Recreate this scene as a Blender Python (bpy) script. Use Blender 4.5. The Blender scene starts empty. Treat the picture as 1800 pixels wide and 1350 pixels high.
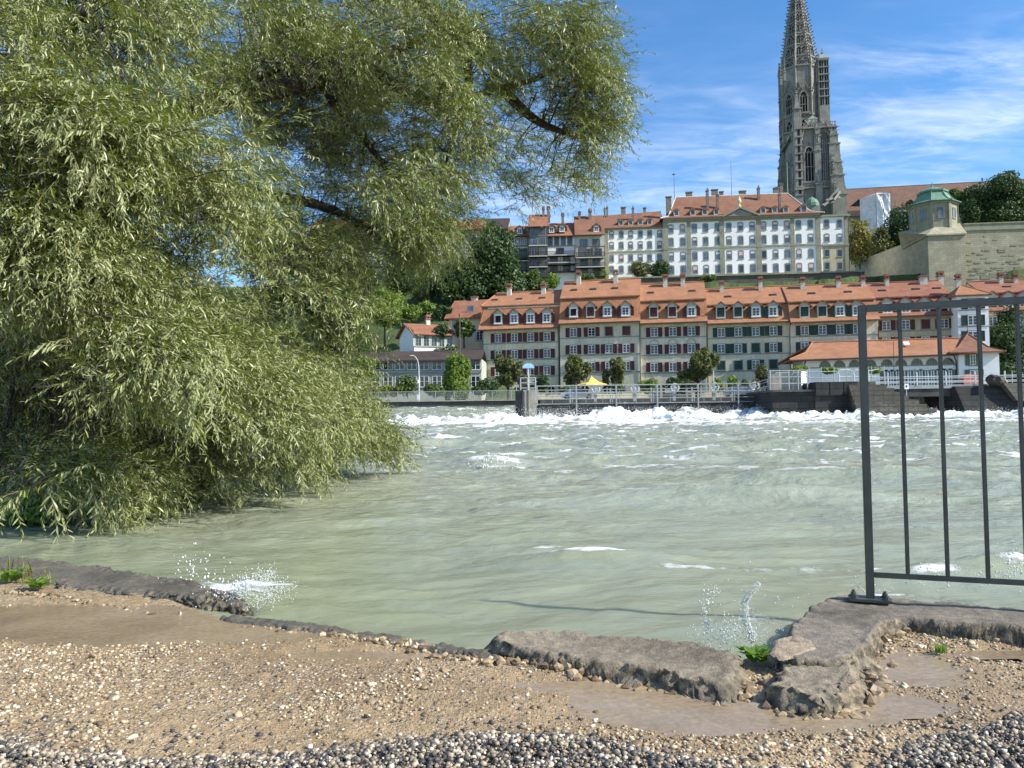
import bpy, bmesh, math, random
import numpy as np
from mathutils import Vector, Matrix

R = math.radians
random.seed(7)
scene = bpy.context.scene
col = scene.collection

# ------------------------------------------------------------------ camera
F = 1352.0                       # focal length in pixels of the 1800 wide photograph
EYE = 0.735
PITCH, ROLL = math.atan(54.0 / F), -0.0125
cam_data = bpy.data.cameras.new('camera')
cam_data.sensor_width = 36.0
cam_data.lens = 36.0 * F / 1800.0
cam_data.clip_start, cam_data.clip_end = 0.05, 3000.0
cam = bpy.data.objects.new('camera', cam_data)
col.objects.link(cam)
CAMR = Matrix.Rotation(R(90) + PITCH, 3, 'X') @ Matrix.Rotation(ROLL, 3, 'Z')
cam.matrix_world = Matrix.Translation((0, 0, EYE)) @ CAMR.to_4x4()
scene.camera = cam

# ------------------------------------------------------------------ world and sun
SUN_H = Vector((0.938, -0.346)).normalized()
SUN_EL = R(38)
SUN_DIR = Vector((SUN_H.x * math.cos(SUN_EL), SUN_H.y * math.cos(SUN_EL), math.sin(SUN_EL)))
world = bpy.data.worlds.new('World')
scene.world = world
world.use_nodes = True
wn, wl = world.node_tree.nodes, world.node_tree.links
wn.clear()
sky = wn.new('ShaderNodeTexSky')
sky.sky_type = 'NISHITA'
sky.sun_disc = False
sky.sun_elevation = SUN_EL
sky.sun_rotation = math.atan2(SUN_H.x, SUN_H.y)
sky.altitude = 500.0
sky.air_density = 1.0
sky.dust_density = 0.15
sky.ozone_density = 3.0
hsv = wn.new('ShaderNodeHueSaturation')
hsv.inputs['Saturation'].default_value = 1.22
hsv.inputs['Value'].default_value = 1.5
wl.new(sky.outputs[0], hsv.inputs['Color'])
tc = wn.new('ShaderNodeTexCoord')
sep = wn.new('ShaderNodeSeparateXYZ'); wl.new(tc.outputs['Generated'], sep.inputs[0])
def wmath(op, a, b=None, clamp=False):
    n = wn.new('ShaderNodeMath'); n.operation = op; n.use_clamp = clamp
    for i, x in enumerate((a, b)):
        if x is None: continue
        if isinstance(x, (int, float)): n.inputs[i].default_value = x
        else: wl.new(x, n.inputs[i])
    return n.outputs[0]
zc = wmath('MAXIMUM', sep.outputs['Z'], 0.02)
cx = wmath('DIVIDE', sep.outputs['X'], wmath('ADD', zc, 0.12))
cy = wmath('DIVIDE', sep.outputs['Y'], wmath('ADD', zc, 0.12))
cmb = wn.new('ShaderNodeCombineXYZ'); wl.new(cx, cmb.inputs[0]); wl.new(cy, cmb.inputs[1])
def cloud(scale, rot, stretch, lo, hi, seed, detail=9, rough=0.62, dist=0.6):
    mp = wn.new('ShaderNodeMapping'); mp.inputs['Rotation'].default_value = (0, 0, rot)
    mp.inputs['Scale'].default_value = (1, stretch, 1); mp.inputs['Location'].default_value = (seed, seed * .7, 0)
    wl.new(cmb.outputs[0], mp.inputs[0])
    nz = wn.new('ShaderNodeTexNoise'); nz.inputs['Scale'].default_value = scale
    nz.inputs['Detail'].default_value = detail; nz.inputs['Roughness'].default_value = rough
    nz.inputs['Distortion'].default_value = dist
    wl.new(mp.outputs[0], nz.inputs['Vector'])
    mr = wn.new('ShaderNodeMapRange'); mr.interpolation_type = 'SMOOTHSTEP'
    mr.inputs['From Min'].default_value = lo; mr.inputs['From Max'].default_value = hi
    wl.new(nz.outputs['Fac'], mr.inputs['Value'])
    return mr.outputs[0]
big = cloud(0.75, R(35), 1.5, 0.38, 0.66, 4.6, detail=4)
fine = cloud(3.0, R(-28), 2.6, 0.34, 0.80, 11.3)
fine2 = cloud(6.5, R(25), 2.0, 0.38, 0.80, 5.7)
cl = wmath('MULTIPLY', big, wmath('ADD', wmath('MULTIPLY', fine, 0.75), wmath('MULTIPLY', fine2, 0.35)), True)
cl = wmath('MULTIPLY', cl, 0.85)
mixc = wn.new('ShaderNodeMix'); mixc.data_type = 'RGBA'
wl.new(cl, mixc.inputs[0]); wl.new(hsv.outputs[0], mixc.inputs[6])
mixc.inputs[7].default_value = (7.4, 8.1, 9.4, 1)
bg = wn.new('ShaderNodeBackground'); bg.inputs['Strength'].default_value = 0.088
wl.new(mixc.outputs[2], bg.inputs['Color'])
wo = wn.new('ShaderNodeOutputWorld'); wl.new(bg.outputs[0], wo.inputs[0])

sun_data = bpy.data.lights.new('sun', 'SUN')
sun_data.energy = 4.9
sun_data.angle = R(0.9)
sun_data.color = (1.0, 0.945, 0.85)
sun = bpy.data.objects.new('sun', sun_data)
sun.rotation_euler = (-SUN_DIR).to_track_quat('-Z', 'Y').to_euler()
sun.location = (20, -10, 40)
col.objects.link(sun)
vs = scene.view_settings
vs.view_transform = 'Standard'; vs.look = 'None'; vs.exposure = 0.78; vs.gamma = 1.0
vs.use_curve_mapping = False
scene.cycles.max_bounces = 8
scene.cycles.transparent_max_bounces = 12
scene.cycles.caustics_reflective = False
scene.cycles.caustics_refractive = False

# ------------------------------------------------------------------ pixel helpers (1800 x 1350)
CAMO = Vector((0, 0, EYE))
def ray(u, v): return CAMR @ Vector(((u - 900) / F, (675 - v) / F, -1.0))
def PY(u, v, Y):
    r = ray(u, v); return CAMO + r * (Y / r.y)
def PZ(u, v, z):
    r = ray(u, v); return CAMO + r * ((z - EYE) / r.z)
class Plane:
    """vertical plane; local x runs along it, local y points away from the camera"""
    def __init__(s, x0, y0, ang):
        s.o = Vector((x0, y0)); s.a = ang
        s.d = Vector((math.cos(ang), math.sin(ang))); s.n = Vector((-math.sin(ang), math.cos(ang)))
    def hit(s, u, v, off=0.0):
        r = ray(u, v); rn = r.x * s.n.x + r.y * s.n.y
        t = (s.o.dot(s.n) + off) / rn
        P = CAMO + r * t
        return ((Vector((P.x, P.y)) - s.o).dot(s.d), P.z)
    def world(s, x, y=0.0, z=0.0):
        q = s.o + s.d * x + s.n * y; return Vector((q.x, q.y, z))

# ------------------------------------------------------------------ object helpers
def tag(o, label=None, cat=None, group=None, kind=None):
    if label: o['label'] = label
    if cat: o['category'] = cat
    if group: o['group'] = group
    if kind: o['kind'] = kind
    return o
def empty(name, loc=(0, 0, 0), rz=0.0, label=None, cat=None, group=None, parent=None):
    o = bpy.data.objects.new(name, None); col.objects.link(o)
    o.empty_display_size = 0.2
    o.location = loc; o.rotation_euler = (0, 0, rz)
    if parent: o.parent = parent
    return tag(o, label, cat, group)
def link(name, me, parent=None, loc=None):
    o = bpy.data.objects.new(name, me); col.objects.link(o)
    if parent: o.parent = parent
    if loc is not None: o.location = loc
    return o
def kids(o): return [c for c in bpy.data.objects if c.parent == o]

class MB:
    def __init__(s): s.v = []; s.f = []; s.m = []
    def add(s, vs_, fs, m=0):
        b = len(s.v); s.v += [tuple(p) for p in vs_]
        for f in fs: s.f.append([b + i for i in f]); s.m.append(m)
        return s
    def box(s, x0, x1, y0, y1, z0, z1, m=0):
        return s.add([(x0,y0,z0),(x1,y0,z0),(x1,y1,z0),(x0,y1,z0),(x0,y0,z1),(x1,y0,z1),(x1,y1,z1),(x0,y1,z1)],
                     [(0,3,2,1),(4,5,6,7),(0,1,5,4),(1,2,6,5),(2,3,7,6),(3,0,4,7)], m)
    def hexa(s, b, t, m=0):
        return s.add(list(b) + list(t), [(0,3,2,1),(4,5,6,7),(0,1,5,4),(1,2,6,5),(2,3,7,6),(3,0,4,7)], m)
    def poly(s, pts, m=0): return s.add(pts, [tuple(range(len(pts)))], m)
    def slab(s, pts, t, m=0):
        """flat polygon with thickness t straight down"""
        n = len(pts); b = [(p[0], p[1], p[2] - t) for p in pts]
        return s.add(list(pts) + b, [tuple(range(n)), tuple(reversed(range(n, 2*n)))] +
                     [(i, (i+1) % n, n + (i+1) % n, n + i)[::-1] for i in range(n)], m)
    def ext(s, pts, vec, m=0):
        n = len(pts); q = [(p[0]+vec[0], p[1]+vec[1], p[2]+vec[2]) for p in pts]
        return s.add(list(pts) + q, [tuple(range(n)), tuple(reversed(range(n, 2*n)))] +
                     [(i, (i+1) % n, n + (i+1) % n, n + i)[::-1] for i in range(n)], m)
    def tube(s, p, q, r, n=6, r2=None, m=0, cap=True):
        p, q = Vector(p), Vector(q); d = q - p
        if d.length < 1e-6: return s
        d.normalize(); a = d.orthogonal().normalized(); b = d.cross(a); r2 = r if r2 is None else r2
        vs_ = [p + (a*math.cos(2*math.pi*i/n) + b*math.sin(2*math.pi*i/n)) * r for i in range(n)]
        vs_ += [q + (a*math.cos(2*math.pi*i/n) + b*math.sin(2*math.pi*i/n)) * r2 for i in range(n)]
        fs = [(i, (i+1) % n, n + (i+1) % n, n + i) for i in range(n)]
        if cap: fs += [tuple(reversed(range(n))), tuple(range(n, 2*n))]
        return s.add(vs_, fs, m)
    def pathtube(s, pts, r, n=6, m=0):
        for i in range(len(pts)-1):
            ra = r[i] if isinstance(r, (list, tuple)) else r
            rb = r[i+1] if isinstance(r, (list, tuple)) else r
            s.tube(pts[i], pts[i+1], ra, n, rb, m)
        return s
    def ball(s, c, r, m=0, sq=1.0):
        t = (1 + 5**.5) / 2
        vs_ = [(-1,t,0),(1,t,0),(-1,-t,0),(1,-t,0),(0,-1,t),(0,1,t),(0,-1,-t),(0,1,-t),(t,0,-1),(t,0,1),(-t,0,-1),(-t,0,1)]
        k = r / math.sqrt(1 + t*t)
        fs = [(0,11,5),(0,5,1),(0,1,7),(0,7,10),(0,10,11),(1,5,9),(5,11,4),(11,10,2),(10,7,6),(7,1,8),(3,9,4),(3,4,2),(3,2,6),(3,6,8),(3,8,9),(4,9,5),(2,4,11),(6,2,10),(8,6,7),(9,8,1)]
        return s.add([(c[0]+x*k, c[1]+y*k, c[2]+z*k*sq) for x, y, z in vs_], fs, m)
    def lathe(s, c, prof, n=12, m=0, ph=0.0):
        b = len(s.v)
        for r, z in prof:
            for i in range(n):
                a = ph + 2*math.pi*i/n; s.v.append((c[0]+r*math.cos(a), c[1]+r*math.sin(a), c[2]+z))
        for k in range(len(prof)-1):
            for i in range(n):
                s.f.append([b+k*n+i, b+k*n+(i+1) % n, b+(k+1)*n+(i+1) % n, b+(k+1)*n+i]); s.m.append(m)
        s.f.append([b+i for i in reversed(range(n))]); s.m.append(m)
        s.f.append([b+(len(prof)-1)*n+i for i in range(n)]); s.m.append(m)
        return s
    def mesh(s, name, mats, smooth=False):
        me = bpy.data.meshes.new(name)
        me.from_pydata(s.v, [], s.f)
        for mm in (mats if isinstance(mats, (list, tuple)) else [mats]): me.materials.append(mm)
        me.polygons.foreach_set('material_index', s.m)
        if smooth: me.polygons.foreach_set('use_smooth', [True] * len(s.f))
        me.update()
        return me
    def build(s, name, mats, parent=None, smooth=False, loc=None):
        return link(name, s.mesh(name, mats, smooth), parent, loc)

def np_mesh(name, verts, faces, mats, smooth=True, attrs=None, fattrs=None):
    """verts (n,3); faces (m,k) constant k"""
    verts = np.asarray(verts, dtype=np.float32); faces = np.asarray(faces, dtype=np.int32)
    me = bpy.data.meshes.new(name)
    k = faces.shape[1]
    me.vertices.add(len(verts)); me.vertices.foreach_set('co', verts.ravel())
    me.loops.add(faces.size); me.loops.foreach_set('vertex_index', faces.ravel())
    me.polygons.add(len(faces))
    me.polygons.foreach_set('loop_start', np.arange(0, faces.size, k, dtype=np.int32))
    me.polygons.foreach_set('loop_total', np.full(len(faces), k, dtype=np.int32))
    me.polygons.foreach_set('use_smooth', np.full(len(faces), smooth))
    for mm in (mats if isinstance(mats, (list, tuple)) else [mats]): me.materials.append(mm)
    me.update(calc_edges=True)
    for nm, arr in (attrs or {}).items():
        a = me.attributes.new(nm, 'FLOAT', 'POINT'); a.data.foreach_set('value', np.asarray(arr, dtype=np.float32))
    for nm, arr in (fattrs or {}).items():
        a = me.attributes.new(nm, 'FLOAT', 'FACE'); a.data.foreach_set('value', np.asarray(arr, dtype=np.float32))
    return me

def _h(ix, iy, seed):
    n = (ix.astype(np.int64) * 374761393 + iy.astype(np.int64) * 668265263 + seed * 1442695041) & 0xffffffff
    n = ((n ^ (n >> 13)) * 1274126177) & 0xffffffff
    return ((n ^ (n >> 16)) & 0xffff) / 65535.0
def vnoise(x, y, seed=0):
    ix, iy = np.floor(x), np.floor(y); fx, fy = x - ix, y - iy
    fx = fx*fx*fx*(fx*(fx*6-15)+10); fy = fy*fy*fy*(fy*(fy*6-15)+10)
    a = _h(ix, iy, seed); b = _h(ix+1, iy, seed); c = _h(ix, iy+1, seed); d = _h(ix+1, iy+1, seed)
    return (a*(1-fx)+b*fx)*(1-fy) + (c*(1-fx)+d*fx)*fy
def fbm(x, y, seed=0, o=4, g=0.5, l=2.03):
    t = 0; a = 1; s = 0
    for i in range(o):
        t = t + a * vnoise(x, y, seed + i*17); s += a; a *= g; x, y = x*l*0.98 + y*l*0.2, y*l*0.98 - x*0.2*l
    return t / s
def sstep(a, b, x):
    t = np.clip((x-a)/(b-a), 0, 1); return t*t*(3-2*t)

# ------------------------------------------------------------------ materials
def nodes_of(name):
    m = bpy.data.materials.new(name); m.use_nodes = True
    nt = m.node_tree; p = nt.nodes['Principled BSDF']
    return m, nt, p
def lk(nt, a, b): nt.links.new(a, b)
def tex_noise(nt, vec, scale, detail=5, rough=0.6, dist=0.0):
    n = nt.nodes.new('ShaderNodeTexNoise'); n.inputs['Scale'].default_value = scale
    n.inputs['Detail'].default_value = detail; n.inputs['Roughness'].default_value = rough
    n.inputs['Distortion'].default_value = dist
    if vec is not None: lk(nt, vec, n.inputs['Vector'])
    return n.outputs['Fac']
def ramp(nt, fac, stops):
    n = nt.nodes.new('ShaderNodeValToRGB'); lk(nt, fac, n.inputs['Fac'])
    e = n.color_ramp.elements
    while len(e) < len(stops): e.new(0.5)
    for i, (p, c) in enumerate(stops):
        e[i].position = p; e[i].color = (*c, 1) if not isinstance(c, (int, float)) else (c, c, c, 1)
    return n.outputs['Color']
def mixrgb(nt, fac, a, b, mode='MIX'):
    n = nt.nodes.new('ShaderNodeMix'); n.data_type = 'RGBA'; n.blend_type = mode
    for sock, x in ((0, fac), (6, a), (7, b)):
        if isinstance(x, (int, float)): n.inputs[sock].default_value = x
        elif isinstance(x, tuple): n.inputs[sock].default_value = (*x, 1)
        else: lk(nt, x, n.inputs[sock])
    return n.outputs[2]
def mth(nt, op, a, b=None, clamp=False):
    n = nt.nodes.new('ShaderNodeMath'); n.operation = op; n.use_clamp = clamp
    for i, x in enumerate((a, b)):
        if x is None: continue
        if isinstance(x, (int, float)): n.inputs[i].default_value = x
        else: lk(nt, x, n.inputs[i])
    return n.outputs[0]
def bump(nt, p, h, strength, dist):
    b = nt.nodes.new('ShaderNodeBump'); b.inputs['Strength'].default_value = strength
    b.inputs['Distance'].default_value = dist
    lk(nt, h, b.inputs['Height']); lk(nt, b.outputs[0], p.inputs['Normal']); return b
def objco(nt, sc=None):
    t = nt.nodes.new('ShaderNodeTexCoord')
    if sc is None: return t.outputs['Object']
    mp = nt.nodes.new('ShaderNodeMapping'); mp.inputs['Scale'].default_value = sc
    lk(nt, t.outputs['Object'], mp.inputs[0]); return mp.outputs[0]
def geoco(nt, sc=None):
    t = nt.nodes.new('ShaderNodeNewGeometry')
    if sc is None: return t.outputs['Position']
    mp = nt.nodes.new('ShaderNodeMapping'); mp.inputs['Scale'].default_value = sc
    lk(nt, t.outputs['Position'], mp.inputs[0]); return mp.outputs[0]
def simple(name, c, rough=0.7, var=0.18, scale=1.5, metal=0.0, bmp=0.0, bscale=8.0, spec=0.3, c2=None, streak=0.0):
    """base colour broken up by two noises, optional vertical weather streaks and bump"""
    m, nt, p = nodes_of(name)
    co = geoco(nt)
    n1 = tex_noise(nt, co, scale, 6, 0.65)
    c2 = c2 or tuple(x * (1 - 2.2*var) for x in c)
    hi = tuple(min(1, x * (1 + var)) for x in c)
    cc = ramp(nt, n1, [(0.30, c2), (0.52, c), (0.72, hi)])
    if streak:
        s = tex_noise(nt, geoco(nt, (2.2, 2.2, 0.18)), 1.6, 5, 0.7)
        f = ramp(nt, s, [(0.42, 0.0), (0.68, 1.0)])
        cc = mixrgb(nt, mth(nt, 'MULTIPLY', f, streak), cc, tuple(x*0.45 for x in c))
    lk(nt, cc, p.inputs['Base Color'])
    p.inputs['Roughness'].default_value = rough; p.inputs['Metallic'].default_value = metal
    p.inputs['Specular IOR Level'].default_value = spec
    if bmp: bump(nt, p, tex_noise(nt, co, bscale, 6, 0.7), bmp, 0.05)
    return m
def roof_mat(name, c1, c2, c3, row=0.17, moss=0.0):
    m, nt, p = nodes_of(name)
    co = objco(nt)
    sp = nt.nodes.new('ShaderNodeSeparateXYZ'); lk(nt, co, sp.inputs[0])
    cb = nt.nodes.new('ShaderNodeCombineXYZ')
    lk(nt, mth(nt, 'ADD', sp.outputs[0], sp.outputs[1]), cb.inputs[0]); lk(nt, sp.outputs[2], cb.inputs[1])
    br = nt.nodes.new('ShaderNodeTexBrick'); br.inputs['Scale'].default_value = 1.0
    br.inputs['Brick Width'].default_value = 0.19; br.inputs['Row Height'].default_value = row
    br.inputs['Mortar Size'].default_value = 0.012; br.inputs['Bias'].default_value = 0.0
    br.inputs['Color1'].default_value = (0, 0, 0, 1); br.inputs['Color2'].default_value = (1, 1, 1, 1)
    br.inputs['Mortar'].default_value = (.25, .25, .25, 1)
    lk(nt, cb.outputs[0], br.inputs['Vector'])
    big = tex_noise(nt, co, 0.45, 6, 0.72, 0.5)
    med = tex_noise(nt, co, 2.6, 5, 0.7)
    base = ramp(nt, big, [(0.32, c2), (0.50, c1), (0.70, c3)])
    base = mixrgb(nt, mth(nt, 'MULTIPLY', ramp(nt, med, [(0.45, 0.0), (0.75, 1.0)]), 0.5), base, c2)
    til = mixrgb(nt, br.outputs['Color'], tuple(x*.72 for x in c1), tuple(min(1, x*1.2) for x in c1))
    cc = mixrgb(nt, 0.42, base, til)
    if moss: cc = mixrgb(nt, mth(nt, 'MULTIPLY', ramp(nt, tex_noise(nt, co, 1.1, 6, .7), [(0.5, 0.0), (0.7, 1.0)]), moss), cc, (.07, .065, .045))
    lk(nt, cc, p.inputs['Base Color'])
    p.inputs['Roughness'].default_value = 0.85; p.inputs['Specular IOR Level'].default_value = 0.2
    h = mixrgb(nt, 0.5, br.outputs['Color'], med)
    bump(nt, p, h, 0.6, 0.03)
    return m
def stone_wall_mat(name, c, bw=0.9, rh=0.38, dark=0.5, mort=0.012, strength=0.6, blend=0.5):
    m, nt, p = nodes_of(name)
    co = objco(nt)
    sp = nt.nodes.new('ShaderNodeSeparateXYZ'); lk(nt, co, sp.inputs[0])
    cb = nt.nodes.new('ShaderNodeCombineXYZ')
    lk(nt, mth(nt, 'ADD', sp.outputs[0], sp.outputs[1]), cb.inputs[0]); lk(nt, sp.outputs[2], cb.inputs[1])
    br = nt.nodes.new('ShaderNodeTexBrick'); br.inputs['Scale'].default_value = 1.0
    br.inputs['Brick Width'].default_value = bw; br.inputs['Row Height'].default_value = rh
    br.inputs['Mortar Size'].default_value = mort
    br.inputs['Color1'].default_value = (*[x*0.72 for x in c], 1); br.inputs['Color2'].default_value = (*[min(1, x*1.2) for x in c], 1)
    br.inputs['Mortar'].default_value = (*[x*dark*.7 for x in c], 1)
    lk(nt, cb.outputs[0], br.inputs['Vector'])
    n1 = tex_noise(nt, co, 0.5, 6, 0.7)
    st = tex_noise(nt, objco(nt, (1.3, 1.3, 0.12)), 0.9, 5, 0.7)
    cc = mixrgb(nt, blend, c, br.outputs['Color'])
    cc = mixrgb(nt, mth(nt, 'MULTIPLY', ramp(nt, n1, [(0.42, 1.0), (0.62, 0.0)]), 0.55), cc, tuple(x*dark for x in c))
    cc = mixrgb(nt, mth(nt, 'MULTIPLY', ramp(nt, st, [(0.5, 0.0), (0.7, 1.0)]), 0.4), cc, tuple(x*.5 for x in c))
    lk(nt, cc, p.inputs['Base Color']); p.inputs['Roughness'].default_value = 0.9
    p.inputs['Specular IOR Level'].default_value = 0.15
    bump(nt, p, mixrgb(nt, 0.5, br.outputs['Color'], tex_noise(nt, co, 4, 6, .7)), strength, 0.05)
    return m
def leaf_mat(name, c, c2, under=None, trans=0.3, rough=0.5, spec=0.35, obj_rand=True):
    m, nt, p = nodes_of(name)
    at = nt.nodes.new('ShaderNodeAttribute'); at.attribute_name = 'rnd'
    fac = at.outputs['Fac']
    cc = mixrgb(nt, fac, c, c2)
    big = tex_noise(nt, geoco(nt), 0.7 if under is None else 0.9, 3, 0.5)
    cc = mixrgb(nt, ramp(nt, big, [(0.35, 0.0), (0.65, 0.5)]), cc, mixrgb(nt, 0.5, c2, tuple(min(1, x*1.3) for x in c2)))
    if under:
        g = nt.nodes.new('ShaderNodeNewGeometry')
        cc = mixrgb(nt, g.outputs['Backfacing'], cc, under)
    lk(nt, cc, p.inputs['Base Color']); p.inputs['Roughness'].default_value = rough
    p.inputs['Specular IOR Level'].default_value = spec
    tr = nt.nodes.new('ShaderNodeBsdfTranslucent')
    lk(nt, mixrgb(nt, 0.75, cc, (c2[0]*1.9, c2[1]*2.1, c2[2]*0.9)), tr.inputs['Color'])
    mx = nt.nodes.new('ShaderNodeMixShader'); mx.inputs[0].default_value = trans
    out = nt.nodes['Material Output']
    lk(nt, p.outputs[0], mx.inputs[1]); lk(nt, tr.outputs[0], mx.inputs[2]); lk(nt, mx.outputs[0], out.inputs[0])
    return m
def glass_mat(name, c=(.012, .016, .022), rough=0.08):
    m, nt, p = nodes_of(name)
    n = tex_noise(nt, geoco(nt), 0.7, 3, .6)
    lk(nt, ramp(nt, n, [(0.35, c), (0.7, tuple(x*3.2 for x in c))]), p.inputs['Base Color'])
    p.inputs['Roughness'].default_value = rough; p.inputs['Specular IOR Level'].default_value = 0.6
    bump(nt, p, tex_noise(nt, geoco(nt), 1.1, 2, .5), 0.12, 0.1)
    return m
M = {}
M['tile_new'] = roof_mat('tile_new', (.320, .152, .082), (.195, .098, .058), (.42, .215, .125))
M['tile_brown'] = roof_mat('tile_brown', (.27, .115, .07), (.15, .075, .05), (.38, .17, .10), moss=.35)
M['tile_old'] = roof_mat('tile_old', (.215, .105, .066), (.125, .066, .045), (.30, .155, .095), moss=.3)
M['tile_dark'] = roof_mat('tile_dark', (.06, .045, .04), (.035, .03, .028), (.09, .065, .055))
M['tile_nave'] = roof_mat('tile_nave', (.165, .095, .070), (.10, .063, .05), (.24, .145, .10), row=.3, moss=.2)
M['plaster'] = simple('plaster', (.63, .57, .41), .9, .11, .45, streak=.40)
M['plaster_b'] = simple('plaster_b', (.61, .56, .42), .9, .11, .45, streak=.40)
M['plaster_c'] = simple('plaster_c', (.64, .58, .44), .9, .11, .45, streak=.40)
M['plaster_yellow'] = simple('plaster_yellow', (.47, .42, .28), .9, .11, .45, streak=.40)
M['plaster_white'] = simple('plaster_white', (.82, .82, .80), .9, .05, .3, streak=.12)
M['sandstone'] = simple('sandstone', (.27, .265, .19), .9, .14, .8, streak=.2)
M['sandstone_dk'] = simple('sandstone_dk', (.20, .20, .155), .9, .14, .8)
M['trim_grey'] = simple('trim_grey', (.25, .26, .235), .85, .1, 1)
M['window_white'] = simple('window_white', (.74, .75, .72), .6, .05, 1)
M['dormer_wall'] = simple('dormer_wall', (.42, .44, .37), .8, .08, 1)
M['shutter_red'] = simple('shutter_red', (.075, .018, .020), .6, .15, 2)
M['shutter_green'] = simple('shutter_green', (.018, .048, .038), .6, .15, 2)
M['shutter_sage'] = simple('shutter_sage', (.10, .14, .11), .6, .15, 2)
M['glass'] = glass_mat('glass')
M['glass_blue'] = glass_mat('glass_blue', (.05, .065, .09), .15)
M['curtain'] = simple('curtain', (.12, .13, .14), .5, .1, 1)
M['blind'] = simple('blind', (.62, .60, .57), .7, .05, 1)
M['blind_pink'] = simple('blind_pink', (.62, .45, .42), .7, .05, 1)
M['dark_metal'] = simple('dark_metal', (.05, .045, .042), .5, .1, 3)
M['copper_pipe'] = simple('copper_pipe', (.06, .05, .045), .5, .1, 3)
M['chimney_wall'] = simple('chimney_wall', (.55, .53, .46), .9, .12, 1.5, streak=.35)
M['chimney_grey'] = simple('chimney_grey', (.20, .18, .155), .9, .15, 1.5, streak=.3)
M['chimney_cap'] = simple('chimney_cap', (.26, .12, .085), .9, .15, 2)
M['timber_dark'] = simple('timber_dark', (.05, .042, .038), .8, .2, 1.5)
M['timber_brown'] = simple('timber_brown', (.11, .065, .045), .8, .2, 1.5)
M['slate_blue'] = simple('slate_blue', (.07, .085, .10), .6, .15, 1.5)
M['rail_metal'] = simple('rail_metal', (.33, .34, .33), .5, .1, 3, metal=.3)
M['rail_white'] = simple('rail_white', (.52, .54, .54), .5, .06, 3)
M['concrete'] = simple('concrete', (.34, .32, .27), .9, .2, 1.2, streak=.6, bmp=.4)
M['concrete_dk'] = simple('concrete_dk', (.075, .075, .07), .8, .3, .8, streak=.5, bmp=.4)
M['wet_wall'] = stone_wall_mat('wet_wall', (.055, .055, .052), 1.1, .48, .35, .03, 1.0, .7)
M['big_wall'] = stone_wall_mat('big_wall', (.39, .36, .255), 1.15, .42, .6, .03, .7, .55)
M['shade_wall'] = M['big_wall']
M['rubble_wall'] = stone_wall_mat('rubble_wall', (.15, .14, .115), .7, .4, .45, .05, 1.0, .6)
M['tower_stone'] = simple('tower_stone', (.275, .268, .230), .92, .20, .35, streak=.65, bmp=.5, bscale=2)
M['tower_dark'] = simple('tower_dark', (.13, .13, .115), .92, .25, .35, streak=.4, bmp=.5, bscale=2)
M['void'] = simple('void', (.012, .013, .015), .9, .1, 1)
M['copper_green'] = simple('copper_green', (.135, .26, .18), .65, .18, 1.2, streak=.5)
M['bark'] = simple('bark', (.060, .048, .036), .9, .3, 6, bmp=.8, bscale=14)
M['bark_far'] = simple('bark_far', (.10, .085, .065), .9, .3, 2)
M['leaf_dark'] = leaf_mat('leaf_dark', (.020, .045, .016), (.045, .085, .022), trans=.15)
M['leaf_mid'] = leaf_mat('leaf_mid', (.040, .075, .018), (.085, .13, .03), trans=.25)
M['leaf_light'] = leaf_mat('leaf_light', (.09, .15, .025), (.16, .22, .04), trans=.3)
M['leaf_olive'] = leaf_mat('leaf_olive', (.052, .070, .022), (.125, .135, .045), trans=.2)
M['leaf_autumn'] = leaf_mat('leaf_autumn', (.10, .11, .025), (.22, .19, .05), trans=.25)
M['leaf_weed'] = leaf_mat('leaf_weed', (.09, .17, .03), (.20, .30, .06), trans=.3)
M['umbrella_cloth'] = simple('umbrella_cloth', (.80, .50, .11), .8, .06, 1)
M['sign_white'] = simple('sign_white', (.78, .78, .76), .5, .03, 1)
M['sign_blue'] = simple('sign_blue', (.30, .52, .62), .5, .05, 1)
M['orange'] = simple('orange', (.62, .20, .12), .6, .1, 3)
# ================================================================== TOWN
_cache = {}
def cached(key, fn):
    if key not in _cache: _cache[key] = fn()
    return _cache[key]
def frame_mesh(w, h, frame, surround, arch, hb=2, cross=True):
    def fn():
        b = MB(); t = 0.065
        b.box(-w/2, -w/2+t, -.05, .01, -h/2, h/2); b.box(w/2-t, w/2, -.05, .01, -h/2, h/2)
        b.box(-w/2+t, w/2-t, -.05, .01, -h/2, -h/2+t); b.box(-w/2+t, w/2-t, -.05, .01, h/2-t, h/2)
        if cross:
            b.box(-.038, .038, -.055, .012, -h/2+t, h/2-t)
            for k in range(hb):
                z = -h/2 + h*(k+1)/(hb+1)
                b.box(-w/2+t, -.055, -.045, .008, z-.016, z+.016); b.box(.055, w/2-t, -.045, .008, z-.016, z+.016)
        s = .13
        b.box(-w/2-s, -w/2-.002, -.035, .01, -h/2, h/2+s, 1); b.box(w/2+.002, w/2+s, -.035, .01, -h/2, h/2+s, 1)
        b.box(-w/2-.002, w/2+.002, -.035, .01, h/2+.002, h/2+s, 1)
        if arch:
            n = 6
            top = [(w/2*math.cos(math.pi*i/n)*1.1, -.04, h/2+s+ .20*math.sin(math.pi*i/n)) for i in range(n+1)]
            b.ext(top, (0, .05, 0), 1)
        b.box(-w/2-s-.04, w/2+s+.04, -.13, .01, -h/2-.13, -h/2-.002, 1)
        return b.mesh('window', [M[frame], M[surround]])
    return cached(('fr', round(w, 2), round(h, 2), frame, surround, arch, hb, cross), fn)
def pane_mesh(w, h, mat):
    return cached(('pn', round(w, 2), round(h, 2), mat), lambda: MB().box(-w/2+.08, w/2-.08, -.012, .004, -h/2+.08, h/2-.08).mesh('pane', M[mat]))
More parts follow.
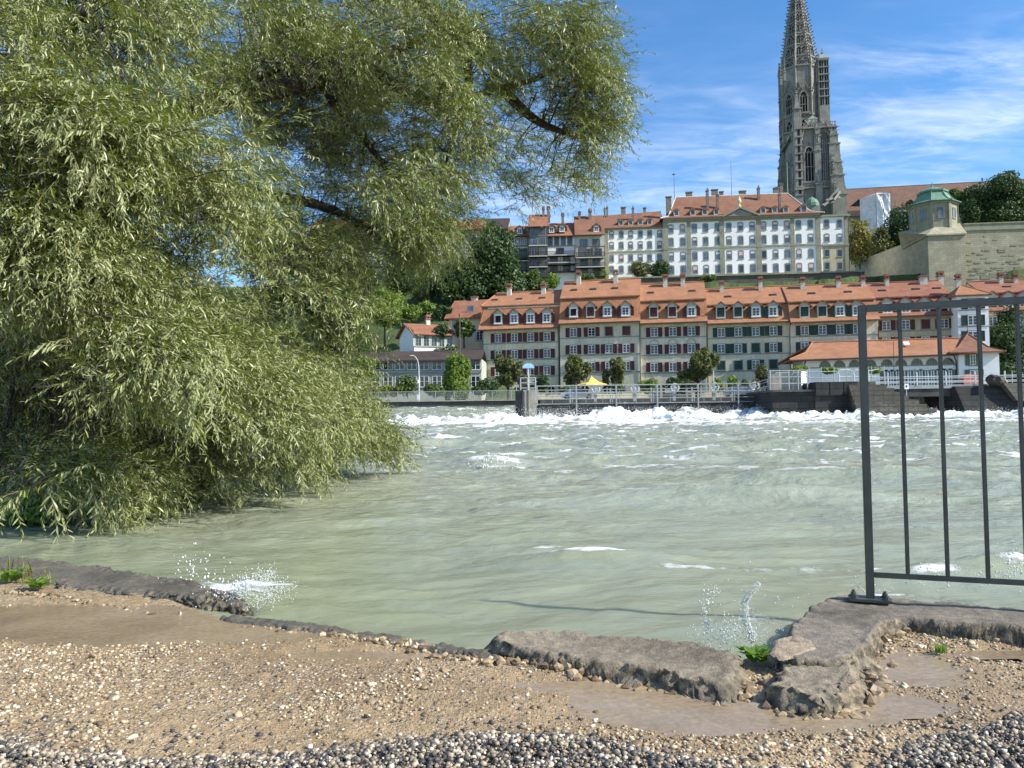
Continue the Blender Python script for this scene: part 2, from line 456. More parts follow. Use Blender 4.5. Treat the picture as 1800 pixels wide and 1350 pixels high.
def shutter_mesh(w, h, mat):
    def fn():
        b = MB(); b.box(-w/2, w/2, -.03, .01, -h/2, h/2)
        t = .07
        b.box(-w/2, -w/2+t, -.055, -.031, -h/2, h/2); b.box(w/2-t, w/2, -.055, -.031, -h/2, h/2)
        for z0 in (-h/2, -t/2, h/2-t): b.box(-w/2+t, w/2-t, -.055, -.031, z0, z0+t)
        return b.mesh('shutter', M[mat])
    return cached(('sh', round(w, 2), round(h, 2), mat), fn)
def window(par, x, z, w, h, y=0.0, shut=None, state='open', frame='window_white', surround='trim_grey', pane='glass', arch=False, blind=0, hb=2, cross=True, name='window', sw=None):
    o = link(name, frame_mesh(w, h, frame, surround, arch, hb, cross), par, (x, y, z))
    if state == 'closed':
        link('shutter', shutter_mesh(w, h, shut), o, (0, -.055, 0))
        return o
    if state != 'gap':
        link('pane', pane_mesh(w, h, pane), o)
    else:
        link('pane', pane_mesh(w, h, 'void'), o)
    if blind:
        bh = h * blind
        link('blind', cached(('bl', round(w, 2), round(bh, 2), frame), lambda: MB().box(-w/2+.09, w/2-.09, -.03, -.014, -bh/2, bh/2).mesh('blind', M['blind_pink' if blind > .4 else 'blind'])), o, (0, 0, h/2-bh/2-.04))
    if shut:
        sw = sw or w*.56
        for sx in (-1, 1):
            if state == 'half' and sx > 0: continue
            link('shutter', shutter_mesh(sw, h+.1, shut), o, (sx*(w/2+.05+sw/2), -.07, 0))
    return o
def chimney(par, x, y, z0, z1, w, d, wall='chimney_wall', cap='chimney_cap', kind='block'):
    b = MB(); b.box(-w/2, w/2, -d/2, d/2, z0, z1)
    o = b.build('chimney', M[wall], par, loc=(x, y, 0))
    c = MB()
    if kind == 'block':
        c.box(-w/2-.12, w/2+.12, -d/2-.12, d/2+.12, z1+.002, z1+.14)
        h = .62
        for sx in (-1, 1): c.box(sx*(w/2-.1)-.09, sx*(w/2-.1)+.09, -d/2+.02, d/2-.02, z1+.142, z1+.40)
        c.ext([(-w/2-.1, -d/2-.08, z1+.402), (w/2+.1, -d/2-.08, z1+.402), (w/2+.02, -d/2-.08, z1+h+.1), (-w/2-.02, -d/2-.08, z1+h+.1)], (0, d+.16, 0))
    elif kind == 'flat':
        c.box(-w/2-.12, w/2+.12, -d/2-.12, d/2+.12, z1+.002, z1+.22)
    else:
        c.box(-w/2-.1, w/2+.1, -d/2-.1, d/2+.1, z1+.002, z1+.12)
        c.ext([(-w/2, -d/2, z1+.122), (w/2, -d/2, z1+.122), (0, -d/2, z1+w+.35)], (0, d, 0))
    c.build('chimney_cap', M[cap], o)
    return o
def dormer(par, x, y, zc, ww, wh, depth, shut, state, gable='dormer_wall', tile='tile_new', rw=2.0, rh=.78):
    """gabled dormer; front wall in the plane y, window centred on zc"""
    fw = ww + .32; zb = zc - wh/2 - .25; zt = zc + wh/2 + .12
    b = MB()
    b.box(-fw/2, -ww/2-.01, 0, .12, zb, zt); b.box(ww/2+.01, fw/2, 0, .12, zb, zt)
    b.box(-fw/2, fw/2, .0, .12, zt+.002, zt+.12)
    b.box(-ww/2-.01, ww/2+.01, .0, .12, zb, zc-wh/2-.01)
    b.box(-fw/2, -fw/2+.1, .122, depth, zb, zt+.1); b.box(fw/2-.1, fw/2, .122, depth, zb, zt+.1)
    b.ext([(-rw/2+.14, .02, zt+.10), (rw/2-.14, .02, zt+.10), (0, .02, zt+rh)], (0, .1, 0))
    b.box(-ww/2, ww/2, .35, .4, zc-wh/2, zt, 1)
    o = b.build('dormer', [M[gable], M['void']], par, loc=(x, y, 0))
    r = MB()
    for s in (-1, 1):
        pts = [(0, -.28, zt+rh+.10), (s*rw/2, -.28, zt+.06), (s*rw/2, depth+.2, zt+.06), (0, depth+.9, zt+rh+.10)]
        r.slab(pts, .09)
    r.build('dormer_roof', M[tile], o)
    if state == 'closed':
        link('shutter', shutter_mesh(ww, wh, shut), o, (0, .06, zc))
    else:
        link('window_frame', frame_mesh(ww, wh, 'window_white', 'window_white', False, 2, state != 'gap'), o, (0, .04, zc))
        link('pane', pane_mesh(ww, wh, 'void' if state == 'gap' else 'glass'), o, (0, .05, zc))
        for s in (-1, 1): link('shutter', shutter_mesh(.5, wh+.08, shut), o, (s*(fw/2+.28), .06, zc))
    return o
def pathpipe(par, pts, r=.055, mat='copper_pipe', name='downpipe'):
    return MB().pathtube(pts, r, 6).build(name, M[mat], par)

BASE = 2.9
def row_house(label, off, uL, uR, eave, kink, ridge, cols, rows, uref, shut, dorms, dstate, wall, tile='tile_new', hipL=False, closed=(), gaps=(), base=BASE,
              skyl=(), chims=(), archs=(), vdor=549, ww=1.0, wh=1.22, name='row_house', arched_row=None, low=None, dw=.95):
    P = Plane(0, 111 + off, ROWA)
    um = (uL + uR) / 2
    xL = P.hit(uL, 620)[0]; xR = P.hit(uR, 620)[0]; W = xR - xL
    root_p = P.world(xL, 0, 0)
    root = empty(name, root_p, ROWA, label, 'house', 'riverside row houses with orange roofs')
    X = lambda u, v=600, y=0.0: P.hit(u, v, y)[0] - xL
    Z = lambda u, v, y=0.0: P.hit(u, v, y)[1]
    OV = .85
    ze = (Z(uL, eave[0], -OV) + Z(uR, eave[1], -OV)) / 2
    ky = 1.35
    zk = (Z(uL, kink[0], ky-.2) + Z(uR, kink[1], ky-.2)) / 2
    ry = 6.4
    zr = (Z(ridge[0], ridge[1], ry) + Z(ridge[2], ridge[3], ry)) / 2
    back = 2*ry
    # wall with gable profile
    prof = [(0, base), (0, ze+.12), (ky, zk-.25), (ry, zr-.2), (back, ze), (back, base)]
    b = MB()
    if hipL:
        b.box(0, W, 0, back, base, ze+.12); b.box(.4, W, ky-.2, back-1, ze+.13, zk-.25)
        b.ext([(W-.3, y, z) for y, z in prof], (.3, 0, 0))
    else:
        b.ext([(0, y, z) for y, z in prof], (W, 0, 0))
    b.build('wall', M[wall], root)
    # roofs
    rl = MB(); oL = .55 if hipL else 0.06; oR = .06
    t = .16
    # lower slope with a slight bell-cast
    m1 = (-OV+.75, ze + .62)
    for (ya, za), (yb, zb) in (((-OV, ze), m1), (m1, (ky, zk-.05))):
        rl.slab([(-oL, ya, za), (W+oR, ya, za), (W+oR, yb, zb), (-oL if ya == -OV else -oL+.1, yb, zb)], t)
    if hipL:
        rl.slab([(-oL, -OV, ze), (-oL+.5, ky, zk-.05), (-oL+.5, back-ky, zk-.05), (-oL, back+.5, ze)], t)
    rl.build('lower_roof', M[tile], root)
    ru = MB(); kf = ky-.28
    if hipL:
        xr = X(ridge[0], ridge[1], ry)
        ru.slab([(-oL, kf, zk), (W+oR, kf, zk), (W+oR, ry, zr), (xr, ry, zr)], t)
        ru.slab([(-oL, kf, zk), (xr, ry, zr), (-oL, back-kf, zk)], t)
        ru.slab([(xr, ry, zr), (W+oR, ry, zr), (W+oR, back-kf, zk), (-oL, back-kf, zk)], t)
        ru.tube((-oL, kf, zk+.03), (xr, ry, zr+.03), .11, 6, m=0)
        xr0 = xr
    else:
        ru.slab([(-oL, kf, zk), (W+oR, kf, zk), (W+oR, ry, zr), (-oL, ry, zr)], t)
        ru.slab([(-oL, ry, zr), (W+oR, ry, zr), (W+oR, back+.5, ze), (-oL, back+.5, ze)], t)
        xr0 = -oL
    ru.tube((xr0, ry, zr+.03), (W+oR, ry, zr+.03), .12, 6)
    ru.build('upper_roof', M[tile], root)
    MB().box(-oL, W+oR, -OV-.10, -OV+.02, ze-.20, ze-.06).box(-oL, W+oR, kf-.05, kf+.03, zk-.2, zk-.165).build('gutter', M['copper_pipe'], root)
    MB().box(-oL+.02, W+oR-.02, -OV+.05, -.002, ze-.05, ze+.0).build('soffit', M['dormer_wall'], root)
    # windows
    zs = [Z(uref, v) for v in rows]
    for ri, z in enumerate(zs):
        for ci, u in enumerate(cols):
            st = 'closed' if (ri, ci) in closed else ('gap' if (ri, ci) in gaps else 'open')
            hh = wh if ri < 3 else wh
            window(root, X(u, rows[ri]), z, ww, hh, 0, shut, st, pane='glass' if (ri*3+ci*5) % 7 else 'curtain')
            if arched_row == ri:
                am = cached(('arch', ), lambda: MB().pathtube([(.62*math.cos(math.pi*i/10), -.03, .62*math.sin(math.pi*i/10)) for i in range(11)], .045, 4).mesh('blind_arch', M['trim_grey']))
                link('blind_arch', am, root, (X(u, rows[ri]), 0, z+hh/2+.15))
    if len(zs) > 1:
        c = MB()
        for i in range(len(zs)):
            zz = zs[i] - wh/2 - .27
            c.box(.0, W, -.06, .01, zz, zz+.12)
        c.build('string_course', M['trim_grey'], root)
    # ground floor arches
    if archs:
        za = base + .1
        for u, r_ in archs:
            n = 8
            pts = [(-r_, -.02, 0), (r_, -.02, 0)] + [(r_*math.cos(math.pi*i/n), -.02, 1.15 + r_*math.sin(math.pi*i/n)) for i in range(n+1)]
            am = cached(('ad', r_), lambda: MB().ext(pts, (0, .04, 0)).mesh('arched_door', M['void']))
            d = link('arched_door', am, root, (X(u, 676), 0, za))
            link('door_frame', cached(('adf', r_), lambda: MB().box(-.05, .05, -.05, -.021, 0, 1.15+r_*.95).box(-r_+.02, -r_+.12, -.05, -.021, 0, 1.15).box(r_-.12, r_-.02, -.05, -.021, 0, 1.15).box(-r_+.12, -.05, -.05, -.021, 1.1, 1.2).box(.05, r_-.12, -.05, -.021, 1.1, 1.2).mesh('door_frame', M['window_white'])), d)
    # dormers
    for i, (u, st) in enumerate(zip(dorms, dstate)):
        dormer(root, X(u, vdor, -.25), -.25, Z(u, vdor + (i-(len(dorms)-1)/2)*-.7, -.25), dw, 1.15, 1.5, shut, st, tile=tile)
    # roof hatches
    for u, v in skyl:
        f = .45
        yy = kf + (ry-kf)*f
        zz = zk + (zr-zk)*f
        sl = (zr-zk)/(ry-kf)
        b = MB(); b.hexa([(-.45, yy-.25, zz-.25*sl+.0), (.45, yy-.25, zz-.25*sl), (.45, yy+.35, zz+.35*sl), (-.45, yy+.35, zz+.35*sl)],
                         [(-.45, yy-.25, zz-.25*sl+.22), (.45, yy-.25, zz-.25*sl+.22), (.45, yy+.35, zz+.35*sl+.06), (-.45, yy+.35, zz+.35*sl+.06)])
        b.build('roof_hatch', M['dark_metal'], root, loc=(X(u, v, yy), 0, 0))
    for ch in chims:
        u, vt, w = ch[:3]; kind = ch[3] if len(ch) > 3 else 'block'
        yy = ry - .9 if kind != 'back' else ry + 1.2
        z1 = Z(u, vt, yy)
        chimney(root, X(u, vt, yy), yy, zr-1.2, z1-.6, w, .7, kind='block' if kind == 'back' else kind)
    # downpipe at the right edge
    pathpipe(root, [(W-.02, -OV, ze-.15), (W-.05, -.35, ze-.9), (W-.06, -.10, ze-1.2), (W-.06, -.10, base)])
    return root, P, xL, ze, zk, zr

ROWA = math.atan(-0.2)
row_house('leftmost row house with hipped orange roof, dark red shutters and a tree before it', 0.0, 850, 983.5, (579, 574.4), (538, 533), (875, 515.5, 964, 512),
          (876, 904.4, 932.7, 961.8), (593.5, 623, 652.5), 904, 'shutter_red', (875.5, 903.5, 932.5, 961), ('gap', 'open', 'open', 'open'), 'plaster', hipL=True,
          skyl=((870, 531), (913, 529.5), (953, 528)), chims=((895, 500, .62), (955, 499, .62)), archs=((888, .55), (908, .55), (969, .55)), vdor=560)
row_house('tallest red-shuttered row house with high orange roof behind the yellow parasol', -.35, 984.5, 1126, (568.9, 562.7), (524.4, 518.2), (985, 496.7, 1122, 489),
          (1008, 1040, 1070.5, 1101), (583.5, 614, 644.5), 1040, 'shutter_red', (1008, 1038, 1067.5, 1099.5), ('gap', 'closed', 'open', 'open'), 'plaster_b',
          closed=((0, 2), (0, 3)), gaps=((0, 1),), skyl=((1009, 514), (1043, 512.5), (1081, 510.5)), chims=((1017, 478, .62), (1082, 476, .62)),
          archs=((1007, .62), (1028, .62), (1067, .62), (1087, .62)), vdor=548)
row_house('row house with three red-shuttered window columns and blind arches over its windows', 0.1, 1126.5, 1244, (568, 563.8), (528.4, 524.4), (1131, 501, 1240, 494.4),
          (1150, 1182.7, 1215.5), (583, 613.5, 645), 1182, 'shutter_red', (1149, 1182, 1215.5), ('closed', 'closed', 'open'), 'plaster_c',
          skyl=((1144, 520), (1217, 517)), chims=((1169, 484, .62), (1200, 483, .62)), archs=((1163, .55), (1195, .55)), vdor=548.5, arched_row=1)
row_house('green-shuttered row house just left of the low arcaded hall', 0.3, 1244.5, 1390, (569, 563), (535.5, 530.7), (1245, 510, 1388, 501),
          (1267.8, 1297.8, 1328.4, 1359.6), (583, 612, 641.5), 1312, 'shutter_green', (1267, 1297.5, 1329, 1359), ('closed', 'closed', 'open', 'open'), 'plaster',
          closed=((1, 2), (2, 0), (2, 1), (2, 3)), skyl=((1280, 527), (1359, 523)), chims=((1268, 495, .55), (1336, 488, .55)), archs=((1352, .62),), vdor=548.5)
row_house('green-shuttered row house rising right behind the low arcaded hall', -.3, 1390.5, 1545.5, (566, 560.4), (529, 525), (1392, 502.9, 1538, 496.7),
          (1414.4, 1445.6, 1476.7, 1506.7), (580, 609), 1445, 'shutter_green', (1414.4, 1445.6, 1476.7, 1506.7), ('closed', 'closed', 'open', 'open'), 'plaster_c',
          skyl=((1427, 522), (1491, 519)), chims=((1410, 489, .6), (1473, 487, .6), (1516, 486, .5)), vdor=547.5)
row_house('yellowish red-shuttered row house behind the foreground railing', 1.2, 1546, 1683, (557, 550), (522, 518), (1548, 499, 1680, 491),
          (1558, 1592, 1627, 1660), (571, 601), 1592, 'shutter_red', (1560, 1592, 1626, 1660), ('open', 'open', 'open', 'gap'), 'plaster_yellow', tile='tile_brown',
          closed=((0, 2),), skyl=((1551, 514), (1610, 512), (1647, 510)), chims=((1558, 484, .5), (1622, 480, .95, 'flat'), (1652, 479, .7, 'back')), vdor=541)
row_house('far right row house with brown roof and shuttered dormers partly behind a dark tree', 2.2, 1738, 1880, (546, 541), (514, 510), (1738, 494.5, 1880, 489),
          (1745, 1772, 1800, 1830), (564, 592, 622), 1772, 'shutter_green', (1745, 1773, 1800, 1830), ('closed', 'open', 'open', 'open'), 'plaster_c', tile='tile_brown',
          closed=(), skyl=((1770, 506),), chims=((1758, 481, .5), (1784, 482, .5), (1828, 480, .5)), vdor=531.5)

# pale tower-like house between the last two
P = Plane(0, 109.6, ROWA)
def pyramid_house():
    xL = P.hit(1684, 560)[0]; xR = P.hit(1738, 560)[0]; W = xR - xL
    root = empty('corner_house', P.world(xL), ROWA, 'narrow pale house with small pyramid roof rising beside the dark tree', 'house')
    X = lambda u, v=560, y=0: P.hit(u, v, y)[0]-xL
    Z = lambda u, v, y=0: P.hit(u, v, y)[1]
    ze = Z(1708, 517.5, -.3); za = Z(1697, 500, 2)
    MB().box(0, W, 0, 7, BASE, ze-.02).build('wall', M['plaster_white'], root)
    r = MB(); ax = W*.35
    c = [(-.35, -.35, ze), (W+.3, -.35, ze), (W+.3, 7.3, ze), (-.35, 7.3, ze)]; a = (ax, 2.2, za)
    for i in range(4): r.slab([c[i], c[(i+1) % 4], a], .12)
    r.tube(c[0], a, .09); r.tube(c[1], a, .09)
    r.build('roof', M['tile_new'], root)
    for v in (534, 563, 591):
        window(root, X(1710, v), Z(1710, v), 1.15, 1.25, 0, 'shutter_green', 'open', sw=.75)
    MB().box(.0, W, -.06, .01, Z(1710, 545)-.06, Z(1710, 545)+.06).box(.0, W, -.06, .01, Z(1710, 574)-.06, Z(1710, 574)+.06).build('string_course', M['trim_grey'], root)
    MB().box(-.36, W+.3, -.44, -.36, ze-.22, ze-.10).build('gutter', M['copper_pipe'], root)
    chimney(root, ax+.1, 3.5, za-1.5, za+.9, .55, .55)
pyramid_house()

# ------------------------------------------------------------------ low arcaded hall with end pavilion
HALLP = Plane(0, 96, ROWA)
def hall():
    P = HALLP
    xL = P.hit(1413, 650)[0]; xM = P.hit(1682, 650)[0]; xR = P.hit(1753, 650)[0]
    root = empty('arcaded_hall', P.world(xL), ROWA, 'long low white hall with orange roof and nine half-round windows', 'building')
    X = lambda u, v=640, y=0: P.hit(u, v, y)[0]-xL
    Z = lambda u, v, y=0: P.hit(u, v, y)[1]
    Wm, W = xM-xL, xR-xL
    OV = 1.2
    ze = Z(1550, 624.5, -OV)
    zr = Z(1560, 598.5, 4.2)
    MB().box(0, Wm, 0, 8, 2.2, ze+.1).build('wall', M['plaster_white'], root)
    MB().box(Wm+.002, W, -.6, 8.5, 2.2, ze+.3).build('pavilion_wall', M['plaster_white'], root)
    r = MB(); xr = X(1428, 603, 4.2)
    x0 = X(1388, 631, -OV)
    mids = (1.0, ze + (zr-ze)*.30)
    # bell-cast main roof
    xe = X(1686, 600, 4.2)
    r.slab([(x0, -OV, ze-.25), (Wm+1.5, -OV, ze), (Wm+1.5, mids[0], mids[1]), (x0+(xr-x0)*.62, mids[0], mids[1])], .15)
    r.slab([(x0+(xr-x0)*.62, mids[0], mids[1]), (Wm+1.5, mids[0], mids[1]), (xe+1.5, 4.2, zr), (xr, 4.2, zr)], .15)
    r.slab([(x0, -OV, ze-.25), (x0+(xr-x0)*.62, mids[0], mids[1]), (x0+(xr-x0)*.62, 7.4, mids[1]), (x0, 9.4, ze-.25)], .15)
    r.slab([(x0+(xr-x0)*.62, mids[0], mids[1]), (xr, 4.2, zr), (x0+(xr-x0)*.62, 7.4, mids[1])], .15)
    r.slab([(xr, 4.2, zr), (xe, 4.2, zr), (Wm, 9.4, ze), (x0, 9.4, ze)], .15)
    r.tube((x0, -OV, ze-.2), (x0+(xr-x0)*.62, mids[0], mids[1]+.05), .1); r.tube((x0+(xr-x0)*.62, mids[0], mids[1]+.05), (xr, 4.2, zr+.05), .1)
    r.tube((xr, 4.2, zr+.03), (xe, 4.2, zr+.03), .11)
    r.build('roof', M['tile_new'], root)
    # pavilion roof: bell-cast pyramid, left slope sees the sun-lit side
    q = MB(); xa = X(1703, 586, 3.5); za = Z(1703, 586.5, 3.5); zp = Z(1715, 618, -1.5)
    e = [(X(1669, 618, -1.6), -1.6, zp), (X(1768, 616, -1.6), -1.6, zp), (X(1768, 616, -1.6), 9.5, zp), (X(1669, 618, -1.6), 9.5, zp)]
    ap = (xa, 3.8, za)
    def lerp(a, b, t): return tuple(a[i]+(b[i]-a[i])*t for i in range(3))
    mid = [lerp(c, ap, .45) for c in e]; mid = [(x, y, z-.45) for x, y, z in mid]
    for i in range(4):
        j = (i+1) % 4
        q.slab([e[i], e[j], mid[j], mid[i]], .14); q.slab([mid[i], mid[j], ap], .14)
        q.tube(e[i], mid[i], .10); q.tube(mid[i], ap, .10)
    q.tube(ap, (ap[0], ap[1], ap[2]+1.2), .06, 6, .02)
    q.build('pavilion_roof', M['tile_old'], root)
    MB().tube((x0, -OV-.05, ze-.38), (Wm-.2, -OV-.05, ze-.14), .09).build('gutter', M['copper_pipe'], root)
    zs = Z(1600, 642.5)
    MB().box(.3, Wm, -.07, .01, zs-.08, zs+.03).build('string_course', M['trim_grey'], root)
    n = 10; rr = .60
    for u in (1450, 1475.5, 1502, 1530, 1558.9, 1584, 1611.5, 1638, 1666.7):
        x = X(u, 638)
        z0 = zs + .05
        o = link('lunette_window', cached(('lun',), lambda: MB().ext([(rr*math.cos(math.pi*i/n), -.012, rr*1.15*math.sin(math.pi*i/n)) for i in range(n+1)], (0, .03, 0)).mesh('lunette_window', M['glass'])), root, (x, 0, z0))
        link('window_frame', cached(('lunf',), lambda: MB().pathtube([(rr*math.cos(math.pi*i/n), -.03, rr*1.15*math.sin(math.pi*i/n)) for i in range(n+1)], .05, 4).box(-.02, .02, -.03, -.014, 0, rr*1.1).box(-.27, -.24, -.03, -.014, 0, rr).box(.24, .27, -.03, -.014, 0, rr).box(-rr, rr, -.05, -.014, -.04, .03).box(-rr*.9, rr*.9, -.03, -.0142, .28, .31).mesh('window_frame', M['trim_grey'])), o)
    zd = Z(1600, 662)
    for i in range(13):
        x = X(1547, 662) + i*(X(1680, 662)-X(1547, 662))/13 + .35
        window(root, x, zd-.35, .72, 2.1, 0, None, 'open', pane='glass', frame='shutter_sage', surround='window_white', hb=1, name='glazed_door')
    window(root, X(1710, 632, -.6), Z(1710, 632.5, -.6), .62, 1.15, -.6, 'shutter_sage', 'open', sw=.42)
    window(root, X(1712, 656, -.6), Z(1712, 656, -.6), .8, .7, -.6, 'shutter_sage', 'open', sw=.5)
    for u, v in ((1597, 602.5),):
        pass
    MB().hexa([(-.3, 1.9, 0), (.3, 1.9, 0), (.3, 2.4, .35), (-.3, 2.4, .35)], [(-.3, 1.9, .1), (.3, 1.9, .1), (.3, 2.4, .45), (-.3, 2.4, .45)]).build('skylight', M['window_white'], root, loc=(X(1594, 602, 2), 0, ze+(zr-ze)*.62))
    pathpipe(root, [(Wm-.7, -OV, ze-.15), (Wm-.2, -.5, ze-.8), (Wm-.06, -.12, ze-1.6), (Wm-.06, -.12, 2.3)], .07)
    pathpipe(root, [(X(1570.5, 602, -1.3), -1.3, zr-.6), (X(1571, 625, -1.3), -1.3, ze), (X(1571, 640, -.1), -.1, 2.3)], .03)
    pathpipe(root, [(.1, -.8, ze-.3), (-.1, -.3, ze-1.3), (-.1, -.12, 2.5)], .07)
hall()

# ------------------------------------------------------------------ white stately building on the terrace
WA = math.atan(-0.09)
def stately():
    P = Plane(0, 184, WA)
    xL = P.hit(1063, 440)[0]
    root = empty('stately_building', P.world(xL), WA, 'large white stately building with sandstone pilasters high above the row houses', 'building')
    X = lambda u, v=440, y=0: P.hit(u, v, y)[0]-xL
    Z = lambda u, v, y=0: P.hit(u, v, y)[1]
    x1, x2, x3 = X(1167), X(1441), X(1491.5)
    zb = 30.5
    zeL = Z(1110, 399, -.5); zeM = Z(1310, 379.5, -.6); zA = Z(1470, 380.5, -.4)
    MB().box(0, x1-.002, 0, 14, zb, zeL).build('left_wing_wall', M['plaster_white'], root)
    MB().box(x1, x2, -.35, 16, zb, zeM).build('wall', M['plaster_white'], root)
    MB().box(x2+.002, x3, -.1, 14, zb, zA).build('annex_wall', M['plaster_white'], root)
    zst = Z(1300, 434.7)
    # string courses, cornices
    c = MB()
    c.box(-.1, x1-.01, -.25, .001, zeL-.55, zeL-.02); c.box(-.1, x1-.01, -.18, .001, Z(1110, 442.6)-.2, Z(1110, 442.6)+.2)
    c.box(x1-.1, x2+.1, -.75, -.351, zeM-.95, zeM-.55); c.box(x1-.1, x2+.1, -1.0, -.351, zeM-.548, zeM-.02)
    c.box(x1-.05, x2+.05, -.55, -.351, zst-.22, zst+.22)
    c.box(x2+.11, x3+.1, -.35, -.101, Z(1465, 431)-.2, Z(1465, 431)+.2); c.box(x2+.11, x3+.4, -.6, 14.3, zA+.002, zA+.45)
    c.box(x1-.1, x2+.1, -.9, -.351, zb, Z(1300, 483)+.1)
    c.build('cornice', M['sandstone'], root)
    for u, w, y0 in ((1066, .9, 0), (1167+3, 1.2, -.35), (1211, .9, -.35), (1269, 1.1, -.35), (1333.5, 1.1, -.35), (1393, .9, -.35), (1438, 1.1, -.35), (1488, .8, -.1)):
        x = X(u); top = {0: zeL-.56, -.35: zeM-.96, -.1: zA-.01}[y0]
        MB().box(x-w/2, x+w/2, y0-.16, y0-.001, zb+.3, top).build('pilaster', M['sandstone'], root)
    MB().box(x2+.62, x3-.5, -.112, -.102, zb+.2, Z(1465, 431.5)-.2).build('annex_plinth', M['plaster_yellow'], root)
    rnd = random.Random(3)
    def win(u, v, yy, w, h, dark=False):
        bl = 0
        if not dark:
            t = rnd.random(); bl = .28 if t < .35 else (.5 if t < .5 else 0)
        window(root, X(u, v, yy), Z(u, v, yy), w, h, yy, None, 'open', frame='window_white' if False else 'trim_grey', surround='sandstone', pane='glass' if dark else 'glass_blue', arch=True, blind=bl, hb=1, cross=False)
    for r, v in enumerate((412.8, 432, 454.4, 474)):
        for i, u in enumerate((1075, 1092, 1108.6, 1125.6, 1142, 1159.4)):
            win(u, v + (i-1)*-.35, 0, .95, 1.45)
    for r, v in enumerate((401.7, 425, 450.5, 474.3)):
        for u in (1179, 1199.7, 1220.5, 1240, 1261, 1281, 1301.5, 1322, 1342, 1362.5, 1383, 1403.5, 1424.5):
            win(u + r*.5, v - (u-1220)*.0335*(1-.13*r), -.35, 1.08, 1.75, rnd.random() < .08)
    for r, v in enumerate((394, 418.5, 445, 467.5)):
        for u in (1453, 1475.5):
            win(u + r*.4, v, -.115, 1.05, 1.6, r > 1)
    # roofs
    rl = MB(); ry = 7
    zr = Z(1120, 377 - 1.5, ry)
    rl.slab([(-.3, -.5, zeL), (x1+.2, -.5, zeL), (x1+.2, ry, Z(1160, 371, ry)), (-.3, ry, Z(1066, 379, ry))], .2)
    rl.slab([(-.3, ry, Z(1066, 379, ry)), (x1+.2, ry, Z(1160, 371, ry)), (x1+.2, 14.5, zeL), (-.3, 14.5, zeL)], .2)
    rl.build('left_wing_roof', M['tile_old'], root)
    rm = MB(); ry = 8
    xa, xb = X(1187, 348, ry), X(1384, 340, ry); za = Z(1187, 347.5, ry); zb2 = Z(1384, 340, ry)
    za = zb2 = (za+zb2)/2
    e0, e1 = (x1-.8, -1.2, zeM+.02), (x2+.9, -1.2, zeM+.02)
    k0, k1 = (x1+1.3, .8, zeM+.9), (x2-1.6, .8, zeM+.9)
    rm.slab([e0, e1, k1, k0], .18); rm.slab([k0, k1, (xb, ry, zb2), (xa, ry, za)], .18)
    rm.slab([e1, (x2+.9, 17, zeM), (x2-1.6, 15.2, zeM+.9), k1], .18); rm.slab([k1, (x2-1.6, 15.2, zeM+.9), (xb, ry, zb2)], .18)
    rm.slab([(x1-.8, 17, zeM), e0, k0, (x1+1.3, 15.2, zeM+.9)], .18); rm.slab([(x1+1.3, 15.2, zeM+.9), k0, (xa, ry, za)], .18)
    rm.slab([(xa, ry, za), (xb, ry, zb2), (x2-1.6, 15.2, zeM+.9), (x1+1.3, 15.2, zeM+.9)], .18)
    rm.build('roof', M['tile_old'], root)
    MB().tube(k1, (xb, ry, zb2), .16).tube(e1, k1, .16).tube(e0, k0, .16).tube(k0, (xa, ry, za), .16).tube((xa, ry, za), (xb, ry, zb2), .16).build('roof_ridge', M['chimney_wall'], root)
    # pediment
    pa, pb, pc = X(1268.5, 380, -.9), X(1337, 378, -.9), X(1300, 365, -.9)
    zt = Z(1300, 365, -.9)
    MB().ext([(pa+.6, -.95, zeM+.02), (pb-.6, -.95, zeM+.02), (pc, -.95, zt-.35)], (0, 4.0, 0)).build('pediment', M['trim_grey'], root)
    g = MB(); g.hexa([(pa, -1.35, zeM+.03), (pa+.3, -1.35, zeM-.25), (pa+.3, 2.5, zeM-.25), (pa, 2.5, zeM+.03)], [(pc, -1.35, zt+.18), (pc, -1.35, zt-.22), (pc, 5, zt-.22), (pc, 5, zt+.18)])
    g.hexa([(pb-.3, -1.35, zeM-.25), (pb, -1.35, zeM+.03), (pb, 2.5, zeM+.03), (pb-.3, 2.5, zeM-.25)], [(pc+.01, -1.35, zt-.22), (pc+.01, -1.35, zt+.18), (pc+.01, 5, zt+.18), (pc+.01, 5, zt-.22)])
    g.build('pediment_cornice', M['sandstone'], root)
    ov = MB(); ov.ext([(.5*math.cos(2*math.pi*i/12), 0, .42*math.sin(2*math.pi*i/12)) for i in range(12)], (0, .1, 0))
    ov.build('oval_window', M['glass_blue'], root, loc=(pc, -1.05, Z(1300, 374.5, -1)))
    st = MB(); st.lathe((0, 0, 0), [(.45, 0), (.45, .4), (.25, .5), (.22, .9), (.5, 1.3), (.52, 1.7), (.28, 2.1), (.3, 2.4), (.12, 2.6)], 8)
    st.build('urn', M['plaster'], root, loc=(pc, -.6, zt+.1))
    # dormers
    def small_dormer(u, v, y, w, h):
        x = X(u, v, y); z = Z(u, v, y)
        b = MB(); b.box(-w/2-.18, -w/2, 0, 2.2, -h/2-.3, h/2+.12).box(w/2, w/2+.18, 0, 2.2, -h/2-.3, h/2+.12).box(-w/2, w/2, 0, .2, h/2+.002, h/2+.2).box(-w/2, w/2, .0, .2, -h/2-.3, -h/2)
        b.box(-w/2, w/2, .25, .3, -h/2, h/2, 1)
        o = b.build('dormer', [M['dormer_wall'], M['glass_blue']], root, loc=(x, y, z))
        MB().ext([(-w/2-.32, -.2, h/2+.15), (w/2+.32, -.2, h/2+.15), (w*.3, -.2, h/2+.55), (-w*.3, -.2, h/2+.55)], (0, 2.8, 0)).build('dormer_roof', M['tile_old'], o)
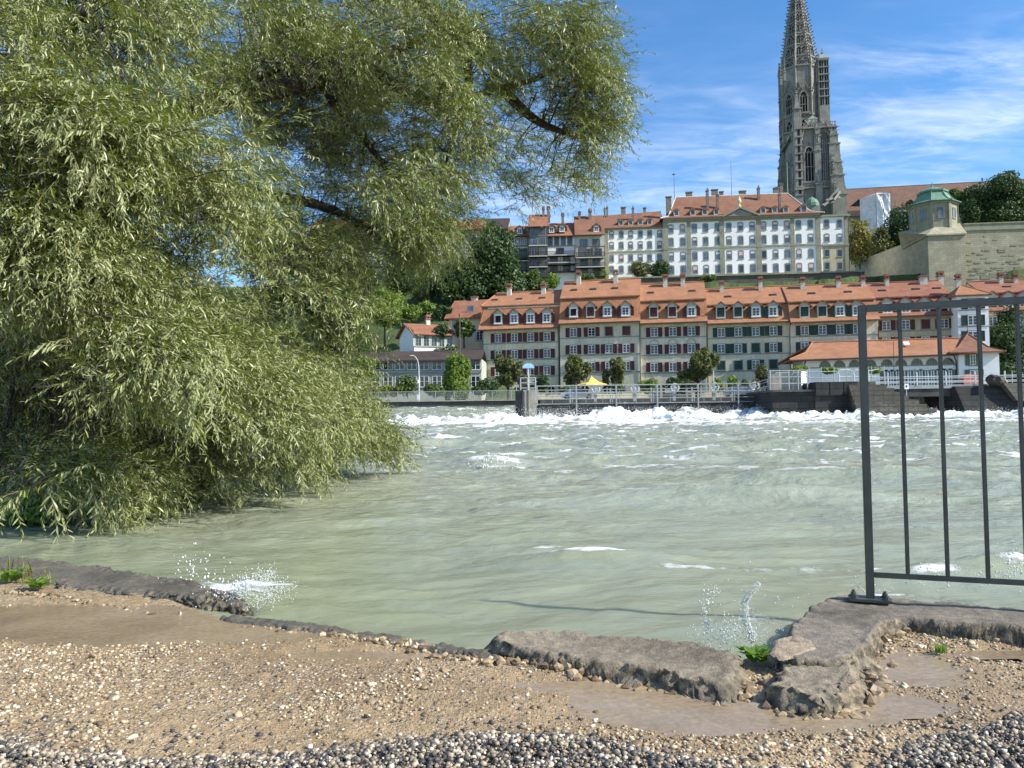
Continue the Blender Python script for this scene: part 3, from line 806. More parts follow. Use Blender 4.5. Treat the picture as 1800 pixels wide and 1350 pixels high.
    for u in (1189, 1218, 1239, 1259.5, 1341.5, 1362, 1381.5): small_dormer(u, 374.5 - (u-1190)*.03, .6, .85, 1.0)
    small_dormer(1413, 367.5, .6, 1.1, 1.3)
    for u in (1091.5, 1108.5, 1125.5, 1142): small_dormer(u, 392-(u-1090)*.03, .4, .8, .9)
    # chimneys
    for u, vt, vb, w, kind, y in ((1175, 345, 372, 1.25, 'flat', 3), (1211, 337, 350, 1.5, 'flat', 9), (1243, 334, 368, .6, 'cap', 2.5), (1256, 332.5, 347, 1.5, 'flat', 9), (1261, 342, 363, .6, 'cap', 3.2),
                                 (1268, 336, 345, .9, 'flat', 10), (1305, 335, 345, 1.6, 'flat', 9), (1333, 330, 350, .6, 'cap', 6), (1364, 330, 345, 1.3, 'flat', 8.6), (1373, 323, 342, .75, 'flat', 9.5), (1370, 341, 371, .55, 'cap', 1.8),
                                 (1062.5, 366, 380, .45, 'cap', 7), (1067, 364, 380, .45, 'cap', 6), (1095.5, 363.5, 376, 1.1, 'flat', 7.3), (1112.5, 365, 386, .5, 'cap', 3), (1133, 364.5, 371, .6, 'flat', 7.5)):
        z1 = Z(u, vt, y); z0 = Z(u, vb, y) - 1.0
        chimney(root, X(u, vt, y), y, z0, z1-.3, w, .7, 'chimney_grey', 'chimney_grey', kind)
    MB().tube((0, 0, 0), (0, 0, Z(1285, 283, 8)-za), .07, 5, .03).build('mast', M['dark_metal'], root, loc=(X(1286, 343, 8), 8, za))
    mv = MB().tube((0, 0, 0), (0, 0, Z(1185, 310, 6)-za+1), .08, 5, .04)
    mv.build('weather_vane', M['dark_metal'], root, loc=(X(1185.5, 345, 6), 6, za-1))
    wv = MB(); q = Z(1185, 309, 6)-za
    wv.ext([(-.5, 0, q), (.1, 0, q-.2), (.6, 0, q+.15), (.1, 0, q+.12), (0, 0, q+.5), (-.12, 0, q+.12)], (0, .06, 0))
    wv.build('weather_vane', M['dark_metal'], root, loc=(X(1184.5, 345, 6), 6, za+.3))
stately()

# ------------------------------------------------------------------ old town houses with timber balconies
def town_house(label, uL, uR, ve, vr, Y, wall, tile, rows, kind, ang=-.06, dorms=(), chims=(), ridge_uL=None, vb=505, base=None, name='town_house', group='old town houses on the ridge'):
    A = math.atan(ang); P = Plane(0, Y + .06*PY(uL, ve, Y).x, A)
    xL = P.hit(uL, ve)[0]; xR = P.hit(uR, ve)[0]; W = xR-xL
    root = empty(name, P.world(xL), A, label, 'house', group)
    X = lambda u, v=430, y=0: P.hit(u, v, y)[0]-xL
    Z = lambda u, v, y=0: P.hit(u, v, y)[1]
    um = (uL+uR)/2
    ze = Z(um, ve, -.6); zb = Z(um, vb); ry = 5.5; zr = Z(um, vr, ry)
    MB().ext([(0, 0, zb-6), (0, 0, ze-.02), (0, ry, zr-.3), (0, 2*ry, ze), (0, 2*ry, zb-6)], (W, 0, 0)).build('wall', M[wall], root)
    r = MB(); r.slab([(-.1, -.8, ze-.05), (W+.1, -.8, ze-.05), (W+.1, ry, zr), (-.1, ry, zr)], .18); r.slab([(-.1, ry, zr), (W+.1, ry, zr), (W+.1, 2*ry, ze), (-.1, 2*ry, ze)], .18)
    r.build('roof', M[tile], root)
    MB().box(-.1, W+.1, -.92, -.81, ze-.25, ze-.08).build('gutter', M['copper_pipe'], root)
    for (v, n, w, h, st) in rows:
        z = Z(um, v)
        if st == 'window':
            for i in range(n):
                window(root, W*(i+.5)/n*.86+W*.07, z, w, h, 0, None, pane='curtain' if i % 2 else 'glass_blue', frame='window_white' if kind != 'dark' else 'slate_blue', surround='trim_grey')
        elif st == 'balcony':
            d = 1.5
            b = MB(); b.box(.05, W-.05, -d, -.002, z-h/2-.14, z-h/2)
            b.box(.05, W-.05, -d-.04, -d+.02, z-h/2+.85, z-h/2+.93)
            o = b.build('balcony', M['timber_dark'], root)
            k = max(6, int(W/.16)); q = MB()
            if h > 0:
                for i in range(k+1): q.box(.05+i*(W-.14)/k, .05+i*(W-.14)/k+.06, -d, -d+.03, z-h/2+.002, z-h/2+.85)
            q.build('railing', M['timber_dark'], o)
            pst = MB()
            for i in range(n+1): pst.box(.05+i*(W-.22)/n, .05+i*(W-.22)/n+.12, -d+.03, -d+.15, z-h/2+.002, z+h/2+.35)
            pst.build('post', M['timber_dark' if kind == 'dark' else 'trim_grey'], o)
            for i in range(n):
                window(root, W*(i+.5)/n*.84+W*.08, z+.1, min(W/n*.62, 1.5), h*.72, 0, None, pane='curtain' if (i+int(v)) % 3 == 0 else 'glass', frame='trim_grey', surround='timber_dark')
            MB().box(.05, W-.05, -d-.05, -d+.0, z+h/2-.12, z+h/2+.1).build('awning_rail', M['dormer_wall' if n % 2 == 0 else 'timber_brown'], o)
    for u, v in dorms:
        x = X(u, v, .2); z = Z(u, v, .2)
        dormer(root, x, -.0, z, .9, 1.0, 1.6, 'timber_brown', 'open', tile=tile, rw=1.9, rh=.6)
    for u, vt, w in chims:
        y = ry*.8; chimney(root, X(u, vt, y), y, zr-2.2, Z(u, vt, y)-.4, w, .6, 'chimney_grey', 'chimney_cap')
    return root, P, xL, W
town_house('old town house with small white dormer just right of the tall dark tree', 893, 929, 414, 397, 172, 'sandstone', 'tile_brown', [(424, 3, .95, 1.7, 'window'), (447, 2, 1, 2.4, 'balcony'), (470, 2, 1, 2.4, 'balcony')], 'pale', dorms=((913.5, 406.5),))
town_house('narrow tall house with slate blue glazed oriel on the ridge', 929, 962, 397.5, 377, 169, 'slate_blue', 'tile_brown', [(408, 2, 1.35, 1.7, 'window'), (425, 2, 1.35, 1.6, 'window'), (443, 2, 1, 2.3, 'balcony'), (461.5, 2, 1, 2.3, 'balcony'), (480, 2, 1, 2.2, 'balcony')], 'dark', chims=((955, 366, .5), (964, 365, .7)))
town_house('white-fronted old house with four dark windows above planted balconies', 957.5, 1011, 414, 392, 172, 'plaster_white', 'tile_brown', [(423.5, 4, .95, 1.9, 'window'), (443, 1, 1, 2.0, 'balcony'), (458.5, 2, 1, 2.0, 'balcony'), (471, 2, 1, 1.9, 'balcony')], 'dark', dorms=((969.5, 404.5), (988, 403)), chims=((989, 377, .6),))
town_house('grey old house with dark balconies joining the white stately building', 1011, 1062.5, 412, 379, 171, 'dormer_wall', 'tile_old', [(427, 2, 1.6, 1.6, 'window'), (444.5, 3, 1, 2.1, 'balcony'), (463, 2, 1, 2.1, 'balcony'), (479, 2, 1, 2.0, 'balcony')], 'dark', dorms=((1048, 403),), chims=((1018.5, 374, .5), (1037, 369.5, .7)))
town_house('cream house with steep gable behind the top of the dark tree', 848, 893, 402, 384, 176, 'plaster_yellow', 'tile_dark', [(412, 3, .95, 1.6, 'window')], 'pale')
town_house('old house with pale grey front seen through the willow, dark timber balcony', 705, 770, 405, 388, 170, 'dormer_wall', 'tile_brown', [(420, 3, 1, 1.7, 'window'), (440, 3, 1, 2.2, 'balcony'), (462, 3, 1, 2.2, 'balcony'), (484, 2, 1, 1.5, 'window')], 'dark')
town_house('white old house seen through the willow leaves, left of the grey one', 632, 704, 402, 382, 172, 'plaster_white', 'tile_old', [(418, 4, 1, 1.6, 'window'), (440, 4, 1, 1.6, 'window'), (462, 3, 1, 2.2, 'balcony'), (484, 3, 1, 1.6, 'window')], 'pale')
town_house('leftmost old house on the ridge mostly screened by willow branches', 545, 631, 404, 384, 174, 'plaster', 'tile_brown', [(420, 4, 1, 1.6, 'window'), (442, 4, 1, 1.6, 'window'), (464, 4, 1, 2.2, 'balcony')], 'pale')
town_house('old house behind the willow where the balconies meet the tree tops', 771, 847, 404, 386, 175, 'sandstone', 'tile_brown', [(418, 4, 1, 1.6, 'window'), (438, 4, 1, 1.6, 'window')], 'pale')

# ------------------------------------------------------------------ small houses on the lower left
def lower_left():
    # brown-roofed house left of the row
    A = ROWA; P = Plane(0, 118, A)
    xL = P.hit(789, 560)[0]; xR = P.hit(862, 560)[0]; W = xR-xL
    root = empty('brown_roof_house', P.world(xL), A, 'cream house with brown hipped roof and skylight left of the row', 'house')
    X = lambda u, v=560, y=0: P.hit(u, v, y)[0]-xL
    Z = lambda u, v, y=0: P.hit(u, v, y)[1]
    ze = Z(810, 557, -.6); zr = Z(830, 527.5, 5)
    MB().box(0, W, 0, 10, 4, ze-.02).build('wall', M['plaster'], root)
    r = MB(); r.slab([(-.6, -.7, ze-.15), (W+.5, -.7, ze-.15), (W+.5, 5, zr), (X(799, 529, 5), 5, zr)], .16)
    r.slab([(-.6, -.7, ze-.15), (X(799, 529, 5), 5, zr), (-.6, 10.7, ze-.15)], .16); r.slab([(X(799, 529, 5), 5, zr), (W+.5, 5, zr), (W+.5, 10.7, ze), (-.6, 10.7, ze)], .16)
    r.build('roof', M['tile_brown'], root)
    chimney(root, X(834, 520, 5), 5, zr-1, Z(834, 521.5, 5)-.2, .9, .6, kind='flat')
    window(root, X(827, 544, 1), Z(827, 543, 1), .9, .9, 1.0, None, frame='trim_grey', pane='glass_blue', name='skylight', cross=False)
    window(root, X(802, 572), Z(802, 572), 1.0, 1.4); window(root, X(843, 590), Z(843, 590), 1.0, 1.4)
    # white cottage with sloping tile roof
    A2 = R(27); q = PY(727, 590, 110); P2 = Plane(q.x, q.y, A2)
    s1 = P2.hit(728, 590)[0]; s2 = P2.hit(796, 590)[0]
    root = empty('white_cottage', P2.world(s1), A2, 'small white cottage with sloping tiled roof above the long grey shed', 'house')
    X = lambda u, v=590, y=0: P2.hit(u, v, y)[0]-s1
    Z = lambda u, v, y=0: P2.hit(u, v, y)[1]
    W = s2-s1; ze = Z(760, 583, -.4); ze1 = ze; zr = ze+1.5; zb = 5.5
    MB().ext([(0, 0, zb), (0, 0, ze-.1), (0, 3.2, zr-.2), (0, 6.4, ze-.1), (0, 6.4, zb)], (W, 0, 0)).build('wall', M['plaster_white'], root)
    r = MB(); r.slab([(-.5, -.6, ze-.35), (W+.5, -.6, ze-.35), (W+.5, 3.2, zr), (-.5, 3.2, zr)], .15); r.slab([(-.5, 3.2, zr), (W+.5, 3.2, zr), (W+.5, 7, ze-.35), (-.5, 7, ze-.35)], .15)
    r.build('roof', M['tile_brown'], root)
    for i in range(5): window(root, W*(i+.5)/5, ze-1.35, .8, 1.5, 0, 'dormer_wall', frame='trim_grey', sw=.35)
    chimney(root, W*.55, 3.2, zr-.5, zr+.7, .6, .6)
    # long grey shed building with upper gallery of windows
    A3 = R(-3); P3 = Plane(0, 103, A3)
    xL = P3.hit(600, 650)[0]; xR = P3.hit(850, 650)[0]; W = xR-xL
    root = empty('long_grey_house', P3.world(xL), A3, 'long two-storey grey building with dark roof and white-barred windows at the quay', 'building')
    X = lambda u, v=650, y=0: P3.hit(u, v, y)[0]-xL
    Z = lambda u, v, y=0: P3.hit(u, v, y)[1]
    ze = Z(740, 631.5, -.5); zr = Z(740, 617, 4)
    MB().box(0, W-.3, 0, 8, 2.3, ze-.02).build('wall', M['dormer_wall'], root)
    r = MB(); r.slab([(-.4, -.8, ze-.1), (W-.2, -.8, ze-.1), (W-.2, 4, zr), (-.4, 4, zr)], .18); r.slab([(-.4, 4, zr), (W-.2, 4, zr), (W-.2, 8.5, ze), (-.4, 8.5, ze)], .18)
    r.build('roof', M['tile_dark'], root)
    MB().box(0, W-.3, -.12, .01, Z(740, 655)-.12, Z(740, 655)+.05).box(0, W-.3, -.16, -.02, ze-.4, ze-.2).build('string_course', M['trim_grey'], root)
    for u in (615, 638, 660, 682, 702.5, 724, 745.5, 768, 790, 813, 836):
        window(root, X(u), Z(u, 641.5, 0), 1.35, 1.3, 0, None, frame='window_white', hb=1)
        window(root, X(u), Z(u, 670.5, 0), 1.25, 1.5, 0, None, frame='window_white', hb=1)
lower_left()
# ================================================================== PLATFORM WALL, PAVILION, MINSTER
def platform():
    A = R(-6); q = PY(1632, 450, 158); P = Plane(q.x, q.y, A)
    X = lambda u, v, y=0: P.hit(u, v, y)[0]
    Z = lambda u, v, y=0: P.hit(u, v, y)[1]
    # right curtain wall, set back a little
    root = empty('terrace_wall', P.world(0), A, 'huge sandstone retaining wall of the terrace, joined to the bastion with the green-domed pavilion', 'wall')
    x1 = X(1697, 450, 2.5); zt = Z(1740, 391, 2.5); zb = 4.0
    b = MB(); b.box(x1, x1+60, 2.5, 9, zb, zt-1.6); b.build('wall', M['big_wall'], root)
    MB().box(x1, x1+60, 2.3, 3.0, zt-1.598, zt-1.35).build('coping', M['sandstone'], root)
    MB().box(x1, x1+60, 2.6, 3.1, zt-1.348, zt-.25).box(x1, x1+60, 2.45, 3.25, zt-.248, zt).build('parapet', M['sandstone'], root)
    # irregular stone blocks standing proud or lost
    rnd = random.Random(5)
    hole = cached(('hl',), lambda: MB().box(-.5, .5, -.09, .02, -.19, .19).mesh('stone_block', M['sandstone']))
    hole2 = cached(('hl2',), lambda: MB().box(-.45, .45, -.06, .02, -.16, .16).mesh('stone_block', M['big_wall']))
    rz = lambda v: Z(1740, v, 2.5)
    for k in range(85):
        t = rnd.random()
        if t < .55: v = rnd.uniform(472, 492); u = rnd.uniform(1702, 1800)
        elif t < .85: v = rnd.uniform(445, 472); u = rnd.uniform(1702, 1800)
        else: v = rnd.uniform(408, 445); u = rnd.uniform(1702, 1800)
        x, z = X(u, v, 2.5), round(Z(u, v, 2.5)/.42)*.42+.2
        o = link('stone_block', hole if rnd.random() < .5 else hole2, root, (x, 2.5, z)); o.scale = (rnd.uniform(.5, 1.5), 1, rnd.uniform(.6, 1.05))
    # bastion
    W = X(1697, 450)
    zc = Z(1660, 411.5); zk = Z(1660, 392, 2.2)
    MB().box(0, W, 0, 22, zb, zc-.002).build('bastion', M['big_wall'], root)
    s = MB(); xa, xb = X(1650, 392, 3.0), X(1677, 392, 3.0); 
    c = [(-.3, -.35, zc), (W+.3, -.35, zc), (W+.3, 13, zc), (-.3, 13, zc)]
    t = [(xa, 3.0, zk), (xb, 3.0, zk), (xb+.5, 9, zk), (xa-.5, 9, zk)]
    s.box(-.3, W+.3, -.35, 13, zc-.3, zc-.001)
    s.hexa(c, [(xa-.2, 3.0, zk), (xb+1.2, 3.0, zk), (W+.2, 9.5, zk), (-2.2, 9.5, zk)])
    s.build('capping', M['big_wall'], root)
    # west flank: wall running straight back from the bastion corner
    wl_ = MB()
    far = 48
    pA = (0, 0); xf = X(1503, 461, far)
    zf = Z(1503, 461, far)
    wl_.add([(0, .02, zb), (xf, far, zb), (xf, far, zf), (0, .02, zc), (4, .02, zb), (xf+4, far, zb), (xf+4, far, zf), (4, .02, zc)],
            [(0, 1, 2, 3), (7, 6, 5, 4), (3, 2, 6, 7), (0, 4, 5, 1), (1, 5, 6, 2), (0, 3, 7, 4)])
    wl_.build('west_flank', M['big_wall'], root)
    # pavilion
    prt = empty('pavilion', P.world((xa+xb)/2-1.2, 6.2, zk), A+R(4), 'small octagonal stone pavilion with green copper dome on the wall corner', 'pavilion')
    def zz(v, y=6.2): return Z(1655, v, y) - zk
    hw = zz(361.5); rad = (X(1694, 375, 6) - X(1613, 375, 6))/2*.98
    ph = R(22.5)+R(-8)
    m = MB(); m.lathe((0, 0, -1.5), [(rad, 0), (rad, hw+1.0), (rad+.25, hw+1.05), (rad+.3, hw+1.4)], 8, ph=ph)
    m.build('wall', M['sandstone'], prt)
    r = MB(); z1, z2, z3 = zz(361), zz(340.5), zz(337.5)
    zt2 = zz(329.5)
    r.lathe((0, 0, 0), [(rad+.75, z1-.15), (rad+.78, z1), (rad*.93, z1+(z2-z1)*.18), (rad*.78, z1+(z2-z1)*.45), (rad*.66, z1+(z2-z1)*.8), (rad*.60, z2-.1), (rad*.60, z2)], 8, ph=ph)
    r.lathe((0, 0, 0), [(rad*.66, z2+.002), (rad*.67, z3), (rad*.57, z3+.25), (rad*.44, z3+(zt2-z3)*.5), (rad*.25, z3+(zt2-z3)*.85), (.25, zt2+.1), (.1, zt2+.5), (.05, zz(319))], 8, ph=ph)
    r.build('copper_roof', M['copper_green'], prt)
    sm = MB()
    for i in range(8):
        a = ph + i*math.pi/4
        prof = [(rad+.80, z1), (rad*.95, z1+(z2-z1)*.18), (rad*.80, z1+(z2-z1)*.45), (rad*.68, z1+(z2-z1)*.8), (rad*.62, z2)]
        sm.pathtube([(q*math.cos(a), q*math.sin(a), z+.03) for q, z in prof], .07, 4)
    sm.build('roof_ridge', M['copper_green'], prt)
    for i in range(8):
        a = ph + math.pi/8 + i*math.pi/4
        ap = rad*math.cos(math.pi/8)
        f = link('window', cached(('pw',), lambda: MB().box(-.55, .55, -.05, .02, -1.1, 1.1, 0).box(-.55, .55, -.12, -.051, 1.0, 1.15, 1).box(-.62, -.5, -.12, -.051, -1.1, .99, 1).box(.5, .62, -.12, -.051, -1.1, .99, 1).box(-.7, .7, -.16, .02, -1.25, -1.101, 1).mesh('window', [M['glass_blue'], M['sandstone']])), prt, (ap*math.cos(a), ap*math.sin(a), hw*.48))
        f.rotation_euler = (0, 0, a + math.pi/2)
    pil = MB().box(-.28, .28, -.18, .05, -1.2, hw-.3).mesh('pilaster', M['sandstone'])
    for i in range(8):
        a = ph + i*math.pi/4
        o = link('pilaster', pil, prt, (rad*.985*math.cos(a), rad*.985*math.sin(a), 0)); o.rotation_euler = (0, 0, a+math.pi/2)
platform()

# terrace stone wall below the stately building
def low_terrace():
    P = Plane(0, 178, WA)
    x0, x1 = P.hit(1075, 490)[0], P.hit(1520, 490)[0]
    zt, zb = P.hit(1300, 484.5)[1], P.hit(1300, 520)[1]-4
    root = empty('garden_wall', P.world(x0), WA, 'dark rubble garden wall with light coping beneath the stately building', 'wall')
    MB().box(0, x1-x0, 0, 3, zb, zt).build('wall', M['rubble_wall'], root)
    MB().box(-.2, x1-x0, -.3, 3, zt+.002, zt+.35).build('coping', M['sandstone'], root)
low_terrace()

# ------------------------------------------------------------------ nave with tiled roof
NA = R(-9)
def nave():
    P = Plane(0, 262, NA)
    xL, xR = P.hit(1481, 350)[0], P.hit(1900, 350)[0]
    X = lambda u, v=350, y=0: P.hit(u, v, y)[0]-xL
    Z = lambda u, v, y=0: P.hit(u, v, y)[1]
    root = empty('nave', P.world(xL), NA, 'long church nave roof of mottled red tiles running right from the gothic tower', 'church')
    W = xR-xL; zr = Z(1600, 326.5, 8); ze = Z(1530, 369, -.5)
    MB().box(0, W, 0, 16, 28, ze).build('wall', M['tower_stone'], root)
    MB().slab([(0, -.8, ze-.1), (W, -.8, ze-.1), (W, 8, zr), (0, 8, zr)], .3).slab([(0, 8, zr), (W, 8, zr), (W, 17, ze), (0, 17, ze)], .3).build('roof', M['tile_nave'], root)
    MB().box(0, W, -1.0, -.81, ze-1.3, ze-.2).build('balustrade', M['tower_dark'], root)
    MB().tube((0, 8, zr), (W, 8, zr), .18).build('roof_ridge', M['chimney_grey'], root)
    for u in (1508, 1599, 1690):
        x = X(u, 358, 1.5); z = Z(u, 360, 1.5)
        b = MB(); b.ext([(-1.2, 0, -.9), (1.2, 0, -.9), (1.2, 0, .2), (0, 0, 1.3), (-1.2, 0, .2)], (0, 3, 0))
        o = b.build('dormer', M['timber_dark'], root, loc=(x, 1.0, z))
        MB().slab([(0, -.5, 1.6), (1.9, -.5, -.1), (1.9, 3, -.1), (0, 3, 1.6)], .12).slab([(0, -.5, 1.6), (-1.9, -.5, -.1), (-1.9, 3, -.1), (0, 3, 1.6)], .12).build('dormer_roof', M['tile_nave'], o)
    for i, u in enumerate((1574, 1640, 1705)):
        x = X(u, 360, -3)
        b = MB(); b.box(-.5, .5, -.6, .6, 26, Z(u, 368, -3)).lathe((0, 0, Z(u, 368, -3)), [(.5, 0), (.6, .3), (.28, .6), (.2, 2.5), (.05, 5)], 6)
        b.build('pinnacle', M['tower_stone'], root, loc=(x, -3, 0))
    for i in range(7):
        x = X(1490+i*30, 380)
        b = MB(); b.box(-.9, .9, -.06, .02, ze-8, ze-2.6); b.build('nave_window', M['glass'], root, loc=(x, 0, 0))
    # low aisle roof
    P2z = Z(1510, 379, -6)
    MB().box(0, 34, -6, -.002, 28, P2z).build('aisle_wall', M['sandstone'], root)
    MB().slab([(0, -6.4, P2z), (34, -6.4, P2z), (34, -.9, P2z+1.6), (0, -.9, P2z+1.6)], .2).build('aisle_roof', M['tile_dark'], root)
nave()

# scaffold wrapped in white plastic sheet
def wrap():
    m, nt, p = nodes_of('plastic_sheet')
    n = tex_noise(nt, geoco(nt, (1, 1, .55)), .75, 6, .7, 1.2)
    lk(nt, ramp(nt, n, [(.3, (.42, .46, .52)), (.5, (.74, .76, .78)), (.7, (.86, .87, .88))]), p.inputs['Base Color'])
    p.inputs['Roughness'].default_value = .28
    bump(nt, p, tex_noise(nt, geoco(nt, (1, 1, .5)), .9, 6, .65, 1.0), 1.0, .5)
    P = Plane(0, 246, NA)
    xL = P.hit(1526, 360)[0]; xm = P.hit(1541, 360)[0]; xR = P.hit(1565, 360)[0]
    Z = lambda u, v, y=0: P.hit(u, v, y)[1]
    root = empty('wrapped_scaffold', P.world(xm), NA, 'tall scaffold wrapped in crinkled white plastic in front of the nave roof', 'scaffold')
    zb, z1, z2 = Z(1550, 400), Z(1545, 340.5), Z(1545, 336.5)
    W = xR-xm
    # crinkled sheet: fine grid displaced outwards
    def sheet(p0, p1, nx=26, nz=40):
        vs_, fs = [], []
        p0, p1 = np.array(p0), np.array(p1); d = p1-p0; nrm = np.array([d[1], -d[0]]); nrm = nrm/np.linalg.norm(nrm)
        for j in range(nz+1):
            for i in range(nx+1):
                s, t = i/nx, j/nz
                L = np.linalg.norm(d)
                dsp = (fbm(np.array([s*L*.9+t*1.2]), np.array([t*3.0]), 5, 4)[0]-.5)*.9 * min(1, 6*s, 6*(1-s))
                q = p0 + d*s + nrm*dsp
                vs_.append((q[0], q[1], zb+(z1-zb)*t))
        for j in range(nz):
            for i in range(nx):
                a = j*(nx+1)+i; fs.append((a, a+1, a+nx+2, a+nx+1))
        return vs_, fs
    b = MB()
    for p0, p1 in (((0, 0), (W, 0)), ((-3.2, 5.5), (0, 0)), ((W, 0), (W, 6))):
        vs_, fs = sheet(p0, p1); b.add(vs_, fs)
    b.poly([(0, 0, z1), (W, 0, z1), (W, 6, z1), (-3.2, 5.5, z1)])
    b.build('sheet', m, root, smooth=True)
    r = MB(); a = (W*.25, 2.5, z2+.3)
    c = [(0, 0, z1+.02), (W, 0, z1+.02), (W, 6, z1+.02), (-3.2, 5.5, z1+.02)]
    for i in range(4): r.poly([c[i], c[(i+1) % 4], a])
    r.build('sheet_roof', m, root)
    f = MB()
    for x, y in ((-.25, -.25), (W+.25, -.25), (W*.5, -.3)): f.tube((x, y, zb-1), (x, y, z1+.8), .06, 5)
    f.build('pole', M['dark_metal'], root)['kind'] = 'stuff'
wrap()

# ------------------------------------------------------------------ minster tower
def tower():
    A = NA
    c = PY(1403, 300, 240)                    # near (south-west) corner, on the left of the lit face
    P = Plane(c.x, c.y, A)
    X = lambda u, v, y=0: P.hit(u, v, y)[0]
    Z = lambda u, v, y=0: P.hit(u, v, y)[1]
    root = empty('minster_tower', P.world(0), A, 'tall gothic sandstone minster tower with openwork spire and stair turret', 'tower')
    S = X(1468, 300)                          # side length of the square stage
    D = S * 2.15
    zg = 30; zs = Z(1440, 224)                # top of the square stage
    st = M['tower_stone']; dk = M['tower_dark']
    def face(side):                           # maps (s, out, z) on the south (0) or west (1) face to local xyz
        if side == 0: return lambda s, o, z: (s, -o, z)
        return lambda s, o, z: (-o, s, z)
    def fbox(b, side, s0, s1, o0, o1, z0, z1, m=0):
        f = face(side); p, q = f(s0, o0, z0), f(s1, o1, z1)
        b.box(min(p[0], q[0]), max(p[0], q[0]), min(p[1], q[1]), max(p[1], q[1]), z0, z1, m)
    MB().box(0, S, 0, D, zg, zs).build('square_stage', st, root)
    def lancet(par, side, sc, z0, z1, w, n, sill=True, off=0.0, base=None):
        """pointed window with dark opening, mullions, transom and tracery"""
        f = base or face(side); h = z1-z0; zs_ = z1-w*.75
        pts = [(-w/2, z0), (w/2, z0), (w/2, zs_)]
        for i in range(1, 6):
            t = i/6; pts.append((w/2*(1-t**1.6), zs_ + (z1-zs_)*(1-(1-t)**1.7)))
        pts.append((0, z1))
        for i in range(5, 0, -1):
            t = i/6; pts.append((-w/2*(1-t**1.6), zs_ + (z1-zs_)*(1-(1-t)**1.7)))
        pts.append((-w/2, zs_))
        def tri(p, o): return f(sc+p[0], off+o, p[1])
        a = MB(); a.poly([tri(p, .03) for p in pts]); o = a.build('lancet_window', M['void'], par)
        b = MB()
        for i in range(n+1):
            s = sc - w/2 + w*i/n; zt_ = zs_ if 0 < i < n else zs_
            b.tube(f(s, off+.16, z0), f(s, off+.16, zt_+ (0 if i in (0, n) else w*.18)), .13 if 0 < i < n else .3, 4)
        for i in range(n):
            s = sc - w/2 + w*(i+.5)/n; ww = w/n/2
            b.pathtube([f(s-ww, off+.16, zs_-.2), f(s, off+.16, zs_+ww*1.6), f(s+ww, off+.16, zs_-.2)], .11, 4)
            b.pathtube([f(s-ww*1.0, off+.16, zs_+.6), f(s, off+.16, z1-w*.3 if i == n//2 else zs_+w*.35)], .1, 4)
        zt_ = z0 + (zs_-z0)*.52
        b.tube(f(sc-w/2, off+.16, zt_), f(sc+w/2, off+.16, zt_), .14, 4)
        b.pathtube([f(sc+q[0], off+.2, q[1]) for q in pts[2:]] , .3, 4)
        b.pathtube([f(sc-w/2-.3, off+.3, zs_), f(sc-w*.3, off+.3, z1-w*.05), f(sc, off+.3, z1+w*.55)], .16, 4)
        b.pathtube([f(sc+w/2+.3, off+.3, zs_), f(sc+w*.3, off+.3, z1-w*.05), f(sc, off+.3, z1+w*.55)], .16, 4)
        if sill: b.add(*_boxpts(f, sc-w/2-.6, sc+w/2+.6, off, off+.7, z0-.5, z0-.05))
        b.build('tracery', M['tower_stone'], o)['kind'] = 'stuff'
        return o
    # windows of the square stage
    zA0, zA1 = Z(1421, 319), Z(1421, 258)
    lancet(root, 0, X(1422.5, 290), zA0, zA1, X(1432, 290)-X(1415, 290), 3)
    lancet(root, 1, D*.50, zA0, zA1, 4.0, 3)
    # blind panelling on the shadowed right bay of the south face and the west face
    rib = MB()
    for side, s0, s1, z0, z1, n in ((0, X(1437, 280)+.3, S-1.0, zA0-.5, Z(1450, 245), 6), (0, .9, S-.6, zg+4, zA0-3.2, 11), (1, 1.2, D*.5-3, zg+4, zs-5, 7), (1, D*.5+3, D-1, zg+4, zs-5, 5), (0, .8, X(1412, 290), zA0, zs-3, 2)):
        for i in range(n+1):
            s = s0+(s1-s0)*i/n; fbox(rib, side, s-.1, s+.1, .01, .28, z0, z1)
        for k in range(5):
            z = z0+(z1-z0)*(k+.5)/5; fbox(rib, side, s0, s1, .005, .15, z-.12, z+.12)
    r = rib.build('blind_panelling', st, root); r['kind'] = 'stuff'
    # balustrade band
    bl = MB(); zb1, zb0 = Z(1430, 320.5), Z(1430, 329.5)
    fbox(bl, 0, -.2, S+.2, 0, .9, zb0-.45, zb0); fbox(bl, 0, -.2, S+.2, .6, .9, zb1-.3, zb1)
    for i in range(26): fbox(bl, 0, .2+i*S/26, .2+i*S/26+.2, .65, .85, zb0+.002, zb1-.301)
    fbox(bl, 1, -.2, D, .0, .9, zb0-.451, zb0-.001); fbox(bl, 1, -.2, D, .6, .9, zb1-.301, zb1-.001)
    for i in range(20): fbox(bl, 1, .2+i*D/20, .2+i*D/20+.2, .65, .85, zb0+.002, zb1-.302)
    bl.build('balustrade', st, root)
    # corner buttresses: stepped, with gablets and finials
    def pinn(b, x, y, z, w, h, n=4):
        b.box(x-w/2, x+w/2, y-w/2, y+w/2, z, z+h*.35)
        b.box(x-w*.62, x+w*.62, y-w*.62, y+w*.62, z+h*.35+.01, z+h*.40)
        b.lathe((x, y, z+h*.40+.01), [(w*.52, 0), (w*.1, h*.55), (w*.28, h*.57), (.04, h*.62)], 4, ph=math.pi/4)
        for k in range(3):
            zz_ = z+h*.40+h*.55*(k+.5)/3; rr = w*.52*(1-(k+.5)/3)+.12
            for q in range(4):
                a = math.pi/4+q*math.pi/2; b.ball((x+rr*math.cos(a), y+rr*math.sin(a), zz_), .16)
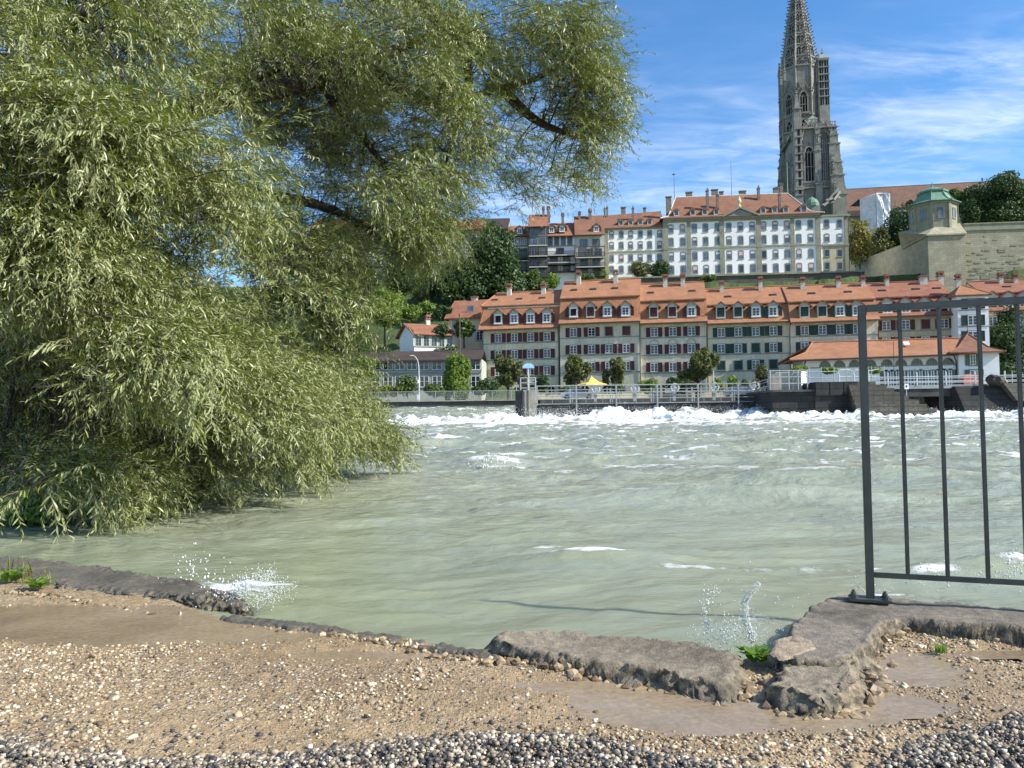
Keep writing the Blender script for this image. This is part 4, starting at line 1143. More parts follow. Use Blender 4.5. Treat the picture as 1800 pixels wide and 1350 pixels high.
    # stair-like buttress strip at the near corner with slit openings
    cb = MB(); cb.box(-1.1, 1.1, -1.5, 1.2, zg, Z(1401, 212)); cb.box(-1.35, 1.3, -1.75, 1.2, zb0-1, zb0-.3)
    pinn(cb, 0, -.3, Z(1401, 212)+.01, 2.2, 9)
    o = cb.build('corner_buttress', st, root)
    slit = cached(('slit',), lambda: MB().box(-.38, .38, -.03, .02, -.95, .95).mesh('slit_opening', M['void']))
    for k in range(8): link('slit_opening', slit, o, (.15, -1.5, Z(1403, 236+k*14.6)))
    ledge = cached(('ledge',), lambda: MB().box(-1.25, 1.3, -1.72, -1.52, -.14, .14).mesh('ledge', st))
    for k in range(9): link('ledge', ledge, o, (0, 0, Z(1403, 229+k*14.6)))
    def buttress(name, x, y, dx, dy, steps, zt):
        b = MB(); zz0 = zg
        for i, (z1, ex) in enumerate(steps):
            x0, x1 = (x-.95, x+.95) if dx == 0 else ((x, x+ex) if dx > 0 else (x-ex, x))
            y0, y1 = (y-.95, y+.95) if dy == 0 else ((y-ex, y) if dy < 0 else (y, y+ex))
            b.box(x0, x1, y0, y1, zz0, z1)
            b.box(x0-.22, x1+.22, y0-.22, y1+.1, z1-.45, z1-.05)
            cx_, cy_ = (x0+x1)/2, (y0+y1)/2
            zz0 = z1+.002
            if i < len(steps)-1:
                ox = x + dx*(ex-.6) if dx else x; oy = y + dy*(ex-.6) if dy else y
                pinn(b, ox, oy, z1+.01, .9, 5)
                b.tube((ox+dx*.3, oy+dy*.3, z1-.3), (ox+dx*1.7, oy+dy*1.7, z1-.1), .16, 4, .08)
        pinn(b, x+dx*.6, y+dy*.6, zz0, 1.3, zt)
        return b.build(name, st, root)
    zz_ = lambda v: Z(1470, v)
    buttress('buttress', S, .9, 1, 0, ((zz_(340), 3.3), (zz_(306), 2.6), (zz_(283), 2.0), (zz_(250), 1.6)), 7)
    buttress('buttress', S-.9, 0, 0, -1, ((zz_(345), 3.4), (zz_(310), 2.4), (zz_(285), 1.5), (zz_(252), 1.2)), 6)
    buttress('buttress', 0, D, -1, 0, ((zz_(330), 2.6), (zz_(285), 2.0), (zz_(247), 1.5)), 6)
    buttress('buttress', 0, D*.12, -1, 0, ((zz_(330), 1.6), (zz_(280), 1.2), (zz_(235), .9)), 6)
    buttress('buttress', 0, D*.86, -1, 0, ((zz_(338), 3.0), (zz_(290), 2.2), (zz_(252), 1.7)), 7)
    buttress('buttress', S*.53, 0, 0, -1, ((zz_(322), 1.3), (zz_(262), .9), (zz_(236), .7)), 5)
    # big ogee arches springing over the top of the stage, gallery with spiky rail
    og = MB()
    for c0, c1, v0, vt in ((1409, 1434.5, 248, 222), (1437, 1461, 250, 221)):
        x0, x1 = X(c0, v0), X(c1, v0); z0, zt_ = Z(c0, v0), Z(c0, vt); xm = (x0+x1)/2
        for sgn in (0, 1):
            pts = []
            for i in range(9):
                t = i/8; xx = (x0 if sgn == 0 else x1) + ((xm-x0) if sgn == 0 else (xm-x1))*(1-math.cos(t*math.pi/2))*1.0
                pts.append((xx + (0 if t < .99 else 0), -.7, z0+(zt_-z0)*math.sin(t*math.pi/2)))
            pts.append((xm+(x1-x0)*(.30 if sgn == 0 else -.30), -.9, zt_+1.6))
            og.pathtube(pts, .22, 5)
            for i in range(1, 8): og.ball((pts[i][0], -.9, pts[i][2]+.3), .2)
    og.build('ogee_arch', st, root)['kind'] = 'stuff'
    MB().ext([(X(1435, 300)+.6, -.02, zA0), (S-1.1, -.02, zA0), (S-1.1, -.02, Z(1455, 240)), ((X(1435, 300)+.6+S-1.1)/2, -.02, Z(1455, 228)), (X(1435, 300)+.6, -.02, Z(1455, 240))], (0, .03, 0)).build('blind_arch', dk, root)
    gl = MB()
    fbox(gl, 0, -.4, S+.8, -.3, 1.1, zs-.45, zs); fbox(gl, 1, -.4, D, -.3, 1.1, zs-.451, zs-.001)
    for i in range(20): fbox(gl, 0, i*S/19, i*S/19+.16, .7, .9, zs+.002, zs+1.3)
    fbox(gl, 0, -.2, S+.5, .7, .9, zs+1.302, zs+1.5)
    for i in range(16): fbox(gl, 1, i*D/15, i*D/15+.16, .7, .9, zs+.002, zs+1.3)
    fbox(gl, 1, -.2, D, .7, .9, zs+1.301, zs+1.499)
    for x, y, dx, dy in ((S, -.5, 1.6, -.4), (S, 2, 2.4, 0), (0, D*.5, -1.5, 0), (0, D-.5, -2, 0), (S*.75, -.8, 0, -1.6)):
        gl.tube((x, y, zs-.8), (x+dx, y+dy, zs-.3), .18, 4, .07)
    gl.build('gallery', st, root)
    # octagon stage
    ocx, ocy = X(1405.5, 180, D*.76), D*.76
    zo = Z(1405, 127, ocy)
    ro = (X(1438, 180, ocy)-X(1373, 180, ocy))/2/math.cos(math.pi/8)*.99
    ph = math.pi/8
    om = MB(); om.lathe((ocx, ocy, zs-.5), [(ro, 0), (ro, zo-zs+.5)], 8, ph=ph); om.build('octagon_stage', st, root)
    q = MB()
    for i in range(8):
        a = ph+i*math.pi/4; cx_, cy_ = ocx+ro*math.cos(a), ocy+ro*math.sin(a)
        q.tube((cx_, cy_, zs-.5), (cx_, cy_, zo+.8), .42, 6)
        q.lathe((cx_, cy_, zo+.6), [(.6, 0), (.55, .6), (.12, 3.4), (.3, 3.5), (.05, 4.4)], 5)
        q.tube((cx_, cy_, zs+1), (cx_+.5*math.cos(a), cy_+.5*math.sin(a), zs+9), .5, 5, .15)
    q.build('corner_shaft', st, root)['kind'] = 'stuff'
    ap = ro*math.cos(math.pi/8)
    for i in range(8):
        a = i*math.pi/4
        if math.sin(a) > .3: continue
        def base(s, o, z, a=a):
            return (ocx + (ap+o)*math.cos(a) - s*math.sin(a), ocy + (ap+o)*math.sin(a) + s*math.cos(a), z)
        lancet(root, 0, 0, Z(1420, 176, 2), Z(1420, 138, 2), 2.6, 3, base=base)
        lancet(root, 0, 0, Z(1420, 207, 2), Z(1420, 188, 2), 2.6, 2, base=base)
        # gable with crockets over the window
        gb = MB(); zg0 = Z(1420, 139, 2); zt_ = Z(1420, 121, 2)
        for s in (-1, 1):
            gb.pathtube([base(s*ro*.36, .35, zg0), base(s*ro*.18, .4, zg0+(zt_-zg0)*.4), base(0, .45, zt_+1.5)], .2, 4)
            for k in range(4): gb.ball(base(s*ro*.36*(1-k/4), .5, zg0+(zt_-zg0)*k/4+.3), .24)
        gb.build('window_gable', st, root)['kind'] = 'stuff'
        q2 = MB()
        for k in range(2):
            z0 = Z(1420, 181+k*42, 2)
            q2.add(*_boxpts(base, -ro*.4, ro*.4, 0, .5, z0, z0+.5))
        q2.build('ledge', st, root)
    tr = MB()
    for i in range(16):
        a = ph+i*math.pi/8; rr = ro*(1.0 if i % 2 == 0 else .94)
        x, y = ocx+rr*math.cos(a), ocy+rr*math.sin(a); a2 = a+math.pi/8; rr2 = ro*(1.0 if i % 2 else .94)
        x2, y2 = ocx+rr2*math.cos(a2), ocy+rr2*math.sin(a2)
        tr.tube((x, y, zo+1.6), (x2, y2, zo+1.6), .12, 4); tr.tube((x, y, zo), (x2, y2, zo+1.6), .09, 4); tr.tube((x2, y2, zo), (x, y, zo+1.6), .09, 4)
    tr.lathe((ocx, ocy, zo-.6), [(ro+.3, 0), (ro+.5, .3), (ro+.5, .6)], 8, ph=ph)
    tr.build('parapet', st, root)
    # blue-grey cabin and stair turret
    MB().box(-1.4, 1.4, -1.2, 1.0, 0, 2.2).ext([(-1.6, -1.3, 2.202), (1.6, -1.3, 2.202), (0, -1.3, 3.2)], (0, 2.4, 0)).build('cabin', M['dormer_wall'], root, loc=(X(1427, 218, .6), .6, zs+.5))
    om2 = MB().box(X(1434, 170, 4.5), X(1441, 170, 4.5), 4.5, 6.5, zs-1, Z(1445, 112, 4.5)); om2.build('turret_shadow_link', dk, root)  # link wall in dark stone, painting in the shadowed strip beside the turret
    tx = X(1448, 170, 3.5); tw = (X(1457, 170, 3.5)-X(1439, 170, 3.5)); zt0, zt1 = zs-1, Z(1449, 106, 3.5)
    tb = MB(); tb.box(tx-tw/2, tx+tw/2, 2.6, 2.6+tw, zt0, zt1)
    zt2 = Z(1449, 93, 3.5)
    tb.lathe((tx, 2.6+tw/2, zt1), [(tw*.78, 0), (tw*.8, .4), (.1, zt2-zt1), (.5, zt2-zt1+.2), (.4, zt2-zt1+.7), (.06, zt2-zt1+2)], 4, ph=math.pi/4)
    o = tb.build('stair_turret', st, root)
    wv = cached(('tw',), lambda: MB().box(-.55, .55, -.03, .02, -1.15, 1.15, 0).box(-.06, .06, -.1, -.031, -1.15, 1.15, 1).mesh('turret_opening', [M['void'], st]))
    ld = cached(('tl',), lambda: MB().box(-tw/2-.15, tw/2+.15, -.25, 0, -.18, .18).mesh('ledge', st))
    for k in range(7):
        z = Z(1449, 112+k*12.9, 2.6)
        if k == 6: continue
        for sx in (-.23, .27): link('turret_opening', wv, o, (tx+sx*tw, 2.6, z-.2))
        link('ledge', ld, o, (tx, 2.6, z+1.35))
    # openwork spire
    zsp0 = zo-.5; zap = Z(1405, -62, ocy); r0 = ro*.93
    sc_, sy_ = ocx, ocy
    def spr(z): return r0*(zap-z)/(zap-zsp0)
    sp = MB()
    NZ = 9
    for i in range(8):
        a = ph+i*math.pi/4
        sp.tube((sc_+r0*math.cos(a), sy_+r0*math.sin(a), zsp0), (sc_, sy_, zap), .42, 5, .15)
        for k in range(34):
            z = zsp0+(zap-zsp0)*(k+.5)/36; rr = spr(z)+.3
            x, y = sc_+rr*math.cos(a), sy_+rr*math.sin(a)
            e = .85 if k % 2 == 0 else .5
            sp.tube((x, y, z), (x+e*math.cos(a), y+e*math.sin(a), z+.25), .16, 4, .20)
    sp.build('spire_rib', st, root)['kind'] = 'stuff'
    pn = MB()
    levels = [zsp0+(zap-zsp0)*(1-(1-k/10)**1.12) for k in range(10)]
    for k in range(len(levels)-1):
        za, zb_ = levels[k], levels[k+1]; ra, rb = spr(za), spr(zb_)
        for i in range(8):
            a, a2 = ph+i*math.pi/4, ph+(i+1)*math.pi/4
            def pt(t, z, inset=0):
                rr = spr(z)-inset
                return (sc_+rr*(math.cos(a)*(1-t)+math.cos(a2)*t), sy_+rr*(math.sin(a)*(1-t)+math.sin(a2)*t), z)
            pn.tube(pt(0, za), pt(1, za), .28, 4)
            zm = za+(zb_-za)*.62
            pn.tube(pt(.5, za), pt(.5, zm), .14, 4)
            pn.tube(pt(.26, za), pt(.26, zm*.9+za*.1), .09, 4); pn.tube(pt(.74, za), pt(.74, zm*.9+za*.1), .09, 4)
            pn.pathtube([pt(.0, zm), pt(.25, zb_-.5), pt(.5, zm), pt(.75, zb_-.5), pt(1, zm)], .13, 4)
            pn.pathtube([pt(.1, zm), pt(.5, zb_-.1), pt(.9, zm)], .12, 4)
    pn.build('spire_tracery', st, root)['kind'] = 'stuff'
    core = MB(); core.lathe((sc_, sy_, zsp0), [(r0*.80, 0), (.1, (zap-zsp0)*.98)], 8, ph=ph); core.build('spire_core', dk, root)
    # pinnacles round the spire foot
    pf = MB()
    for u, v0, vt in ((1373, 140, 124), (1379, 132, 113), (1437, 135, 100), (1440, 128, 105)):
        x = X(u, v0, 4); pinn(pf, x, 4, Z(u, v0, 4)-2, .8, Z(u, vt, 4)-Z(u, v0, 4)+4)
    pf.build('pinnacle', st, root)['kind'] = 'stuff'
    # base clutter: flying struts, little copper-roofed turret, green flag pole
    fs_ = MB()
    for (a, b_) in (((1475, 330), (1448, 362)), ((1478, 345), (1452, 352)), ((1470, 352), (1445, 360)), ((1478, 335), (1466, 352))):
        fs_.tube((X(a[0], a[1], -4), -3, Z(a[0], a[1], -4)), (X(b_[0], b_[1], -5), -5, Z(b_[0], b_[1], -5)), .35, 5)
    fs_.build('flying_strut', st, root)['kind'] = 'stuff'
    MB().lathe((0, 0, 0), [(2.2, 0), (2.2, 1.0), (1.6, 2.0), (.6, 2.8), (.1, 3.2)], 10).build('copper_cap', M['copper_green'], root, loc=(X(1427, 362, -8), -8, Z(1427, 364, -8)))
    MB().box(-2, 2, -1.8, 2, -12, 0).build('cap_base', st, root, loc=(X(1427, 362, -8), -8, Z(1427, 364, -8)))
    MB().tube((0, 0, -4), (0, 0, 11), .22, 5, .12).build('pole', M['copper_green'], root, loc=(X(1384.5, 340, -9), -9, Z(1384.5, 348, -9)))
def _boxpts(f, s0, s1, o0, o1, z0, z1):
    v = [f(s0, o0, z0), f(s1, o0, z0), f(s1, o1, z0), f(s0, o1, z0), f(s0, o0, z1), f(s1, o0, z1), f(s1, o1, z1), f(s0, o1, z1)]
    return v, [(0,3,2,1),(4,5,6,7),(0,1,5,4),(1,2,6,5),(2,3,7,6),(3,0,4,7)]
tower()
# ================================================================== TERRAIN AND QUAY
def terrain():
    nx, ny = 170, 130
    xs = np.linspace(-150, 190, nx); ys = 86 + np.linspace(0, 1, ny)**1.25*340
    Xg, Yg = np.meshgrid(xs, ys)
    Yl = Yg + .2*Xg                                    # the row's own depth
    z = np.full_like(Xg, 2.35)
    left = sstep(12, -6, Xg)
    # slope starts behind the houses; on the left it starts sooner, as a garden terrace
    s0 = 128 - 16*left; s1 = 172 - 12*left
    z = z + (29.5 - 2.35)*sstep(s0, s1, Yl)**.85
    z += left*sstep(107, 111, Yl)*3.0*(1-sstep(s0, s1, Yl))
    z = np.where((left < .5) & (Yl < 178), np.minimum(z, 2.35 + 9*sstep(128, 172, Yl)), z)
    z += (fbm(Xg*.12, Yg*.12, 3)-.5)*2.2*sstep(112, 125, Yl)*sstep(200, 170, Yl)
    z = np.where(Yl < 112, np.minimum(z, 2.35+3*left*sstep(107, 111, Yl)), z)
    v = np.stack([Xg, Yg, z], -1).reshape(-1, 3)
    idx = np.arange(nx*ny).reshape(ny, nx)
    f = np.stack([idx[:-1, :-1], idx[:-1, 1:], idx[1:, 1:], idx[1:, :-1]], -1).reshape(-1, 4)
    m, nt, p = nodes_of('hillside_soil')
    n = tex_noise(nt, geoco(nt), .25, 8, .7)
    lk(nt, ramp(nt, n, [(.35, (.035, .055, .018)), (.55, (.07, .11, .03)), (.7, (.12, .15, .05))]), p.inputs['Base Color'])
    p.inputs['Roughness'].default_value = .95
    bump(nt, p, tex_noise(nt, geoco(nt), 1.5, 6, .7), 1, .4)
    tag(link('hillside', np_mesh('hillside', v, f, m)), kind='structure')
terrain()
def hillz(x, y):
    yl = y + .2*x; left = float(sstep(12, -6, np.array(x)))
    s0 = 128-16*left; s1 = 172-12*left
    z = 2.35 + 27.15*float(sstep(s0, s1, np.array(yl)))**.85
    if yl > 109: z = max(z, 2.35+left*3)
    return z

def far_ground():
    b = MB(); b.box(-1500, 1500, 420, 2600, 20, 28.5)
    tag(b.build('plateau', M['leaf_dark']), kind='structure')
far_ground()

UPZ = 1.7
def quay():
    # left quay wall, upstream
    b = MB(); xs = -75; P = Plane(0, 86, 0)
    e = P.hit(930, 700)[0]
    b.box(xs, 3.0, 85.0, 90, -3, 2.30)
    o = b.build('quay_wall', M['concrete_dk']); tag(o, 'long low dark quay wall carrying the upright-barred fence, upstream of the pier', 'wall')
    cp = MB().box(xs, 3.0, 84.8, 86, 2.302, 2.42).build('coping', M['concrete'], o)
    root = empty('quay_fence', (0, 85.2, 2.42), 0, 'grey upright-barred fence along the left quay', 'fence')
    posts = MB().box(-.04, .04, -.04, .04, 0, 1.05).mesh('post', M['rail_metal'])
    x = -40.0
    while x < 3:
        link('post', posts, root, (x, 0, 0)); x += 2.1
    r = MB(); r.box(-75, 3, -.03, .03, .98, 1.04); r.box(-75, 3, -.02, .02, .12, .16); r.build('rail', M['rail_metal'], root)
    bb = MB(); x = -60
    while x < 3: bb.box(x, x+.03, -.015, .015, .161, .979); x += .135
    bb.build('bar', M['rail_metal'], root)['kind'] = 'stuff'
    # riverside road on the right side, behind the walkway
    b = MB(); b.box(3.002, 130, 81.5, 92, -3, 2.34); tag(b.build('quay', M['concrete_dk']), kind='structure')
    rr = MB(); rr.box(-75, 130, 86.2, 100, 2.30, 2.36); 
    m = simple('quay_paving', (.24, .23, .21), .9, .12, .8); tag(rr.build('quay_road', m), kind='structure')
    # stone retaining step along the gardens
    b = MB(); b.box(1.5, 42, 97.5, 98, 2.3, 3.25); tag(b.build('garden_retaining_wall', M['plaster']), 'low pale garden wall between the quay road and the row houses', 'wall')
quay()

# ------------------------------------------------------------------ weir: pier, gates and walkway
WY = 65.0
def weir():
    P = Plane(0, WY, R(-1.0))
    X = lambda u, v=700, y=0: P.hit(u, v, y)[0]
    Z = lambda u, v, y=0: P.hit(u, v, y)[1]
    root = empty('weir_walkway', (0, WY, 0), R(-1.0), 'steel gate walkway with handwheels crossing above the foaming weir', 'walkway')
    x0, x1 = X(943), X(1370)
    xk = X(1325)
    zd = Z(1100, 709)
    # concrete sill/beam and gates
    b = MB(); b.box(x0, xk, 0, 1.6, zd-.55, zd-.02); b.build('beam', M['concrete_dk'], root)
    d = MB(); d.box(x0, xk, -.12, 1.7, zd-.018, zd+.06); d.hexa([(xk, -.12, zd-.018), (x1, -3.5, zd+.75), (x1, -1.8, zd+.75), (xk, 1.7, zd-.018)], [(xk, -.12, zd+.06), (x1, -3.5, zd+.83), (x1, -1.8, zd+.83), (xk, 1.7, zd+.06)])
    d.build('deck', M['rail_metal'], root)
    k = 0
    gate = None
    uu = [945, 1013, 1083, 1155, 1226.5, 1297]
    for i in range(len(uu)):
        x = X(uu[i]) if i else x0+.05
        pp = MB().box(-.06, .06, -.22, -.12, -1.0 if i else -.1, 1.55); pp.build('post', M['rail_metal'], root, loc=(x, 0, zd))
        if i < len(uu)-1:
            x2 = X(uu[i+1]); w = x2-x-.3
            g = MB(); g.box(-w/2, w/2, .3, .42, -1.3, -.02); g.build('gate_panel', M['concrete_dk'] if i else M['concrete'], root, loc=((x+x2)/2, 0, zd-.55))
            m2 = MB().box(-.2, -.1, -.17, -.1, .1, 1.3).box(.0, .06, -.17, -.1, .1, 1.05); m2.build('post', M['rail_metal'], root, loc=(x2-.35, 0, zd))
            # brace into the water
    for (y, zz, t) in ((-.17, 1.55, .045), (-.17, .95, .05), (-.17, .42, .03), (1.55, 1.25, .035), (1.55, .7, .03)):
        r = MB(); r.box(x0, xk, y-t*.6, y+t*.6, zd+zz-t, zd+zz+t)
        r.tube((xk, y, zd+zz), (x1, y-3.4, zd+zz+.75), t*.9, 5)
        r.build('rail', M['rail_metal'], root)
    pb = MB()
    x = x0+1.4
    while x < xk: pb.box(x-.02, x+.02, 1.52, 1.57, zd+.06, zd+1.25); x += 1.45
    for t in (.15, .35, .55, .75, .98): pb.box(xk+(x1-xk)*t-.03, xk+(x1-xk)*t+.03, -.17-3.4*t, -.12-3.4*t, zd+.75*t, zd+.75*t+1.5)
    pb.build('slim_post', M['rail_metal'], root)['kind'] = 'stuff'
    # handwheels
    n = 16
    wm = MB(); wm.pathtube([(.33*math.cos(2*math.pi*i/n), 0, .33*math.sin(2*math.pi*i/n)) for i in range(n+1)], .055, 5)
    for q in range(3):
        a = q*math.pi/3+.3; wm.tube((-.33*math.cos(a), 0, -.33*math.sin(a)), (.33*math.cos(a), 0, .33*math.sin(a)), .035, 4)
    wm.tube((0, -.1, 0), (0, .9, 0), .05, 6); wme = wm.mesh('handwheel', M['rail_white'])
    gm = MB().box(-.12, .12, .3, .62, -1.1, .25).mesh('gearbox', M['rail_metal'])
    for u, v in ((1047, 683.5), (1116, 683), (1186, 681.5), (1256, 680.5), (1326.5, 679)):
        o = link('handwheel', wme, root, (X(u, v), -.1, Z(u, v))); link('gearbox', gm, o)
    # inclined braces and rope
    br = MB()
    for u in (1087, 1156, 1226, 1297): br.tube((X(u), .2, zd-.5), (X(u+13), -2.5, -.1), .07, 5)
    br.build('brace', M['rail_metal'], root)['kind'] = 'stuff'
    # pier
    pr = empty('weir_pier', (X(924), WY-.5, 0), R(-1), 'tall weathered concrete pier standing in the foam at the left end of the walkway', 'pier')
    a0, a1 = X(903.5, 700, -1)-X(924), X(943, 700, -1)-X(924)
    zt = Z(924, 686, -1)
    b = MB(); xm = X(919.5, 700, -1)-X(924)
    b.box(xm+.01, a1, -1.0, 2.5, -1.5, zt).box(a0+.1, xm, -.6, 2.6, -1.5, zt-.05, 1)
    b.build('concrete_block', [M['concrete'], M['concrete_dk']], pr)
    MB().box(a1-.75, a1-.68, -1.05, -1.002, .2, zt).box(xm-.05, xm+.12, -1.06, -1.002, .1, zt-.1).build('groove', M['concrete_dk'], pr)
    rl = MB(); rz = Z(924, 664.5, -1)
    xr0, xr1 = X(915, 670)-X(924), a1-.08
    for z in (rz, rz-.42, rz-.85): rl.tube((xr0, -.9, z), (xr1, -.9, z), .045, 5); rl.tube((xr0, 2.2, z), (xr1, 2.2, z), .045, 5); rl.tube((xr1, -.9, z), (xr1, 2.2, z), .045, 5)
    for x, y in ((xr0, -.9), (xr1, -.9), (xr0, 2.2), (xr1, 2.2), ((xr0+xr1)/2, -.9)): rl.tube((x, y, zt), (x, y, rz), .05, 5)
    rl.build('railing', M['rail_metal'], pr)
    ms = MB(); ms.box(-.55, .1, -.3, .3, zt, zt+1.0).box(-.7, -.45, -.2, .2, zt+.5, zt+1.25).ball((-.3, -.2, zt+.9), .25)
    ms.build('winch', M['dark_metal'], pr)
    sp = empty('round_sign_post', (X(929), WY-1.4, zt-2.2), 0, 'slim white post with a half-round pale blue sign on the weir pier', 'sign')
    sz = Z(929, 643, -1.4)-(zt-2.2)
    MB().tube((0, 0, 0), (0, 0, sz), .05, 6).build('pole', M['rail_white'], sp)
    MB().ext([(.5*math.cos(math.pi*i/8), -.07, sz-.2+.42*math.sin(math.pi*i/8)) for i in range(9)], (0, .03, 0)).build('sign_plate', M['sign_blue'], sp)
weir()

def dark_wall():
    P = Plane(0, 60, R(-3))
    X = lambda u, v=700, y=0: P.hit(u, v, y)[0]
    Z = lambda u, v, y=0: P.hit(u, v, y)[1]
    x0, x1 = X(1358), X(1505)
    root = empty('lock_wall', P.world(x0), R(-3), 'dark wet masonry wall rising from the foam between walkway and stone steps', 'wall')
    W = x1-x0; z1 = Z(1400, 686.5); xs = X(1431)-x0; z2 = Z(1460, 671.5)
    b = MB(); b.box(0, xs-.002, 0, 12, -1.5, z1-.1); b.box(xs, W, -.25, 12, -1.5, z2); b.build('masonry', M['wet_wall'], root)
    MB().box(-.1, xs, -.3, 12, z1-.098, z1+.06).build('coping', M['concrete_dk'], root)
    blk = MB()
    for k in range(3): 
        o = MB().box(0, (W-xs)/3-.06, -.40, -.252, z2-1.05, z2-.02).build('stone_block', M['wet_wall'], root, loc=(xs+k*(W-xs)/3+.03, 0, 0))
    r = MB()
    for z in (.55, 1.05): r.tube((-.2, .1, z1+z), (xs-.3, .1, z1+z), .035, 5)
    for i in range(5): r.tube((-.1+i*(xs-.2)/4.2, .1, z1+.05), (-.1+i*(xs-.2)/4.2, .1, z1+1.55), .04, 5)
    r.tube((-.2, .1, z1+1.55), (xs-.3, .1, z1+1.55), .035, 5)
    for z in (.5, 1.0): r.tube((xs, 4, z2+z), (W+3, 4, z2+z), .035, 5)
    for i in range(7): r.tube((xs+i*.95, 1, z2), (xs+i*.95, 1, z2+1.2), .035, 5)
    r.build('railing', M['rail_metal'], root)
    # machinery house: green-grey front, bright side
    hb = empty('sluice_house', P.world(X(1388), 3.2, z1+.06), R(-38), 'small flat-topped box hut with bright white right side on the lock wall', 'hut')
    w = 1.9; h = Z(1400, 654)-z1
    MB().box(0, w, 0, 1.3, 0, h).build('wall', M['dormer_wall'], hb)
    MB().box(w+.002, w+.03, 0, 1.3, 0, h).build('side_panel', M['sign_white'], hb)
    MB().box(-.08, w+.1, -.08, 1.4, h+.002, h+.1).build('roof', M['sign_white'], hb)
    # concrete stub left of it
    MB().box(-.4, .4, 0, 1, -2, Z(1373, 656)).build('concrete_post', M['concrete'], root, loc=(X(1373)-x0, 1.0, 0))
    # planters
    # ladder-like safety frames
    fr = empty('tubular_gates', P.world(X(1488), 1.5, z2), R(-3), 'pair of white tubular safety gates at the head of the stone steps', 'gate')
    for i, x in enumerate((0, 1.15)):
        g = MB(); h2 = Z(1500, 648)-z2
        c = [(x, 0, h2-1.1), (x, 0, h2-.15), (x+.12, 0, h2), (x+.85, 0, h2), (x+.97, 0, h2-.15), (x+.97, 0, h2-.95), (x+.85, 0, h2-1.1), (x+.1, 0, h2-1.1)]
        g.pathtube(c, .04, 5); g.tube((x, 0, h2-.55), (x+.97, 0, h2-.55), .035, 5)
        g.tube((x+.05, 0, 0), (x+.05, 0, h2-.3), .045, 5)
        g.build('gate_leaf', M['rail_white'], fr)
    MB().tube((2.3, 0, 0), (2.3, 0, h2), .045, 5).tube((2.3, 0, h2-.1), (3.1, 0, h2+.02), .035, 5).tube((2.3, 0, h2-.55), (3.1, 0, h2-.55), .035, 5).build('post', M['rail_white'], fr)
    # stone steps
    st = empty('stone_steps', P.world(X(1503), 0, -1.0), R(-3), 'flight of worn dark stone steps running down right into the foaming chute', 'steps')
    n = 8; ztop = z2+1.0; rnd = random.Random(2)
    xe = [X(1542)-x1, X(1558)-x1, X(1569)-x1, X(1578)-x1, X(1588)-x1, X(1603)-x1, X(1614)-x1, X(1627)-x1]
    zt = [Z(1550, v)+1.0 for v in (670, 676, 682, 689, 696, 703, 711, 718)]
    for i in range(n):
        o = MB().hexa([(-.6, -.3-.25*i, 0), (xe[i]+rnd.uniform(-.1, .1), -.3-.25*i, 0), (xe[i], 5, 0), (-.6, 5, 0)],
                      [(-.6, -.2-.25*i, zt[i]), (xe[i]-.1, -.25-.25*i, zt[i]-.03), (xe[i], 5, zt[i]), (-.6, 5, zt[i])])
        o.build('step', M['rubble_wall'], st)
    # warning sign
    sg = empty('warning_sign', P.world(X(1600), .6, .2), 0, 'small white square warning board on a thin pole above the steps', 'sign')
    zs = Z(1600, 679)-.2
    MB().tube((0, 0, 0), (0, 0, zs), .03, 5).build('pole', M['rail_white'], sg)
    MB().box(-.16, .16, -.06, -.03, zs-.2, zs+.2).build('sign_plate', M['sign_white'], sg)
    f = MB(); f.ball((0.0, -.07, zs+.08), .05); f.box(-.06, .06, -.066, -.061, zs-.06, zs+.03)
    f.build('pictogram', M['dark_metal'], sg)
dark_wall()

